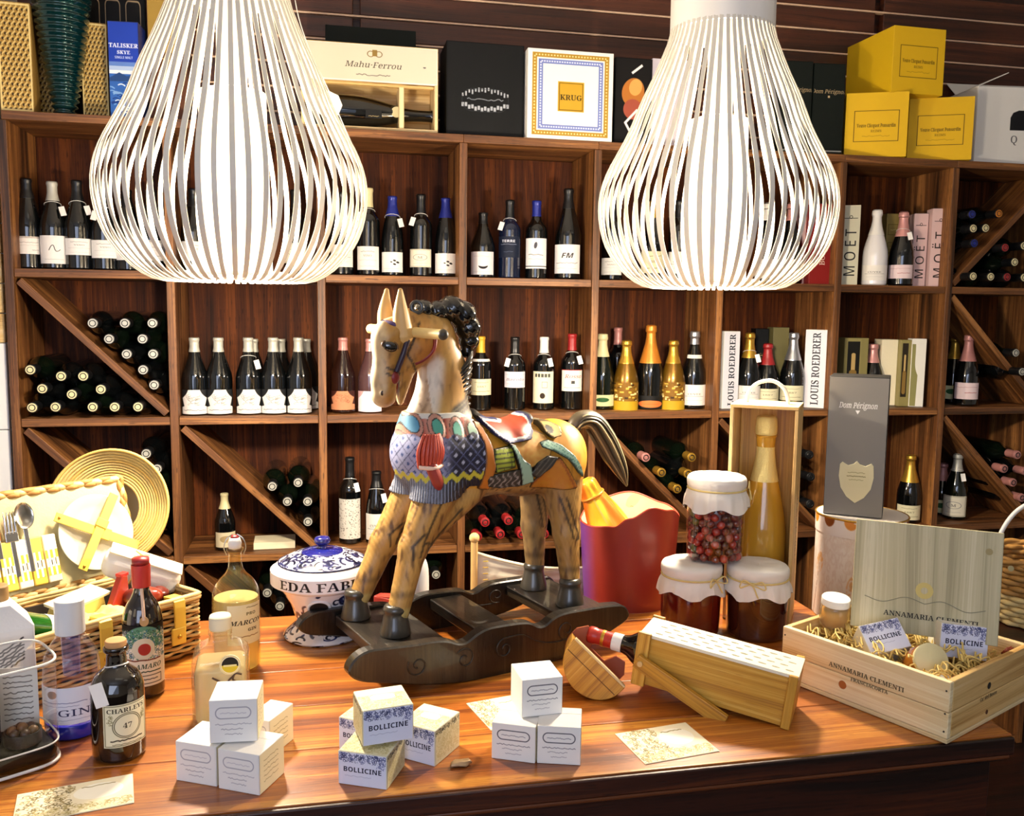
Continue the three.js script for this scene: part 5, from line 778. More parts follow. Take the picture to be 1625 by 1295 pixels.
// ---------- bottles on the counter, left ----------
function counterThing(name, label, cat, px, py, turn = 0, group) { const p = onY(px, py, CT); return thing(name, label, cat, [p.x, CT + 0.0004, p.z], turn === null ? toCam(p.x, p.z) : turn, group); }
{ // clear gin bottle with violet base
  const o = counterThing('gin_bottle', 'clear gin bottle with grey white cap and violet blue glass base', 'bottle', 118, 1158, null);
  const gl2 = phy({ color: 0xf4f2ff, transmission: 1, roughness: 0.03, thickness: 0, ior: 1.45 }), vio = phy({ color: 0x2a35b8, roughness: 0.12, clearcoat: 0.8, transmission: 0.25, thickness: 0 });
  part(o, 'glass', lathe(smoothProfile([[0.0, 0.022], [0.041, 0.022], [0.0425, 0.03], [0.0425, 0.1], [0.039, 0.128], [0.028, 0.15], [0.0215, 0.16], [0.019, 0.17]], 40), 40), gl2);
  part(o, 'base', lathe([[0, 0.001], [0.04, 0], [0.0428, 0.004], [0.0428, 0.022], [0.04, 0.0245], [0, 0.0245]], 40), vio);
  part(o, 'cap', lathe([[0, 0.163], [0.0215, 0.163], [0.0225, 0.165], [0.0225, 0.216], [0.0215, 0.219], [0, 0.2195]], 32), std({ color: 0xdcdfe0, roughness: 0.35 }));
  part(o, 'neck_core', lathe([[0.0115, 0.095], [0.0125, 0.095], [0.0145, 0.155], [0.0135, 0.158]], 24), phy({ color: 0xd6d4f4, roughness: 0.05, transmission: 0.95, thickness: 0 }));
  part(o, 'label', wrap(print(190, 170, (c, w, h) => { fill(c, '#eef0fb', w, h); c.fillStyle = '#8d6a5c'; c.beginPath(); c.ellipse(64, 34, 14, 18, 0.2, 0, 7); c.fill(); scrib(c, 30, 70, 120, 20, '#7f82a8', 3); scrib(c, 20, 86, 110, 18, '#9a9cba', 2); text(c, 'GIN', 118, 116, 44, '#2a2d52', 'serif'); scrib(c, 40, 150, 120, 24, '#a8aac6', 2); }), 0.0439, 0.028, 0.088, 2.7), M.print, [0, 0, 0], [0, -0.3, 0]);
}
{ // dark liqueur bottle with red collar
  const o = counterThing('liqueur_bottle', 'dark brown liqueur bottle with red neck collar and ornate green label', 'bottle', 230, 1100, null); o.scale.set(0.88, 0.98, 0.88);
  part(o, 'glass', lathe(smoothProfile([[0.0, 0.003], [0.03, 0.0], [0.0375, 0.005], [0.0385, 0.02], [0.0385, 0.125], [0.0375, 0.142], [0.031, 0.165], [0.02, 0.182], [0.0148, 0.196], [0.0142, 0.245], [0, 0.247]], 60), 40), phy({ color: 0x160b09, roughness: 0.07, clearcoat: 0.8 }));
  part(o, 'neck_collar', lathe([[0.0152, 0.2], [0.0178, 0.2], [0.0182, 0.24], [0.0152, 0.24]], 28), flat(0xc02a22, 0.4)); part(o, 'cap', lathe([[0, 0.24], [0.0165, 0.24], [0.0165, 0.252], [0, 0.2535]], 24), M.redCap);
  part(o, 'neck_ribbon', tube([[0.0, 0.2, 0.0185], [0.001, 0.185, 0.0235], [0.002, 0.165, 0.0345], [0.0025, 0.147, 0.0392]], 0.0032, 14, 6), flat(0xd9b9a0, 0.6)); part(o, 'medal', at(new THREE.CylinderGeometry(0.0085, 0.0085, 0.002, 20), 0.003, 0.145, 0.0388, Math.PI / 2 - 0.1), flat(0xc9a06a, 0.35, 0.5));
  const lab = print(200, 250, (c, w, h) => { fill(c, '#e3dcc4', w, h); c.fillStyle = '#0c0807'; c.fillRect(0, 0, w, 40); c.fillStyle = '#5f8f6e'; c.beginPath(); c.arc(w / 2, 92, 88, Math.PI, 0); c.fill(); floral(c, 4, 20, w - 8, 120, ['#2f6b4a', '#3c6fa0', '#e8e0c8', '#1d3a2a']); c.fillStyle = '#d6d0b4'; c.beginPath(); c.arc(w / 2, 96, 44, 0, 7); c.fill(); c.fillStyle = '#a83226'; c.beginPath(); c.arc(w / 2 + 4, 98, 24, 0, 7); c.fill(); scrib(c, 30, 142, 140, 18, '#7a3a22', 5); text(c, 'AMARO', 118, 168, 26, '#26402e', 'serif', 'bold italic'); scrib(c, 40, 190, 130, 16, '#26402e', 4); frame(c, 30, 206, 140, 32, '#3c3a30', 3); scrib(c, 44, 222, 110, 20, '#55524a', 4); });
  part(o, 'label', wrap(lab, 0.0399, 0.026, 0.138, 2.5), M.print);
}
{ // squat dark apothecary bottle
  const p = onY(190, 1196, CT), o = thing('spirit_bottle', 'squat black apothecary bottle with cork and square ornate label numbered 47', 'bottle', [p.x, CT + 0.0004, p.z], toCam(p.x, p.z) + 0.32);
  part(o, 'glass', lathe(smoothProfile([[0.0, 0.003], [0.031, 0.0], [0.0375, 0.004], [0.0385, 0.012], [0.0385, 0.1], [0.0375, 0.112], [0.031, 0.128], [0.02, 0.138], [0.0155, 0.143], [0.0145, 0.152], [0.0145, 0.163], [0.0175, 0.165], [0.0178, 0.171], [0.0165, 0.172], [0, 0.172]], 70), 40), phy({ color: 0x0d0806, roughness: 0.06, clearcoat: 0.9 }));
  part(o, 'cork', lathe([[0, 0.171], [0.0145, 0.171], [0.0155, 0.173], [0.0155, 0.18], [0.014, 0.182], [0, 0.1825]], 24), M.cork);
  part(o, 'label', wrap(print(170, 180, (c, w, h) => { fill(c, '#e2dfc0', w, h); frame(c, 6, 6, w - 12, h - 12, '#6f6a4a', 3); text(c, 'CHARLEYS', w / 2, 26, 26, '#2a2618', 'serif', 'bold', 'center', 146); c.strokeStyle = '#55523a'; c.lineWidth = 3; for (const r of [46, 52]) { c.beginPath(); c.arc(w / 2, 92, r, 0, 7); c.stroke(); } text(c, '47', w / 2, 92, 30, '#3a3526', 'serif', 'bold'); floral(c, 14, 44, 18, 40, ['#8d8860']); floral(c, 138, 44, 18, 40, ['#8d8860']); scrib(c, 24, 152, 120, 18, '#3a3526', 5); scrib(c, 30, 168, 110, 18, '#7d7858', 3); }), 0.0398, 0.028, 0.094, 1.75), M.print);
  part(o, 'neck_string', at(new THREE.TorusGeometry(0.0165, 0.0011, 6, 24), 0, 0.142, 0, Math.PI / 2 - 0.25), M.whiteCap); part(o, 'paper_tag', cbox(0.02, 0.036, 0.0008, 0.0003), M.white, [-0.034, 0.11, 0.022], [-0.1, -0.7, 0.25]);
}
{ // swing top gin bottle
  const o = counterThing('gin_bottle', 'tall pale swing top bottle lettered MARCON GIN', 'bottle', 377, 1062, null);
  const yl = phy({ color: 0xfbf6d8, transmission: 1, roughness: 0.03, thickness: 0, ior: 1.45 });
  part(o, 'glass', lathe(smoothProfile([[0.0, 0.006], [0.036, 0.002], [0.042, 0.008], [0.043, 0.02], [0.043, 0.145], [0.041, 0.158], [0.032, 0.175], [0.019, 0.189], [0.0135, 0.2], [0.012, 0.215], [0.012, 0.228], [0.015, 0.231], [0.015, 0.236], [0.012, 0.237]], 70), 40), yl);
  part(o, 'liquid', lathe(smoothProfile([[0, 0.008], [0.039, 0.009], [0.0405, 0.02], [0.0405, 0.14], [0.0395, 0.143], [0, 0.143]], 40), 32), phy({ color: 0xf3eac4, transmission: 0.5, roughness: 0.08, thickness: 0 }));
  part(o, 'stopper', lathe([[0, 0.232], [0.0115, 0.236], [0.0125, 0.246], [0.0095, 0.256], [0, 0.2585]], 24), M.white); part(o, 'red_gasket', lathe([[0.006, 0.254], [0.0085, 0.256], [0.006, 0.26], [0, 0.2605]], 20), M.redCap);
  for (const s of [-1, 1]) part(o, 'wire_bail', tube([[s * 0.0155, 0.224, 0.002], [s * 0.0195, 0.238, 0.004], [s * 0.0145, 0.255, 0.003], [s * 0.004, 0.2625, 0]], 0.0012, 16, 6), M.steel);
  part(o, 'label', wrap(print(120, 170, (c, w, h) => { fill(c, '#efe7bc', w, h); text(c, 'PRO', 76, 40, 18, '#6d6236', 'sans-serif', 'bold'); text(c, 'MARCON', 62, 76, 26, '#2b2718', 'serif', 'bold italic', 'center', 112); text(c, 'GIN', 80, 108, 18, '#4a4326', 'sans-serif', 'bold'); scrib(c, 10, 136, 96, 16, '#8d6a3a', 3); scrib(c, 60, 14, 50, 8, '#8d8452', 3); }), 0.0442, 0.062, 0.138, 1.6), M.print, [0, 0, 0], [0, 0.42, 0]);
}
{ // corked square bottle
  const p = onY(353, 1138, CT), o = thing('spirit_bottle', 'short square clear bottle with cork stopper and round yellow emblem', 'bottle', [p.x, CT + 0.0004, p.z], toCam(p.x, p.z) - 0.05);
  const sq = (r, y) => { const g = new THREE.Shape(), k = r * 0.45; g.moveTo(-r + k, -r); g.lineTo(r - k, -r); g.quadraticCurveTo(r, -r, r, -r + k); g.lineTo(r, r - k); g.quadraticCurveTo(r, r, r - k, r); g.lineTo(-r + k, r); g.quadraticCurveTo(-r, r, -r, r - k); g.lineTo(-r, -r + k); g.quadraticCurveTo(-r, -r, -r + k, -r); return g.getPoints(6).slice(0, -1).map((q) => [q.x, y, q.y]); };
  const rings = [[0.043, 0], [0.0455, 0.004], [0.0455, 0.105], [0.043, 0.115], [0.034, 0.126], [0.02, 0.134], [0.0165, 0.138], [0.0165, 0.146], [0.019, 0.149], [0.019, 0.154]].map(([r, y]) => sq(r, y)), n = rings[0].length, pos = [], idx = [];
  rings.forEach((r) => r.forEach((q) => pos.push(...q)));
  for (let i = 0; i < rings.length - 1; i++) for (let j = 0; j < n; j++) { const a = i * n + j, b = i * n + (j + 1) % n; idx.push(a, a + n, b, b, a + n, b + n); }
  for (let j = 1; j < n - 1; j++) idx.push(0, j, j + 1);
  const g = new THREE.BufferGeometry(); g.setAttribute('position', new THREE.Float32BufferAttribute(pos, 3)); g.setAttribute('uv', new THREE.Float32BufferAttribute(new Float32Array(pos.length / 3 * 2), 2)); g.setIndex(idx); g.computeVertexNormals();
  part(o, 'glass', g, phy({ color: 0xf4efd8, transmission: 0.92, roughness: 0.06, thickness: 0, ior: 1.45 }));
  part(o, 'liquid', cbox(0.082, 0.098, 0.082, 0.012).translate(0, 0.053, 0), phy({ color: 0xeee6c8, transmission: 0.5, roughness: 0.1, thickness: 0 }));
  part(o, 'cork', lathe([[0, 0.15], [0.0165, 0.152], [0.018, 0.156], [0.018, 0.172], [0.0165, 0.177], [0, 0.178]], 28), std({ color: 0xe6d9b8, roughness: 0.8 }));
  const lf = part(o, 'emblem', new THREE.CylinderGeometry(0.0165, 0.0165, 0.002, 28).rotateX(Math.PI / 2), M.cream, [0.016, 0.108, 0.0465]);
  part(lf, 'emblem_print', cellUv(new THREE.CircleGeometry(0.0155, 28), print(70, 70, (c) => { fill(c, '#d8bc2c', 70, 70); c.fillStyle = '#1c1810'; c.beginPath(); c.arc(35, 35, 33, Math.PI, 0.2); c.fill(); c.strokeStyle = '#efe4c0'; c.lineWidth = 4; c.beginPath(); c.arc(35, 35, 31, 0, 7); c.stroke(); c.fillStyle = '#e9dc9a'; c.fillRect(12, 34, 46, 7); })), M.print, [0, 0, 0.0012]);
  for (const pts of [[[-0.012, 0.088], [0.0, 0.08], [0.012, 0.07], [0.02, 0.06]], [[0.034, 0.09], [0.024, 0.092], [0.02, 0.082], [0.03, 0.076], [0.034, 0.066], [0.022, 0.06]], [[0.02, 0.088], [0.012, 0.078], [0.02, 0.066]]]) part(o, 'relief_line', tube(pts.map(([x, y]) => [x, y, 0.0458]), 0.0016, 24, 6), flat(0x4a3320, 0.5));
}
{ // clear gift case at the far left with sweets and a small dark bottle inside
  const p = onY(22, 1222, CT), x = p.x - 0.02, z = p.z - 0.03, o = thing('gift_case', 'clear plastic gift case with rounded corners and black tray, cut by the left edge', 'box', [x, CT + 0.0004, z], 0.55);
  const body = extrude((() => { const s = new THREE.Shape(), r = 0.065, a = 0.035; s.moveTo(-r + a, -r); s.lineTo(r - a, -r); s.absarc(r - a, -r + a, a, -Math.PI / 2, 0); s.lineTo(r, r - a); s.absarc(r - a, r - a, a, 0, Math.PI / 2); s.lineTo(-r + a, r); s.absarc(-r + a, r - a, a, Math.PI / 2, Math.PI); s.lineTo(-r, -r + a); s.absarc(-r + a, -r + a, a, Math.PI, Math.PI * 1.5); return s.getPoints(6).map((q) => [q.x, q.y]); })(), 0.158, 0.0006).rotateX(-Math.PI / 2);
  part(o, 'clear_shell', body, phy({ color: 0xfafafa, transmission: 1, roughness: 0.02, thickness: 0, ior: 1.4 }), [0, 0.002, 0]);
  part(o, 'tray', cbox(0.118, 0.028, 0.118, 0.014).translate(0, 0.02, 0), M.blackCard); const rp = []; for (let i = 0; i < 48; i++) { const a = i / 48 * Math.PI * 2, n4 = 4, r = 0.0655 / Math.pow(Math.abs(Math.cos(a)) ** n4 + Math.abs(Math.sin(a)) ** n4, 1 / n4); rp.push([r * Math.cos(a), 0, r * Math.sin(a)]); } for (const [y, r2] of [[0.159, 0.0022], [0.005, 0.0026], [0.034, 0.0014]]) part(o, 'rim_band', tube(rp, r2, 120, 6, true), M.white, [0, y, 0]);
  const b = thing('small_bottle', 'small dark bottle standing inside the clear gift case', 'bottle', [x - 0.017, CT + 0.0345, z + 0.02], toCam(x, z)); part(b, 'glass', cached('bchampagne', () => 0), M.navyGlass).scale.set(0.42, 0.4, 0.42); part(b, 'capsule', capGeo('champagne', 0.2), M.blackCap).scale.set(0.42, 0.4, 0.42); part(b, 'label', wrap(L.white2, 0.0186, 0.055, 0.072, 2), M.print);
  const q = thing('truffle_tin', 'dark round tin of brown sweets inside the clear gift case', 'tin', [x + 0.03, CT + 0.0345, z + 0.016]); part(q, 'tin', lathe([[0, 0], [0.024, 0], [0.026, 0.003], [0.026, 0.02], [0.0235, 0.02], [0.0235, 0.012], [0, 0.012]], 32), flat(0x1d1611, 0.35)); for (let i = 0; i < 7; i++) part(q, 'sweet', new THREE.SphereGeometry(0.0075, 12, 8), flat(i % 3 ? 0x3a1d10 : 0x6b4a2a, 0.4), [i === 6 ? 0 : 0.0145 * Math.cos(i * 1.05), 0.019 + (i === 6 ? 0.005 : 0), i === 6 ? 0 : 0.0145 * Math.sin(i * 1.05)]);
  const cd = thing('info_card', 'white printed card standing inside the clear gift case', 'card', [x + 0.012, CT + 0.0345, z - 0.03], 0.1); part(cd, 'sheet', cbox(0.055, 0.1, 0.001, 0.0003).translate(0, 0.05, 0), M.white); part(cd, 'card_print', plate(print(80, 140, (c) => { fill(c, '#e9e6dc', 80, 140); for (let i = 0; i < 9; i++) scrib(c, 10, 20 + i * 12, 60, 12, '#6f6a60', 2); }), 0.053, 0.098), M.print, [0, 0.05, 0.0009]);
  // white printed gable pack with brown cap behind it
  const p2 = onY(20, 1150, CT), g = thing('gable_pack', 'white printed gable topped pack with brown cap behind the clear case', 'pack', [p2.x - 0.012, CT + 0.0004, p2.z], 0.42), w = 0.088;
  part(g, 'pack', extrude([[-w / 2, 0], [w / 2, 0], [w / 2, 0.172], [0.012, 0.21], [-0.012, 0.21], [-w / 2, 0.172]], w - 0.01, 0.001).translate(0, 0, -(w - 0.01) / 2), M.white);
  part(g, 'cap', lathe([[0, 0.21], [0.014, 0.21], [0.0155, 0.212], [0.0155, 0.232], [0.0135, 0.236], [0, 0.2365]], 24), flat(0x9c7a4a, 0.6));
  part(g, 'front_print', plate(print(110, 210, (c, w2, h) => { fill(c, '#efece4', w2, h); for (let i = 0; i < 7; i++) { c.save(); c.translate(70, 30 + i * 7); c.rotate(-0.5); scrib(c, -26, 0, 52, 10, '#3c3a36', 3); c.restore(); } for (let i = 0; i < 4; i++) scrib(c, 12, 92 + i * 15, 80, 14, '#77726a', 3); fill2(c, 0, 168, w2, 12, '#c9b89a'); }), w * 0.96, 0.165), M.print, [0, 0.086, w / 2 - 0.0028]);
}

// ---------- picnic basket ----------
{
  const FL = V(-0.49, CT, 1.262), FR = V(-0.241, CT, 1.049), a = FR.clone().sub(FL), Lw = a.length(), t = Math.atan2(-a.z, a.x), D = 0.225, Hh = 0.112, ctr = FL.clone().add(FR).multiplyScalar(0.5).add(V(-Math.sin(t) * D / 2, 0, -Math.cos(t) * D / 2));
  const o = thing('picnic_basket', 'open wicker picnic basket with yellow straps, lid propped up', 'basket', [ctr.x, CT + 0.001, ctr.z], t);
  const per = (w, d, y, amp, ph, r, n = 150) => { const pts = [], P = 2 * (w + d); for (let i = 0; i < n; i++) { let s = i / n * P, x, z, nx = 0, nz = 0; if (s < w) { x = -w / 2 + s; z = d / 2; nz = 1; } else if ((s -= w) < d) { x = w / 2; z = d / 2 - s; nx = 1; } else if ((s -= d) < w) { x = w / 2 - s; z = -d / 2; nz = -1; } else { s -= w; x = -w / 2; z = -d / 2 + s; nx = -1; } const q = amp * Math.sin(i * Math.PI / 3 + ph); pts.push([x + nx * q, y, z + nz * q]); } return tube(pts, r, n * 2, 5, true); };
  const rows = 13; for (let i = 0; i < rows; i++) part(o, 'wicker_strand', per(Lw - 0.008, D - 0.008, 0.006 + i * (Hh - 0.012) / (rows - 1), 0.0034, i % 2 * Math.PI, 0.0034), i % 3 ? M.wicker : M.wickerDark);
  part(o, 'rim', merge([0, 1].map((k) => per(Lw - 0.004, D - 0.004, Hh + 0.002 + k * 0.006, 0.001, 0, 0.0052, 80))), M.wicker);
  part(o, 'gap_shade_lining', merge([cbox(Lw - 0.02, 0.004, D - 0.02).translate(0, 0.006, 0), ...[-1, 1].flatMap((s) => [cbox(Lw - 0.02, Hh - 0.01, 0.003).translate(0, Hh / 2, s * (D / 2 - 0.0115)), cbox(0.003, Hh - 0.01, D - 0.024).translate(s * (Lw / 2 - 0.0115), Hh / 2, 0)])]), flat(0x2c2010, 0.8));  // dark inner sheets stand in for the shade between the strands
  const strap = (x) => { part(o, 'closing_strap', extrude([[D / 2 - 0.03, Hh + 0.01], [D / 2 - 0.004, Hh + 0.0125], [D / 2 + 0.006, Hh + 0.006], [D / 2 + 0.008, Hh - 0.006], [D / 2 + 0.008, Hh - 0.054], [D / 2 + 0.005, Hh - 0.054], [D / 2 + 0.004, Hh - 0.006], [D / 2 - 0.004, Hh + 0.0075], [D / 2 - 0.03, Hh + 0.006]], 0.022, 0.0006).rotateY(-Math.PI / 2).translate(x + 0.011, 0, 0), M.leather); const bk = part(o, 'buckle', cbox(0.03, 0.034, 0.006, 0.003), M.leather, [x - 0.004, Hh - 0.062, D / 2 + 0.007]); part(bk, 'buckle_pin', new THREE.SphereGeometry(0.0045, 12, 8), M.gold, [0, 0, 0.004]); };
  strap(0.112); strap(-0.035);
  part(o, 'side_loop', tube([[Lw / 2 - 0.002, Hh, 0.03], [Lw / 2 + 0.012, Hh - 0.02, 0.015], [Lw / 2 + 0.012, Hh - 0.02, -0.015], [Lw / 2 - 0.002, Hh, -0.03]], 0.005, 20, 8), M.leather);
  // the lid, hinged at the back
  const lid = part(o, 'lid', cbox(Lw - 0.012, 0.2, 0.006, 0.002).translate(0, 0.102, 0), std({ color: 0xc4b987, roughness: 0.75, bumpMap: bumpPaper, bumpScale: 0.0004 }), [0, Hh + 0.01, -D / 2 - 0.004], [-0.3, 0, 0]);
  for (let k = 0; k < 3; k++) part(lid, 'lid_border', (() => { const pts = [], n = 120, w = Lw - 0.004 - k * 0.006, h = 0.206 - k * 0.006; for (let i = 0; i < n; i++) { let s = i / n * 2 * (w + h), x, y; if (s < w) { x = -w / 2 + s; y = h; } else if ((s -= w) < h) { x = w / 2; y = h - s; } else if ((s -= h) < w) { x = w / 2 - s; y = 0; } else { s -= w; x = -w / 2; y = s; } pts.push([x, y - 0.001 + k * 0.003, 0.003 * Math.sin(i * 1.4 + k * 2)]); } return tube(pts, 0.0066, 260, 5, true); })(), k === 1 ? M.wicker : M.wickerDark);
  const pl = thing('plate', 'round cream plate strapped inside the picnic basket lid', 'plate'); pl.position.copy(lid.localToWorld(V(0, 0, 0)));
  o.updateMatrixWorld(true);
  const put = (g, x, y, z, rz = 0) => { g.position.copy(lid.localToWorld(V(x, y, z))); g.quaternion.copy(lid.getWorldQuaternion(new THREE.Quaternion())); if (rz) g.rotateZ(rz); return g; };
  put(pl, 0.083, 0.098, 0.0055); pl.scale.set(1.13, 1.13, 1);
  part(pl, 'dish', lathe([[0, 0.001], [0.04, 0.001], [0.052, 0.004], [0.068, 0.009], [0.0695, 0.0105], [0.068, 0.0115], [0.05, 0.007], [0.04, 0.004], [0, 0.004]], 48).rotateX(Math.PI / 2), std({ color: 0xcac3a4, roughness: 0.45 }));
  for (const [r, l] of [[-0.52, 0.182], [0.98, 0.17]]) { const s = part(lid, 'plate_strap', cbox(l, 0.019, 0.003, 0.001), M.leather, [0.083, 0.098, 0.0205 + (r > 0 ? 0.0034 : 0)], [0, 0, r]); part(s, 'strap_keeper', cbox(0.018, 0.024, 0.005, 0.0015), M.leather, [0.018, 0, 0.001]); part(s, 'rivet', new THREE.SphereGeometry(0.003, 10, 8), M.gold, [-l / 2 + 0.008, 0, 0.0018]); }
  // cutlery with a checked band
  const chk = print(160, 90, (c, w, h) => { for (let y = 0; y < 3; y++) for (let x = 0; x < 5; x++) fill2(c, x * 32, y * 30, 32, 30, (x + y) % 2 ? '#f4efd6' : (y === 1 ? '#f4efd6' : '#dcbd3e')); for (let x = 0; x < 5; x++) fill2(c, x * 32 + 27, 0, 5, h, '#b08c30'); fill2(c, 60, 36, 14, 18, '#3a3326'); fill2(c, 110, 30, 12, 24, '#4a4230'); });
  for (let k = 0; k < 5; k++) part(lid, 'cutlery_loop', cellUv(cbox(0.0265, 0.095, 0.008, 0.003), { u0: chk.u0 + (chk.u1 - chk.u0) * k / 5, u1: chk.u0 + (chk.u1 - chk.u0) * (k + 0.9) / 5, v0: chk.v0, v1: chk.v1 }), k % 2 ? M.leather : M.cream, [-0.122 + k * 0.0275, 0.064, 0.0085]);
  for (let k = 0; k < 5; k++) { part(lid, 'checked_patch', plate(chk, 0.024, 0.05), M.print, [-0.122 + k * 0.0275, 0.056, 0.0129]); }
  const cut = (name, label, x, build) => { const g = put(thing(name, label, 'cutlery'), x, 0.118, 0.009); g.scale.set(1.5, 1.45, 1); build(g); };
  cut('knife', 'table knife with reddish brown handle in the picnic basket lid', -0.109, (g) => { part(g, 'handle', taperTube([[0, 0.0, 0.003], [0, 0.035, 0.003], [0.001, 0.062, 0.003]], [0.006, 0.0075, 0.005], 14, 10), flat(0xa8522a, 0.35)); part(g, 'blade', cbox(0.012, 0.04, 0.0016, 0.0006).translate(0, -0.02, 0.003), M.steel); });
  cut('knife', 'second table knife nearer the left end in the picnic basket lid', -0.134, (g) => { part(g, 'handle', taperTube([[0, 0.0, 0.003], [0, 0.035, 0.003], [0.001, 0.06, 0.003]], [0.006, 0.0075, 0.005], 14, 10), flat(0xa8522a, 0.35)); part(g, 'blade', cbox(0.012, 0.04, 0.0016, 0.0006).translate(0, -0.02, 0.003), M.steel); });
  cut('fork', 'steel fork with upright tines in the picnic basket lid', -0.079, (g) => { for (let k = -1.5; k <= 1.5; k++) part(g, 'tine', taperTube([[k * 0.0042, 0.006, 0.004], [k * 0.0042, 0.024, 0.0055], [k * 0.0042, 0.034, 0.005]], [0.0015, 0.0014, 0.0006], 8, 6), M.steel); part(g, 'bowl', cbox(0.016, 0.014, 0.002, 0.0009).translate(0, 0.001, 0.0038), M.steel); part(g, 'stem', cbox(0.006, 0.05, 0.002, 0.0008).translate(0, -0.028, 0.0032), M.steel); });
  cut('spoon', 'steel spoon with oval bowl upward in the picnic basket lid', -0.052, (g) => { part(g, 'bowl', new THREE.SphereGeometry(0.0125, 20, 14, 0, Math.PI * 2, 0, Math.PI / 2).rotateX(-Math.PI / 2).scale(1, 1.45, 0.4).translate(0, 0.026, 0.008), phy({ color: 0xc9c6bc, metalness: 1, roughness: 0.15, side: THREE.DoubleSide })); part(g, 'stem', cbox(0.006, 0.06, 0.002, 0.0008).translate(0, -0.02, 0.0036), M.steel); });
  // contents
  const inB = (x, y, z) => o.localToWorld(V(x, y, z));
  { const g = thing('wine_bottle', 'green bottle with white label lying in the picnic basket', 'bottle'); const q = inB(-0.105, 0.1, 0.035); g.position.copy(q); g.rotation.set(0, t + 0.35, -0.42, 'YXZ');
    part(g, 'glass', at(lathe(PROF.bordeaux, 28), 0, 0, 0, 0, 0, Math.PI / 2).translate(0.07, 0, 0).scale(0.8, 0.8, 0.8), phy({ color: 0x1d5a1c, roughness: 0.08, clearcoat: 0.8 })); part(g, 'label', at(wrap(L.plain, 0.0376, 0.04, 0.09, 2.6), 0, 0, 0, 0, 0, Math.PI / 2).translate(0.07, 0, 0).scale(0.8, 0.8, 0.8).rotateX(-0.6), M.print); }
  { const g = thing('paper_parcel', 'white paper parcel tied with string at the right of the basket', 'parcel'); g.position.copy(inB(0.118, 0.15, -0.025)); g.scale.setScalar(1.22); g.rotation.set(0, t - 0.55, -0.42, 'YXZ');
    const b = new RoundedBoxGeometry(0.125, 0.045, 0.06, 5, 0.018), p = b.attributes.position; for (let i = 0; i < p.count; i++) p.setXYZ(i, p.getX(i), p.getY(i) + 0.003 * nz3(p.getX(i), p.getZ(i), 0, 60), p.getZ(i) + 0.004 * nz3(p.getX(i), p.getY(i), 1, 50)); b.computeVertexNormals(); part(g, 'wrapping', b, M.white);
    part(g, 'fold', cbox(0.118, 0.003, 0.045, 0.001), M.cream, [0, 0.024, 0.008], [0.12, 0, 0]); part(g, 'string', at(new THREE.TorusGeometry(0.031, 0.0016, 6, 30), 0, 0, 0, 0, Math.PI / 2).scale(1, 0.84, 1.08), M.string, [-0.012, 0, 0]); part(g, 'knot', tube([[0, 0.024, 0.01], [0.012, 0.03, 0.016], [0.004, 0.028, 0.024], [-0.01, 0.03, 0.016], [0, 0.024, 0.01]], 0.0014, 24, 6), M.string, [-0.012, 0.003, 0]); }
  for (const [i, [x, y, z, r, lb]] of [[0.06, 0.125, 0.045, 0.02, 'dark red dried fruit beside the red collar bottle'], [0.088, 0.122, 0.06, 0.021, 'dark red dried fruit under the white paper parcel'], [0.112, 0.118, 0.048, 0.018, 'dark red dried fruit nearest the basket buckle']].entries()) { const q = inB(x, y, z), g = new THREE.SphereGeometry(r, 20, 14), p = g.attributes.position; for (let k = 0; k < p.count; k++) { const v = V().fromBufferAttribute(p, k), f = 1 + 0.14 * nz3(v.x, v.y, v.z + i, 70); p.setXYZ(k, v.x * f, v.y * f * 0.85, v.z * f); } g.computeVertexNormals(); single('dried_fruit', lb, 'fruit', g, phy({ color: i % 2 ? 0x8a2a12 : 0x5a1a0e, roughness: 0.3, clearcoat: 0.4 }), [q.x, q.y, q.z], [0, i, 0], 'dried fruits in the basket'); }
  { const q = inB(0.028, 0.12, 0.03), g = thing('red_packet', 'red triangular packet standing in the basket by the red collar', 'packet', [q.x, q.y - 0.03, q.z], t + 0.3); part(g, 'packet', extrude([[-0.03, 0], [0.028, 0], [0.022, 0.075], [0.012, 0.078]], 0.012, 0.002), phy({ color: 0xa8321c, roughness: 0.35, clearcoat: 0.3 })); part(g, 'crimp', cbox(0.02, 0.006, 0.014, 0.001), M.red, [0.017, 0.08, 0.006]); }
  { const q = inB(-0.035, 0.128, 0.0), g = thing('cheese_wedge', 'pale yellow wedge wrapped in paper in the middle of the basket', 'cheese', [q.x, q.y - 0.02, q.z], t + 0.2); part(g, 'wedge', extrude([[-0.04, 0], [0.045, 0], [0.04, 0.028], [-0.03, 0.02]], 0.05, 0.003).translate(0, 0, -0.02), std({ color: 0xe0cf7c, roughness: 0.6 })); part(g, 'paper', extrude([[-0.045, 0.02], [0.05, 0.03], [0.052, 0.034], [-0.046, 0.024]], 0.056, 0.001).translate(0, 0, -0.022), M.cream, [0, 0.002, 0], [0.1, 0, 0]); }
  { const q = inB(-0.02, 0.112, 0.06); const g = thing('napkin', 'crumpled yellow napkin hanging over the front of the basket', 'napkin', [q.x, q.y - 0.012, q.z], t); const b = new THREE.PlaneGeometry(0.11, 0.075, 26, 18).rotateX(-Math.PI / 2), p = b.attributes.position; for (let i = 0; i < p.count; i++) p.setY(i, 0.014 + 0.011 * nz3(p.getX(i), 0, p.getZ(i), 38) + 0.006 * nz3(p.getX(i), 4, p.getZ(i), 90)); b.computeVertexNormals(); part(g, 'cloth', b, std({ color: 0xe3d27a, roughness: 0.85, side: THREE.DoubleSide })); part(g, 'hem', tube([[-0.055, 0.014, 0.037], [-0.02, 0.018, 0.038], [0.02, 0.012, 0.038], [0.055, 0.015, 0.037]], 0.0016, 20, 6), M.cream); }
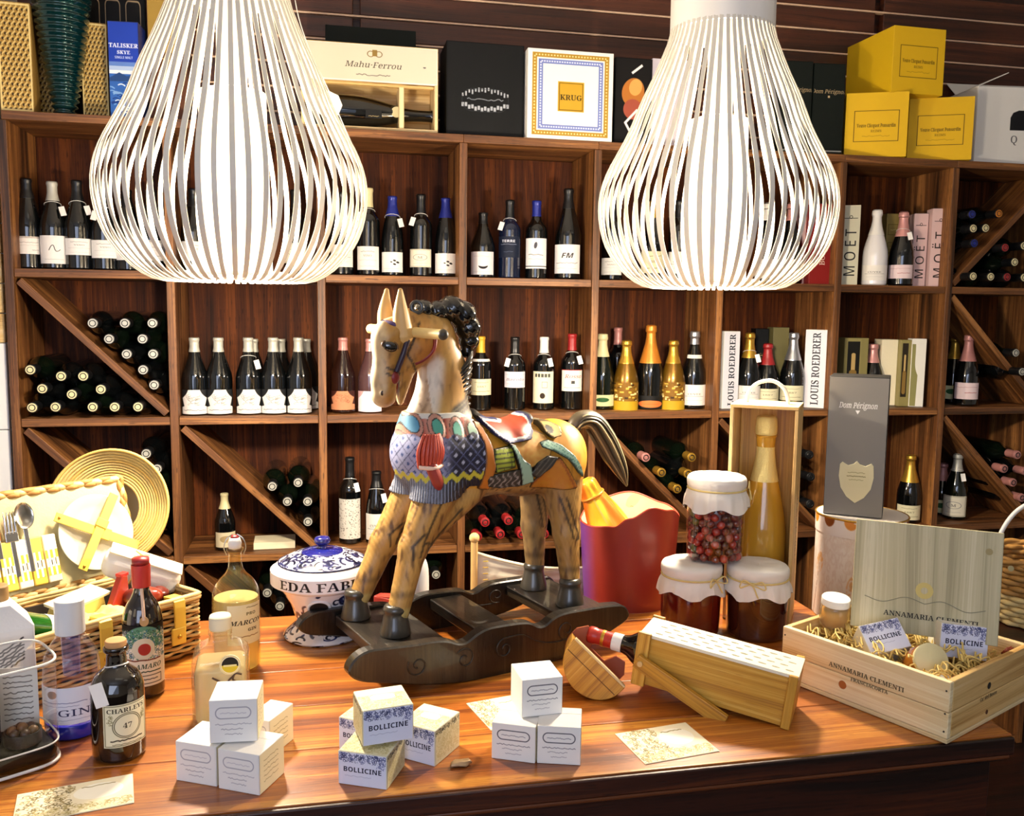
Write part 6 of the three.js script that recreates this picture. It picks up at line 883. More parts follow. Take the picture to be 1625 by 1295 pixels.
  // straw hat leaning behind the lid
  const hp = inB(Lw / 2 - 0.02, Hh + 0.138, -D / 2 - 0.075), h = thing('straw_hat', 'round straw hat leaning behind the picnic basket lid', 'hat', [hp.x, hp.y, hp.z], 0.2); h.rotation.set(1.25, 0.25, 0.35, 'YXZ'); h.scale.setScalar(1.1);
  const strawM = std({ color: 0xd9bd72, roughness: 0.7, bumpMap: bumpFabric, bumpScale: 0.001 });
  for (let i = 0; i < 12; i++) part(h, 'straw_coil', at(new THREE.TorusGeometry(0.0565 + i * 0.0052, 0.0031, 6, 72), 0, 0.0005 * i * i * 0.25, 0, Math.PI / 2), i % 4 === 3 ? std({ color: 0xc9a656, roughness: 0.7 }) : strawM);
  part(h, 'crown', lathe([[0.056, 0.002], [0.054, -0.02], [0.05, -0.05], [0.04, -0.058], [0, -0.06]], 40), std({ color: 0xc3b79a, roughness: 0.8, side: THREE.DoubleSide }));
  part(h, 'band', lathe([[0.0565, -0.004], [0.0555, -0.022]], 40), std({ color: 0xb9b2c2, roughness: 0.8, side: THREE.DoubleSide }));  // greyed crown and lavender band carry the inside shade in their colour
}

// ---------- middle of the counter, behind the horse ----------
{ // blue and white lidded pot on a pierced foot
  const p = onY(513, 1003, CT), o = thing('ceramic_pot', 'blue and white patterned lidded ceramic pot lettered FABBRI on a pierced foot', 'pot', [p.x, CT + 0.0004, 0.985], toCam(p.x, p.z));
  const glaze = phy({ color: 0xf1f1f4, roughness: 0.12, clearcoat: 0.8 });
  const patt = (dens, w, h, bg = '#eeeef2') => print(w, h, (c) => { fill(c, bg, w, h); for (let i = 0; i < dens; i++) { c.strokeStyle = ['#23264a', '#2d3262', '#15172c'][i % 3]; c.lineWidth = 2 + rnd() * 2.5; c.beginPath(); const x = rnd() * w, y = rnd() * h, r = 3 + rnd() * 7; c.arc(x, y, r, rnd() * 6, rnd() * 3 + 4); c.stroke(); if (i % 3 === 0) { c.fillStyle = '#23264a'; c.beginPath(); c.ellipse(x + 6, y, 5, 2.4, rnd() * 3, 0, 7); c.fill(); } } });
  const bodyP = phy({ map: sheetTex, roughness: 0.14, clearcoat: 0.8, side: THREE.DoubleSide }), uvCell = (g, c) => cellUv(g, c);
  part(o, 'foot', uvCell(lathe([[0.052, 0.0], [0.081, 0.0], [0.0825, 0.006], [0.074, 0.014], [0.058, 0.028], [0.056, 0.04], [0.066, 0.07], [0.08, 0.095], [0.088, 0.108]], 56), patt(150, 300, 130)), bodyP);
  part(o, 'hole_shade_disc', at(new THREE.CylinderGeometry(0.018, 0.018, 0.012, 28).scale(1.15, 1, 0.85), -0.008, 0.081, 0.069, Math.PI / 2 + 0.45), flat(0x2c1c12, 0.6)); part(o, 'hole_rim', at(new THREE.TorusGeometry(0.0185, 0.003, 8, 32).scale(1.15, 0.85, 1), -0.008, 0.081, 0.0735, 0.45), glaze);  // solid dark disc stands in for the shade inside the opening
  part(o, 'bowl', lathe([[0.086, 0.107], [0.098, 0.113], [0.1045, 0.122], [0.106, 0.132], [0.1045, 0.142], [0.0985, 0.152], [0.0905, 0.158], [0.0, 0.158]], 56), glaze);
  const band = print(620, 56, (c, w, h) => { fill(c, '#efeff3', w, h); text(c, 'EDA FABBRI', w / 2 + 2, h / 2 + 2, 50, '#10111f', 'serif', 'bold', 'center', 210); text(c, '1905', 40, h / 2, 40, '#1b1e3c', 'serif', 'bold'); text(c, '1905', 580, h / 2, 40, '#1b1e3c', 'serif', 'bold'); });
  part(o, 'letter_band', wrap(band, 0.1068, 0.1185, 0.1455, Math.PI * 1.9, 0.1068), M.printGloss, [0, 0, 0], [0, 0.08, 0]);
  const lidc = patt(160, 300, 60); const lid = part(o, 'lid', uvCell(lathe([[0.09, 0.158], [0.0885, 0.161], [0.064, 0.173], [0.043, 0.178]], 56), lidc), bodyP);
  part(o, 'lid_line', at(new THREE.TorusGeometry(0.09, 0.0016, 6, 56), 0, 0.159, 0, Math.PI / 2), flat(0x23264a, 0.2)); const cob = phy({ color: 0x1b1f6e, roughness: 0.1, clearcoat: 0.9 });
  part(o, 'lid_centre', lathe([[0.044, 0.1765], [0.042, 0.181], [0.024, 0.186], [0, 0.188]], 40), cob); part(o, 'knob', lathe(smoothProfile([[0, 0.184], [0.009, 0.186], [0.009, 0.191], [0.0165, 0.199], [0.0145, 0.208], [0, 0.211]], 30), 24), cob); void lid;
}
{ // white cylinder pack and red box behind the front leg
  const p = onY(648, 990, CT), o = thing('white_bottle', 'matte white bottle shaped pack standing behind the front leg of horse', 'bottle', [0.2, CT + 0.0004, 0.9]);
  part(o, 'body', lathe(smoothProfile([[0, 0], [0.026, 0], [0.027, 0.01], [0.027, 0.105], [0.022, 0.125], [0.0165, 0.136], [0.016, 0.145], [0, 0.147]], 40), 32), std({ color: 0xe9e8e4, roughness: 0.5 })); part(o, 'neck_band', lathe([[0.0168, 0.136], [0.0175, 0.137], [0.0175, 0.146], [0, 0.148]], 24), M.cream); void p;
}
{ const q = onY(598, 975, CT); const o = thing('red_packet', 'small dark red folded packet lying between the front legs of horse', 'packet', [q.x + 0.03, CT + 0.001, q.z - 0.03], -0.7); part(o, 'packet', cbox(0.07, 0.03, 0.03, 0.004).translate(0, 0.015, 0), flat(0x8c2a22, 0.5)); part(o, 'flap', cbox(0.05, 0.003, 0.028, 0.001), flat(0xb0372a, 0.5), [0, 0.031, 0], [0, 0, 0.1]); }
{ // cream canvas on a wooden frame
  const A0 = onZ(752, 876, 0.8), B0 = onZ(934, 900, 0.8), o = thing('canvas_sling', 'cream canvas sling with stitched seam on a wooden dowel behind the horse', 'canvas', [0, 0, 0]);
  const g = new THREE.PlaneGeometry(1, 1, 60, 14), p = g.attributes.position;
  for (let i = 0; i < p.count; i++) { const u = p.getX(i) + 0.5, v = p.getY(i) + 0.5, x = lerp(A0.x - 0.005, B0.x + 0.015, u), top = lerp(A0.y, B0.y, u) - 0.012 * Math.sin(Math.PI * u), bot = CT - 0.02 + 0.02 * Math.sin(Math.PI * u); p.setXYZ(i, x, lerp(bot, top, v), 0.8 + 0.02 * Math.sin(Math.PI * u) + 0.004 * Math.sin(v * 24) * Math.sin(Math.PI * u)); }
  g.computeVertexNormals(); part(o, 'canvas', g, std({ color: 0xf6efd6, roughness: 0.85, bumpMap: bumpFabric, bumpScale: 0.0006, side: THREE.DoubleSide }));
  part(o, 'top_hem', tube([0, 0.25, 0.5, 0.75, 1].map((u) => [lerp(A0.x, B0.x + 0.01, u), lerp(A0.y, B0.y, u) - 0.012 * Math.sin(Math.PI * u), 0.803 + 0.02 * Math.sin(Math.PI * u)]), 0.004, 30, 6), M.cream);
  part(o, 'dowel', new THREE.CylinderGeometry(0.0085, 0.0085, 0.95, 16), M.pine, [A0.x, A0.y - 0.44, 0.806]); part(o, 'dowel_knob', new THREE.SphereGeometry(0.0125, 16, 12), M.pine, [A0.x, A0.y + 0.036, 0.806]);
  for (let k = 0; k < 7; k++) part(o, 'stitch', cbox(0.012, 0.0026, 0.0016, 0.0005), std({ color: 0xc9a94e, roughness: 0.7 }), [A0.x + 0.026, A0.y - 0.02 - k * 0.015, 0.8155]);
}

// ---------- right of the horse ----------
{ // red wavy wine bucket with a bottle in an orange sleeve
  const p = onY(1003, 958, CT), c = V(p.x, CT, p.z - 0.035), o = thing('wine_bucket', 'red to purple wine bucket with a wavy rim', 'bucket', [c.x, CT + 0.0004, c.z], toCam(c.x, c.z));
  const HK = [[-3.1416, 0.238], [-2.4, 0.222], [-1.5708, 0.193], [-0.9, 0.192], [-0.3, 0.2], [0, 0.222], [0.45, 0.246], [0.9, 0.236], [1.5708, 0.208], [2.4, 0.22], [3.1416, 0.238]], rimH = (a) => { while (a > Math.PI) a -= Math.PI * 2; for (let i = 1; i < HK.length; i++) if (a <= HK[i][0]) return lerp(HK[i - 1][1], HK[i][1], sstep(0, 1, (a - HK[i - 1][0]) / (HK[i][0] - HK[i - 1][0]))); return 0.238; };
  const N = 96, M2 = 24, mk = (inset) => { const pos = [], idx = [], col = []; for (let j = 0; j <= M2; j++) for (let i = 0; i <= N; i++) { const a = i / N * Math.PI * 2, hgt = rimH(a), v = j / M2, r = lerp(0.104, 0.117, v) - inset; pos.push(r * Math.sin(a), inset + v * (hgt - inset), r * Math.cos(a)); const k = sstep(-0.62, -0.98, Math.sin(a)) ; col.push(...mix3(C(0x8c281c), C(0x6d3a8c), k)); } for (let j = 0; j < M2; j++) for (let i = 0; i < N; i++) { const q = j * (N + 1) + i; inset ? idx.push(q, q + N + 1, q + 1, q + 1, q + N + 1, q + N + 2) : idx.push(q, q + 1, q + N + 1, q + 1, q + N + 2, q + N + 1); } const g = new THREE.BufferGeometry(); g.setAttribute('position', new THREE.Float32BufferAttribute(pos, 3)); g.setAttribute('color', new THREE.Float32BufferAttribute(col, 3)); g.setAttribute('uv', new THREE.Float32BufferAttribute(new Float32Array(pos.length / 3 * 2), 2)); g.setIndex(idx); g.computeVertexNormals(); return g; };
  const bm = phy({ vertexColors: true, roughness: 0.42, clearcoat: 0.2 }); part(o, 'outer_wall', mk(0), bm); part(o, 'inner_wall', mk(0.003), std({ color: 0xe4dfae, roughness: 0.5 }));
  part(o, 'base', lathe([[0, 0.001], [0.0975, 0.001], [0.096, 0.005], [0, 0.005]], 48), flat(0x8a2318, 0.5));
  const lipPts = []; for (let i = 0; i < 96; i++) { const a = i / 96 * Math.PI * 2, hgt = rimH(a); lipPts.push([0.1155 * Math.sin(a), hgt, 0.1155 * Math.cos(a)]); } part(o, 'lip', tube(lipPts, 0.0022, 192, 6, true), flat(0xb0402e, 0.4));
  part(o, 'emblem', at(cellUv(new THREE.CircleGeometry(0.022, 24), print(64, 64, (q) => { fill(q, '#e6e1b2', 64, 64); text(q, '♙', 32, 26, 22, '#8d8450'); scrib(q, 14, 46, 36, 8, '#a39a66', 2); })), 0.014, 0.212, -0.111, 0.06), M.print);
  const b = thing('sleeved_bottle', 'bottle in an orange and yellow fabric sleeve leaning in the red bucket', 'bottle', [c.x + 0.034, CT + 0.025, c.z + 0.012]); b.rotation.set(-0.05, 0, 0.5); b.scale.y = 1.12;
  const folds = lathe(smoothProfile([[0, 0], [0.043, 0.004], [0.047, 0.02], [0.048, 0.15], [0.04, 0.19], [0.025, 0.24], [0.02, 0.27], [0, 0.272]], 50), 60), fp = folds.attributes.position, fc = new Float32Array(fp.count * 3);
  for (let i = 0; i < fp.count; i++) { const x = fp.getX(i), y = fp.getY(i), z = fp.getZ(i), a = Math.atan2(x, z), k = 1 + 0.06 * Math.sin(a * 7 + y * 16) * sstep(0.0, 0.05, y); fp.setXYZ(i, x * k, y, z * k); const m = 0.5 + 0.5 * Math.sin(a * 2.5 - y * 22 + 1); fc.set(mix3(C(0xd06a14), C(0xe4b52a), sstep(0.3, 0.75, m)), i * 3); }
  folds.setAttribute('color', new THREE.BufferAttribute(fc, 3)); folds.computeVertexNormals(); part(b, 'sleeve', folds, phy({ vertexColors: true, roughness: 0.4, clearcoat: 0.3 }));
  part(b, 'drawstring', at(new THREE.TorusGeometry(0.0275, 0.003, 8, 28), 0, 0.236, 0, Math.PI / 2), M.orangeCap);
}
const clothTop = (R, hgt, skirt, seedN, n = 72) => {     // cloth cap over a jar: flat top, tied neck, frilled skirt
  const prof = [[0.001, hgt], [R * 0.6, hgt + 0.002], [R * 0.93, hgt - 0.001], [R, hgt - 0.008], [R * 0.985, hgt - 0.02], [R * 0.955, hgt - 0.026], [R * 1.0, hgt - 0.034], [R * 1.06, hgt - 0.045], [R * 1.1, hgt - 0.045 - skirt]];
  const g = lathe(smoothProfile(prof, 40), n), p = g.attributes.position;
  for (let i = 0; i < p.count; i++) { const x = p.getX(i), y = p.getY(i), z = p.getZ(i), a = Math.atan2(x, z), s = sstep(hgt - 0.028, hgt - 0.06, y), t2 = sstep(hgt - 0.004, hgt - 0.02, y), w = Math.sin(a * 11 + seedN) * 0.6 + Math.sin(a * 17 + seedN * 2.3) * 0.4; const k = 1 + 0.045 * s * w + 0.012 * t2 * Math.sin(a * 26 + seedN); p.setXYZ(i, x * k, y + 0.007 * s * Math.sin(a * 5 + seedN * 1.7) + 0.0018 * nz3(x, seedN, z, 50), z * k); }
  g.computeVertexNormals(); return g;
};
const jarSpots = [[1094, 1001, 0.062, 'left'], [1190, 1006, 0.062, 'right']].map(([x, y, r, s]) => ({ p: onY(x, y, CT), r, s }));
jarSpots[1].p.x = Math.max(jarSpots[1].p.x, jarSpots[0].p.x + 0.134);
for (const { p, r, s } of jarSpots) {
  const o = thing('preserve_jar', s === 'left' ? 'jar of dark red preserve with white cloth cap, below left of top jar' : 'jar of dark brown preserve with white cloth cap, beside the wooden champagne box', 'jar', [p.x, CT + 0.0004, p.z], s === 'left' ? 0.3 : 2, 'cloth capped jars');
  part(o, 'glass', lathe(smoothProfile([[0, 0.002], [r - 0.006, 0], [r - 0.001, 0.006], [r, 0.012], [r, 0.118], [r - 0.004, 0.126], [r - 0.006, 0.134]], 50), 44), phy({ color: s === 'left' ? 0x5c120a : 0x3b160c, roughness: 0.06, clearcoat: 0.9 }));
  part(o, 'lid', lathe([[r - 0.005, 0.132], [r - 0.002, 0.134], [r - 0.002, 0.146], [0, 0.148]], 40), M.gold);
  part(o, 'cloth_cap', clothTop(r + 0.003, 0.154, 0.016, s === 'left' ? 1 : 4), M.cloth); part(o, 'raffia', at(new THREE.TorusGeometry(r + 0.0012, 0.0022, 6, 60), 0, 0.127, 0, Math.PI / 2), M.string);
  part(o, 'raffia_bow', tube([[0, 0, 0], [0.02, 0.008, 0.006], [0.026, -0.006, 0.008], [0.004, -0.002, 0.004], [-0.02, 0.008, 0.006], [-0.026, -0.008, 0.007], [-0.004, -0.001, 0.003], [0.012, -0.026, 0.008]], 0.0015, 60, 6), M.string, [Math.sin(s === 'left' ? 0.15 : -2.6) * (r + 0.006), 0.127, Math.cos(s === 'left' ? 0.15 : -2.6) * (r + 0.006)], [0, s === 'left' ? 0.15 : -2.6, 0]);
}
{ // pepper jar on top
  const q = onY(1133, 886, CT + 0.157), r = 0.059, o = thing('pepper_jar', 'glass jar of red peppers with white cloth cap on top of two jars', 'jar', [q.x, CT + 0.158, q.z], 0.5, 'cloth capped jars');
  part(o, 'glass', lathe(smoothProfile([[0, 0.001], [r - 0.008, 0], [r - 0.001, 0.005], [r, 0.012], [r, 0.14], [r - 0.005, 0.152], [r - 0.007, 0.162]], 50), 44), phy({ color: 0xffffff, transmission: 1, roughness: 0.02, thickness: 0, ior: 1.45 }));
  part(o, 'lid', lathe([[r - 0.006, 0.158], [r - 0.003, 0.16], [r - 0.003, 0.174], [0, 0.176]], 40), M.gold); part(o, 'brine', lathe([[0, 0.003], [r - 0.0135, 0.004], [r - 0.0125, 0.14], [0, 0.144]], 32), phy({ color: 0x5a0d08, roughness: 0.15 }));
  part(o, 'cloth_cap', clothTop(r + 0.004, 0.182, 0.024, 7), M.cloth); part(o, 'raffia', at(new THREE.TorusGeometry(r + 0.002, 0.0022, 6, 60), 0, 0.155, 0, Math.PI / 2), M.string);
  part(o, 'raffia_bow', tube([[0, 0, 0], [0.018, 0.012, 0.004], [0.028, 0.002, 0.006], [0.006, -0.003, 0.003], [0.02, -0.018, 0.006], [0.008, -0.03, 0.006], [0.0, -0.004, 0.003], [-0.01, -0.022, 0.006]], 0.0015, 60, 6), M.string, [Math.sin(0.75) * (r + 0.008), 0.155, Math.cos(0.75) * (r + 0.008)], [0, 0.75, 0]);
  const pg = [0, 1, 2].map((k) => { const g = new THREE.SphereGeometry(0.0092, 14, 10), p = g.attributes.position; for (let i = 0; i < p.count; i++) { const x = p.getX(i), y = p.getY(i), z = p.getZ(i), f = 1 + 0.16 * nz3(x, y, z + k, 160); p.setXYZ(i, x * f, y * f * [1, 1.25, 0.9][k], z * f); } g.computeVertexNormals(); return g; }), pm = [0x8a130e, 0x64100b, 0x9c2218, 0x470c08, 0x56521f].map((h) => phy({ color: h, roughness: 0.2, clearcoat: 0.7 }));
  for (let row = 0; row < 8; row++) for (let i = 0; i < 15; i++) { const a = (i + (row % 2) * 0.5) / 15 * Math.PI * 2 + rr(-0.05, 0.05); single('pickled_pepper', 'small red pickled pepper packed inside the topmost glass jar', 'pepper', pg[Math.floor(rnd() * 3)], pm[rnd() < 0.1 ? 4 : Math.floor(rnd() * 4)], [q.x + 0.0487 * Math.sin(a), CT + 0.158 + 0.0105 + row * 0.0148 + rr(-0.001, 0.001), q.z + 0.0487 * Math.cos(a)], [rr(0, 6), rr(0, 6), rr(0, 6)], 'peppers in the top jar'); }
}
{ // tall wooden box with a gold magnum
  const goldWood = woodMat(T.honey, { color: 0xffffff, roughness: 0.35 });
  const t = -0.6, w = 0.145, d = 0.115, h = 0.487, q = V(0.876, CT, 1.042), e1 = V(Math.cos(t), 0, -Math.sin(t)), nz = V(Math.sin(t), 0, Math.cos(t)), c = q.clone().addScaledVector(e1, w / 2).addScaledVector(nz, -d / 2);
  const o = thing('bottle_box', 'tall open fronted wooden box with white rope handle holding a gold bottle', 'box', [c.x, CT + 0.0004, c.z], t), k = 0.008;
  part(o, 'back', cbox(w - 2 * k, h - 2 * k, 0.006), goldWood, [0, h / 2, -d / 2 + 0.003]); for (const s of [-1, 1]) part(o, 'side', cbox(k, h - 2 * k, d), M.pine, [s * (w / 2 - k / 2), h / 2, 0]); part(o, 'top', cbox(w, k, d, 0.002, 0), M.pine, [0, h - k / 2, 0]); part(o, 'base', cbox(w, k, d, 0.002, 0), M.pine, [0, k / 2, 0]);
  part(o, 'side_letters', letters('FRANCIACORTA', 0.016, 0.15).rotateZ(-Math.PI / 2).rotateY(Math.PI / 2), inkM, [w / 2 + 0.0008, h * 0.42, 0]);
  part(o, 'rope_handle', tube([[-0.045, h - 0.004, 0.0], [-0.044, h + 0.018, 0.0], [-0.025, h + 0.042, 0.003], [0.008, h + 0.05, 0.003], [0.034, h + 0.034, 0.002], [0.043, h + 0.01, 0], [0.043, h - 0.004, 0]], 0.0042, 50, 10), M.whiteCap);
  const b = thing('gold_magnum', 'large gold champagne bottle with pale foil neck inside the tall wooden box', 'bottle', [c.x, CT + k + 0.001, c.z], t);
  part(b, 'glass', lathe(smoothProfile([[0, 0.006], [0.04, 0], [0.0505, 0.008], [0.052, 0.03], [0.052, 0.19], [0.046, 0.235], [0.034, 0.29], [0.024, 0.335], [0.0195, 0.37], [0.019, 0.42], [0, 0.421]], 60), 44), phy({ color: 0xd9a332, roughness: 0.12, transmission: 0.3, thickness: 0, clearcoat: 0.8 }));
  part(b, 'foil', lathe(smoothProfile([[0.031, 0.304], [0.0245, 0.338], [0.0205, 0.37], [0.02, 0.405], [0.0232, 0.41], [0.0235, 0.432], [0.0215, 0.446], [0.018, 0.449], [0, 0.45]], 60), 32), phy({ color: 0xe3d089, roughness: 0.32, metalness: 0.45, bumpMap: bumpPaper, bumpScale: 0.001 })); part(b, 'foil_ring', at(new THREE.TorusGeometry(0.0218, 0.0016, 6, 30), 0, 0.405, 0, Math.PI / 2), M.goldCap);
}
{ // grey gift box on a decorated tin
  const t = -0.62, q = V(1.103, 1.21, 1.06), w = 0.124, d = 0.108, h = 0.312, e1 = V(Math.cos(t), 0, -Math.sin(t)), nz = V(Math.sin(t), 0, Math.cos(t)), c = q.clone().addScaledVector(e1, w / 2).addScaledVector(nz, -d / 2);
  const tin = thing('biscuit_tin', 'round white tin painted with orange flowers under the grey shield box', 'tin', [c.x + 0.012, CT + 0.0004, c.z + 0.015], toCam(c.x, c.z)), R = 0.098, TH2 = 0.236;
  part(tin, 'wall', cellUv(lathe([[R - 0.002, 0.0], [R, 0.002], [R, TH2 - 0.03]], 56), print(420, 150, (cc, w2, h2) => { fill(cc, '#efe6dc', w2, h2); for (let i = 0; i < 26; i++) { const x = rnd() * w2, y = rnd() * h2; cc.fillStyle = ['#d08a3a', '#c87a2a', '#5c2a1c', '#e0b07a'][i % 4]; cc.beginPath(); cc.ellipse(x, y, 5 + rnd() * 7, 6 + rnd() * 7, rnd(), 0, 7); cc.fill(); cc.strokeStyle = '#8d6a5a'; cc.lineWidth = 1.5; cc.beginPath(); cc.moveTo(x, y); cc.lineTo(x + (rnd() - 0.5) * 50, y + 30 + rnd() * 30); cc.stroke(); } floral(cc, 0, 0, w2, h2 * 0.35, ['#e4d5c8', '#e9dcd0']); floral(cc, 0, h2 * 0.6, w2, h2 * 0.3, ['#e4d5c8', '#dcc9b8']); })), M.printGloss);
  part(tin, 'base', lathe([[0, 0.001], [R - 0.002, 0.0]], 40), M.white); part(tin, 'lid', cellUv(lathe([[R + 0.0015, TH2 - 0.04], [R + 0.002, TH2 - 0.002], [R, TH2]], 56), print(420, 40, (cc, w2, h2) => { fill(cc, '#ece2da', w2, h2); for (let i = 0; i < 12; i++) { cc.fillStyle = i % 2 ? '#d9862a' : '#8d4a1e'; cc.beginPath(); cc.arc(20 + i * 35, 20, 10, 0, 7); cc.fill(); } floral(cc, 0, 0, w2, h2 * 0.4, ['#ddc9c0']); })), M.printGloss); part(tin, 'lid_top', lathe([[R, TH2], [0, TH2 + 0.0005]], 48), std({ color: 0xe9e0d6, roughness: 0.4 })); part(tin, 'lid_rim', at(new THREE.TorusGeometry(R + 0.001, 0.0022, 6, 56), 0, TH2 - 0.001, 0, Math.PI / 2), M.gold);
  const o = thing('grey_gift_box', 'tall dark grey gift box with cream shield and white script', 'box', [c.x, CT + TH2 + 0.0016, c.z], t); part(o, 'carton', cbox(w, h, d, 0.0015), std({ color: 0x0d0e0e, roughness: 0.45 }), [0, h / 2, 0]);
  part(o, 'front_print', plate(print(200, 500, (cc, w2, h2) => { fill(cc, '#85817a', w2, h2); text(cc, 'Dom Pérignon', w2 / 2, 100, 28, '#f2f0ea', 'serif', 'italic', 'center', 130); cc.fillStyle = '#f2f0ea'; cc.beginPath(); cc.moveTo(92, 118); cc.lineTo(108, 118); cc.lineTo(100, 132); cc.fill(); }), w * 0.985, h * 0.99), M.print, [0, h / 2, d / 2 + 0.0005]);
  const sh = [[-0.0345, 0.038], [-0.03, 0.043], [-0.018, 0.036], [-0.006, 0.04], [0, 0.047], [0.006, 0.04], [0.018, 0.036], [0.03, 0.043], [0.0345, 0.038], [0.036, 0.012], [0.031, -0.014], [0.018, -0.034], [0, -0.047], [-0.018, -0.034], [-0.031, -0.014], [-0.036, 0.012]];
  const se = part(o, 'shield', extrude(sh.reverse(), 0.0012, 0.0004), std({ color: 0xddd3a6, roughness: 0.5 }), [0.004, 0.078, d / 2 + 0.0008]);
  part(se, 'shield_print', plate(print(110, 90, (cc, w2, h2) => { fill(cc, '#ddd3a6', w2, h2); scrib(cc, 16, 16, 78, 14, '#7d7446', 2); scrib(cc, 12, 34, 86, 18, '#6d6538', 3); scrib(cc, 22, 52, 66, 14, '#8d8452', 2); text(cc, '✶', 55, 74, 18, '#6d6538'); }), 0.05, 0.04), M.print, [0, 0.008, 0.0018]);
}
{ // slanted wooden bottle carrier with a wine bottle, and its half round front block
  const o = thing('bottle_carrier', 'honey coloured wooden bottle carrier with perforated top, tilted on its strut', 'carrier', [0.534, 1.005, 1.408], 0); o.rotation.set(0, -0.628, -0.12, 'YXZ');
  const Lc = 0.272, Wc = 0.088, Hc = 0.094, k = 0.007;
  part(o, 'side', cbox(Lc, Hc - k, k), M.honey, [Lc / 2, (Hc - k) / 2, -k / 2]); part(o, 'side', cbox(Lc, Hc - k, k), M.honey, [Lc / 2, (Hc - k) / 2, -Wc + k / 2]); part(o, 'floor', cbox(Lc, k, Wc - 2 * k), M.honey, [Lc / 2, k / 2, -Wc / 2]); part(o, 'end_panel', cbox(k, Hc - 2 * k, Wc - 2 * k), M.honey, [Lc - k / 2, Hc / 2 - k / 2 + 0.0035, -Wc / 2]);
  const holes = []; for (let i = 0; i < 15; i++) for (let j = 0; j < 4; j++) { const x = 0.03 + i * 0.0225 + (j % 2) * 0.01125, y = 0.016 + j * 0.0185; if (x < Lc - 0.016) holes.push(Array.from({ length: 8 }, (_, q) => [x + 0.0078 * Math.cos(q * Math.PI / 4), y + 0.0034 * Math.sin(q * Math.PI / 4)])); }
  part(o, 'perforated_top', extrude([[0, 0], [Lc, 0], [Lc, Wc], [0, Wc]], 0.005, 0.0003, holes).rotateX(-Math.PI / 2), std({ color: 0xf1ead2, roughness: 0.45 }), [0, Hc - k + 0.0004, 0]);
  for (const z of [0.004, -Wc - 0.004]) { part(o, 'frame_strip', cbox(0.024, Hc + 0.004, 0.008), M.honey, [0.0095, Hc / 2, z]); part(o, 'frame_strip', cbox(0.015, Hc, 0.008), M.honey, [Lc - 0.0075, Hc / 2, z]); }
  part(o, 'strut', cbox(0.178, 0.026, 0.011), M.honey, [0.086, 0.0155, 0.0135], [0, 0, -0.36]); part(o, 'strut', cbox(0.178, 0.02, 0.011), M.honey, [0.086, 0.0125, -Wc - 0.0135], [0, 0, -0.36]); part(o, 'pivot', at(new THREE.CylinderGeometry(0.005, 0.005, Wc + 0.044, 14), 0.012, 0.044, -Wc / 2, Math.PI / 2), M.pine);
  const b = thing('wine_bottle', 'dark wine bottle with red and white foil sliding out of wooden carrier', 'bottle'); b.position.set(0.534, 1.005, 1.408); b.rotation.set(0, -0.628, -0.12, 'YXZ'); const bm = new THREE.Group(); void bm;
  const lay = (g) => at(g, 0, 0, 0, 0, 0, Math.PI / 2).translate(0.195, Hc / 2 - 0.003, -Wc / 2);
  part(b, 'glass', lay(lathe(PROF.bordeaux.map(([r, y]) => [r * 0.98, y]), 32)), M.darkGlass); part(b, 'foil', lay(capGeo('bordeaux', 0.236).clone()), flat(0xb92d1e, 0.35)); part(b, 'foil_band', lay(lathe([[0.0165, 0.234], [0.0168, 0.236], [0.0163, 0.252], [0.0158, 0.253]], 24)), M.white); part(b, 'foil_band', lay(lathe([[0.0152, 0.268], [0.0154, 0.269], [0.0154, 0.273], [0.0152, 0.274]], 24)), M.gold);
}
{ // half round wooden block at the neck
  const p = onY(948, 1100, CT), o = thing('half_round_block', 'half round hollow wooden block with reddish inside, lying under the bottle neck', 'block', [p.x, CT + 0.054, p.z - 0.014], 0); o.rotation.set(-0.12, -0.3, -0.74, 'YXZ');
  const R = 0.06, arc = []; for (let i = 0; i <= 24; i++) { const a = Math.PI + i / 24 * Math.PI; arc.push([R * Math.cos(a), R * 0.9 * Math.sin(a)]); }
  const redIn = std({ color: 0x9a4a24, roughness: 0.5 });
  part(o, 'front_face', extrude([...arc, [R, 0.008], [-R, 0.008]], 0.008, 0.0012), M.honey, [0, 0, 0.03]);
  part(o, 'back_face', extrude([...arc, [R, 0.012], [R * 0.75, 0.03], [R * 0.45, 0.026], [R * 0.3, 0.004], [-R * 0.3, 0.004], [-R * 0.45, 0.026], [-R * 0.8, 0.03], [-R, 0.012]], 0.006, 0.0008), redIn, [0, 0, -0.042]);
  const ring = [...arc, ...arc.slice().reverse().map(([x, y]) => [x * 0.88, y * 0.88])]; part(o, 'curved_wall', extrude(ring, 0.064, 0.0004), M.honey, [0, 0, -0.035]);
  part(o, 'inner_floor', cbox(R * 1.72, 0.003, 0.062, 0.0005), redIn, [0, -0.014, -0.003]); part(o, 'groove', cbox(R * 1.9, 0.0015, 0.001, 0.0004), flat(0x6b4514, 0.6), [0, -0.012, 0.0394]);
  part(o, 'rim_strip', cbox(R * 2, 0.004, 0.012, 0.001), M.pale, [0, 0.0105, 0.034]);
}
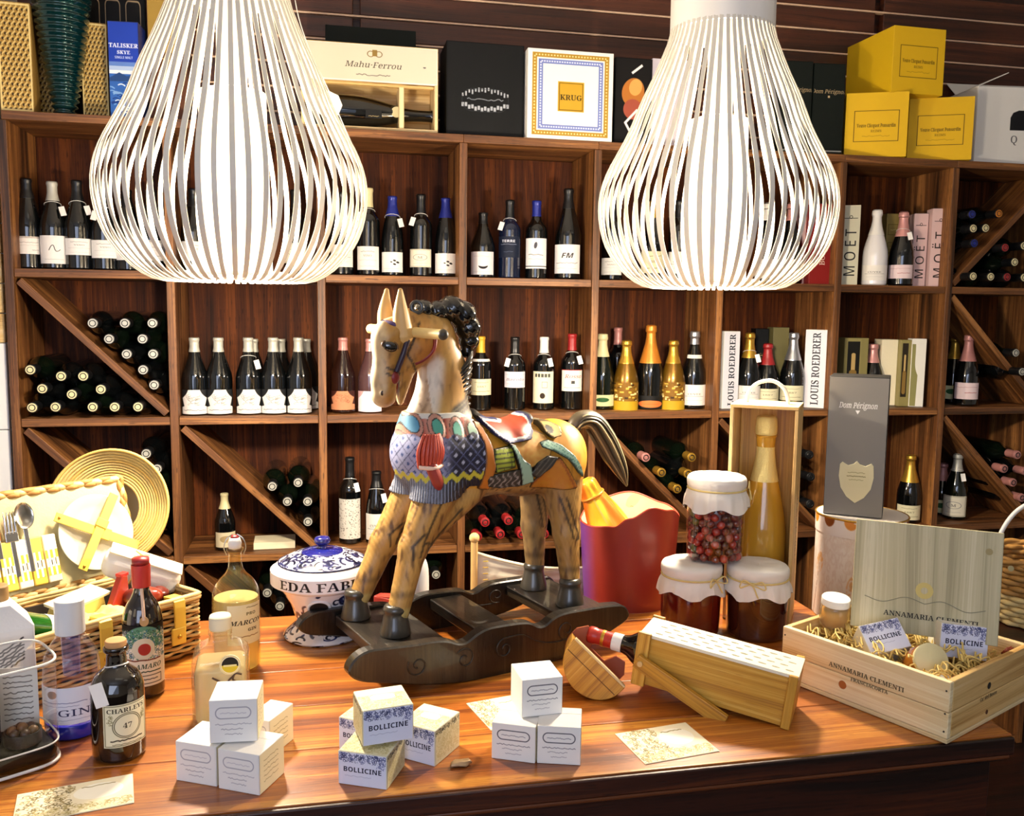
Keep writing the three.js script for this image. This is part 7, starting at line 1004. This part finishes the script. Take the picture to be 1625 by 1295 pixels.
{ // pine crate with lid, straw, boxes and jars
  const ya = -1.13, A1 = V(Math.cos(ya), 0, -Math.sin(ya)), B1 = V(A1.z, 0, -A1.x), K = V(0.974, CT, 1.665), La = 0.318, Lb = 0.285, Hb = 0.104, k = 0.011, ctr = K.clone().addScaledVector(A1, -La / 2).addScaledVector(B1, Lb / 2), t = ya + 0.0;
  // local x along A1 (towards the front corner), local z towards the left front face
  const o = thing('wine_crate', 'pale pine wine crate lettered ANNAMARIA CLEMENTI over the counter corner', 'crate', [ctr.x, CT + 0.0006, ctr.z], t);
  part(o, 'base', cbox(La, 0.008, Lb), M.pale, [0, 0.004, 0]);
  for (const [z, hh] of [[Lb / 2 - k / 2, 1], [-Lb / 2 + k / 2, 1]]) for (const [y, h2] of [[0.008 + (Hb - 0.008) * 0.23, 0.46], [0.008 + (Hb - 0.008) * 0.73, 0.535]]) part(o, 'long_board', cbox(La, (Hb - 0.008) * h2 - 0.0006, k), M.pale, [0, y, z]);
  for (const x of [-La / 2 + k / 2, La / 2 - k / 2]) for (const [y, h2] of [[0.008 + (Hb - 0.008) * 0.23, 0.46], [0.008 + (Hb - 0.008) * 0.73, 0.535]]) part(o, 'end_board', cbox(k, (Hb - 0.008) * h2 - 0.0006, Lb - 2 * k - 0.0006), M.pine, [x, y, 0]);
  for (const x of [-1, 1]) for (const y of [0.02, 0.05, 0.088]) part(o, 'nail', new THREE.SphereGeometry(0.0016, 8, 6), flat(0x3a3026, 0.5), [x * (La / 2 - 0.006), y, Lb / 2 + 0.0004]);
  for (const [x, y, r] of [[-0.03, 0.034, 0.0075]]) part(o, 'knot', at(new THREE.CylinderGeometry(r, r, 0.0012, 18), x, y, Lb / 2, Math.PI / 2), flat(0xa8622a, 0.6));
  part(o, 'front_letters', letters('ANNAMARIA CLEMENTI', 0.011, 0.142), inkM, [0.012, 0.064, Lb / 2 + 0.0006]); part(o, 'front_letters', letters('FRANCIACORTA', 0.005, 0.07), inkM, [0.02, 0.05, Lb / 2 + 0.0006]);
  part(o, 'end_crest', letters("Ca' del Bosco", 0.009, 0.058).rotateY(Math.PI / 2), inkM, [La / 2 + 0.0006, 0.048, 0.01]); part(o, 'end_emblem', new THREE.CircleGeometry(0.006, 12).rotateY(Math.PI / 2), inkDark, [La / 2 + 0.0006, 0.066, 0.01]);
  part(o, 'knot', at(new THREE.CylinderGeometry(0.004, 0.004, 0.0012, 14), La / 2, 0.02, 0.012, 0, 0, Math.PI / 2), flat(0x5a3018, 0.6));
  o.updateMatrixWorld(true); const inC = (x, y, z) => o.localToWorld(V(x, y, z));
  { // shredded wood straw
    const g = []; for (let i = 0; i < 300; i++) { const x = rr(-La / 2 + 0.03, La / 2 - 0.03), z = rr(-Lb / 2 + 0.03, Lb / 2 - 0.03), y = rr(0.058, 0.104), a = rr(0, 6.3), r = rr(0.006, 0.014); g.push(tube(Array.from({ length: 5 }, (_, q) => [x + Math.cos(a) * (q - 2) * 0.008 + Math.sin(a) * r * Math.sin(q * 1.9), y + r * 0.7 * Math.cos(q * 2.2 + a), z + Math.sin(a) * (q - 2) * 0.008 + Math.cos(a) * r * Math.sin(q * 1.9)]), 0.0017, 12, 4)); }
    const s = single('wood_straw', 'curly pale yellow wood straw filling the pine crate', 'straw', merge(g), std({ color: 0xe3c877, roughness: 0.7 }), [o.position.x, o.position.y, o.position.z], [0, t, 0]); s.userData.kind = 'stuff';
    const bed = new THREE.PlaneGeometry(La - 0.024, Lb - 0.024, 40, 40).rotateX(-Math.PI / 2), p = bed.attributes.position; for (let i = 0; i < p.count; i++) p.setY(i, 0.06 + 0.014 * nz3(p.getX(i), 0, p.getZ(i), 45)); bed.computeVertexNormals(); const bs = single('wood_straw', 'deeper layer of wood straw under the packages in the pine crate', 'straw', bed, std({ color: 0xb98d3e, roughness: 0.8, bumpMap: bumpFabric, bumpScale: 0.002, side: THREE.DoubleSide }), [o.position.x, o.position.y, o.position.z], [0, t, 0]); bs.userData.kind = 'stuff';
  }
  const bolBox = (label, px, py, y, ry, rx, rz, w, h, d) => { const q = onY(px, py, CT + y), g = thing('small_gift_box', label, 'box', [q.x, q.y, q.z], 0, gb); g.rotation.set(rx, ry, rz, 'YXZ'); part(g, 'carton', cbox(w, h, d, 0.001), std({ color: 0xe3dfd0, roughness: 0.65 })); part(g, 'front_print', plate(bolFace, w * 0.97, h * 0.97), M.print, [0, 0, d / 2 + 0.0005]); part(g, 'top_print', plate(facePale, w * 0.97, d * 0.97).rotateX(-Math.PI / 2), M.print, [0, h / 2 + 0.0005, 0]); };
  bolBox('BOLLICINE box lying tilted at the left in the pine crate', 1398, 1020, 0.095, -0.35, -0.75, 0.3, 0.074, 0.056, 0.06);
  bolBox('BOLLICINE box standing at the right in the pine crate, before its lid', 1520, 1012, 0.108, -0.32, -0.1, -0.06, 0.082, 0.06, 0.058);
  { const q = onY(1322, 1000, CT + 0.085), g = thing('honey_jar', 'small jar with white lid and amber contents at crate left corner', 'jar', [q.x, q.y + 0.022, q.z], 0.3); g.rotation.x = 0.12; part(g, 'glass', lathe(smoothProfile([[0, -0.012], [0.024, -0.012], [0.026, -0.006], [0.026, 0.026], [0.022, 0.033]], 30), 32), phy({ color: 0xf3e6c0, transmission: 0.85, roughness: 0.06, thickness: 0 })); part(g, 'contents', lathe([[0, -0.01], [0.023, -0.008], [0.023, 0.02], [0, 0.022]], 28), flat(0xc99a3e, 0.4)); part(g, 'lid', lathe([[0.0245, 0.03], [0.0265, 0.031], [0.0265, 0.043], [0.025, 0.045], [0, 0.0455]], 32), M.whiteCap); }
  { const q = onY(1466, 1052, CT + 0.085), g = thing('jelly_jar', 'jar of amber jelly lying in the straw of the pine crate', 'jar', [q.x, q.y, q.z]); g.rotation.set(0.9, 0.6, 0.2); part(g, 'glass', lathe(smoothProfile([[0, -0.026], [0.026, -0.026], [0.029, -0.02], [0.029, 0.016], [0.024, 0.024]], 30), 32), phy({ color: 0xc67a24, roughness: 0.08, clearcoat: 0.9, transmission: 0.3, thickness: 0 })); part(g, 'lid', lathe([[0.0265, 0.02], [0.0285, 0.021], [0.0285, 0.032], [0, 0.034]], 32), M.creamCap); part(g, 'label', wrap(L.plain, 0.0294, -0.016, 0.012, 1.8), M.print); }
  { const q = onY(1492, 1078, CT + 0.08), g = thing('nut_packet', 'clear packet with reddish nuts near the front corner in crate', 'packet', [q.x, q.y - 0.008, q.z], -0.5); part(g, 'packet', new RoundedBoxGeometry(0.07, 0.022, 0.045, 4, 0.009), phy({ color: 0xb0552e, roughness: 0.25, clearcoat: 0.6 })); part(g, 'seal', cbox(0.012, 0.003, 0.045, 0.001), M.cream, [-0.038, 0, 0]); part(g, 'label', plate(L.plain, 0.03, 0.026).rotateX(-Math.PI / 2), M.print, [0.004, 0.0115, 0]); }
  { const q = onY(1592, 1030, CT + 0.095), g = single('dried_flower', 'rust brown dried flower head at right inside the pine crate', 'flower', (() => { const l = []; for (let i = 0; i < 16; i++) l.push(at(new THREE.SphereGeometry(0.007, 8, 6).scale(1, 0.4, 1.8), 0, 0.006, 0.012, -0.6 - (i % 3) * 0.3, i * 0.8)); return merge(l); })(), flat(0x8a3a1c, 0.6), [q.x, q.y - 0.006, q.z]); void g; }
  // the lid resting across the back corner, leaning on the tin
  const P1 = onY(1349, 992, CT + Hb + 0.003), P2 = onY(1583, 1026, CT + Hb + 0.003), lt = Math.atan2(-(P2.z - P1.z), P2.x - P1.x), lw = P1.distanceTo(P2), m = P1.clone().add(P2).multiplyScalar(0.5), lh = 0.2;
  const l = thing('crate_lid', 'greyish wooden crate lid standing behind the crate, lettered ANNAMARIA CLEMENTI', 'lid', [m.x, m.y, m.z], lt); l.rotation.set(-0.12, lt, 0, 'YXZ');
  part(l, 'panel', cbox(lw, lh, 0.007, 0.0015, 1), M.lid, [0, lh / 2, 0]);
  part(l, 'lid_letters', letters('ANNAMARIA CLEMENTI', 0.016, lw * 0.64), inkDark, [0.012, 0.034, 0.0041]);
  part(l, 'lid_emblem', new THREE.RingGeometry(0.006, 0.015, 14), flat(0xcdbb6e, 0.6), [0.0, 0.082, 0.0041]);
  for (const sd of [-1, 1]) part(l, 'lid_flourish', tube([[0.002, 0.058, 0.004], [sd * 0.03, 0.066, 0.004], [sd * 0.07, 0.053, 0.004], [sd * 0.1, 0.06, 0.004]], 0.0007, 30, 5), flat(0x8d8a72, 0.7));
  for (const [x, y, r] of [[0.1, 0.165, 0.006], [0.135, 0.14, 0.005]]) part(l, 'knot', at(new THREE.CylinderGeometry(r, r, 0.001, 16), x, y, 0.0035, Math.PI / 2), flat(0x9c8f62, 0.7));
}
{ // side table with wicker basket at the far right
  const T2 = thing('side_table', 'low dark wooden side table at the far right beyond the counter', 'table', [1.62, 0, 1.08], -0.2); part(T2, 'top', cbox(0.56, 0.03, 0.5), M.dark, [0, 0.925, 0]); for (const x of [-1, 1]) for (const z of [-1, 1]) part(T2, 'leg', cbox(0.045, 0.91, 0.045), M.dark, [x * 0.24, 0.455, z * 0.21]);
  const q = onY(1640, 990, 0.94), o = thing('wicker_basket', 'round brown wicker basket with a pale arched handle at far right', 'basket', [q.x + 0.03, 0.9402, q.z - 0.03]), R = 0.12, hb = 0.15;
  for (let i = 0; i < 12; i++) { const r = R * (0.86 + 0.14 * Math.sin(i / 11 * Math.PI * 0.7)); part(o, 'wicker_strand', tube(Array.from({ length: 60 }, (_, j) => { const a = j / 60 * Math.PI * 2, w = r + 0.0045 * Math.cos(j * Math.PI / 2 + (i % 2) * Math.PI); return [w * Math.sin(a), 0.008 + i * hb / 12, w * Math.cos(a)]; }), 0.0068, 180, 6, true), i > 5 ? M.wickerDark : M.wicker); }
  part(o, 'base', lathe([[0, 0.001], [R * 0.85, 0.001], [R * 0.85, 0.01], [0, 0.01]], 32), M.wickerDark); part(o, 'rim', merge([0, 1].map((k) => tube(Array.from({ length: 72 }, (_, j) => { const a = j / 72 * Math.PI * 2; return [(R + 0.002 + 0.004 * Math.cos(j * 0.7 + k * 3.1)) * Math.sin(a), hb + 0.006 + 0.004 * Math.sin(j * 0.7 + k * 3.1), (R + 0.002) * Math.cos(a)]; }), 0.006, 200, 6, true))), M.wickerDark);
  part(o, 'handle', tube([[-R, hb - 0.01, 0], [-R * 0.97, hb + 0.05, 0], [-R * 0.6, hb + 0.115, 0], [0, hb + 0.14, 0], [R * 0.6, hb + 0.115, 0], [R, hb, 0]], 0.005, 50, 8), M.whiteCap);
}

renderer.render(scene, camera);
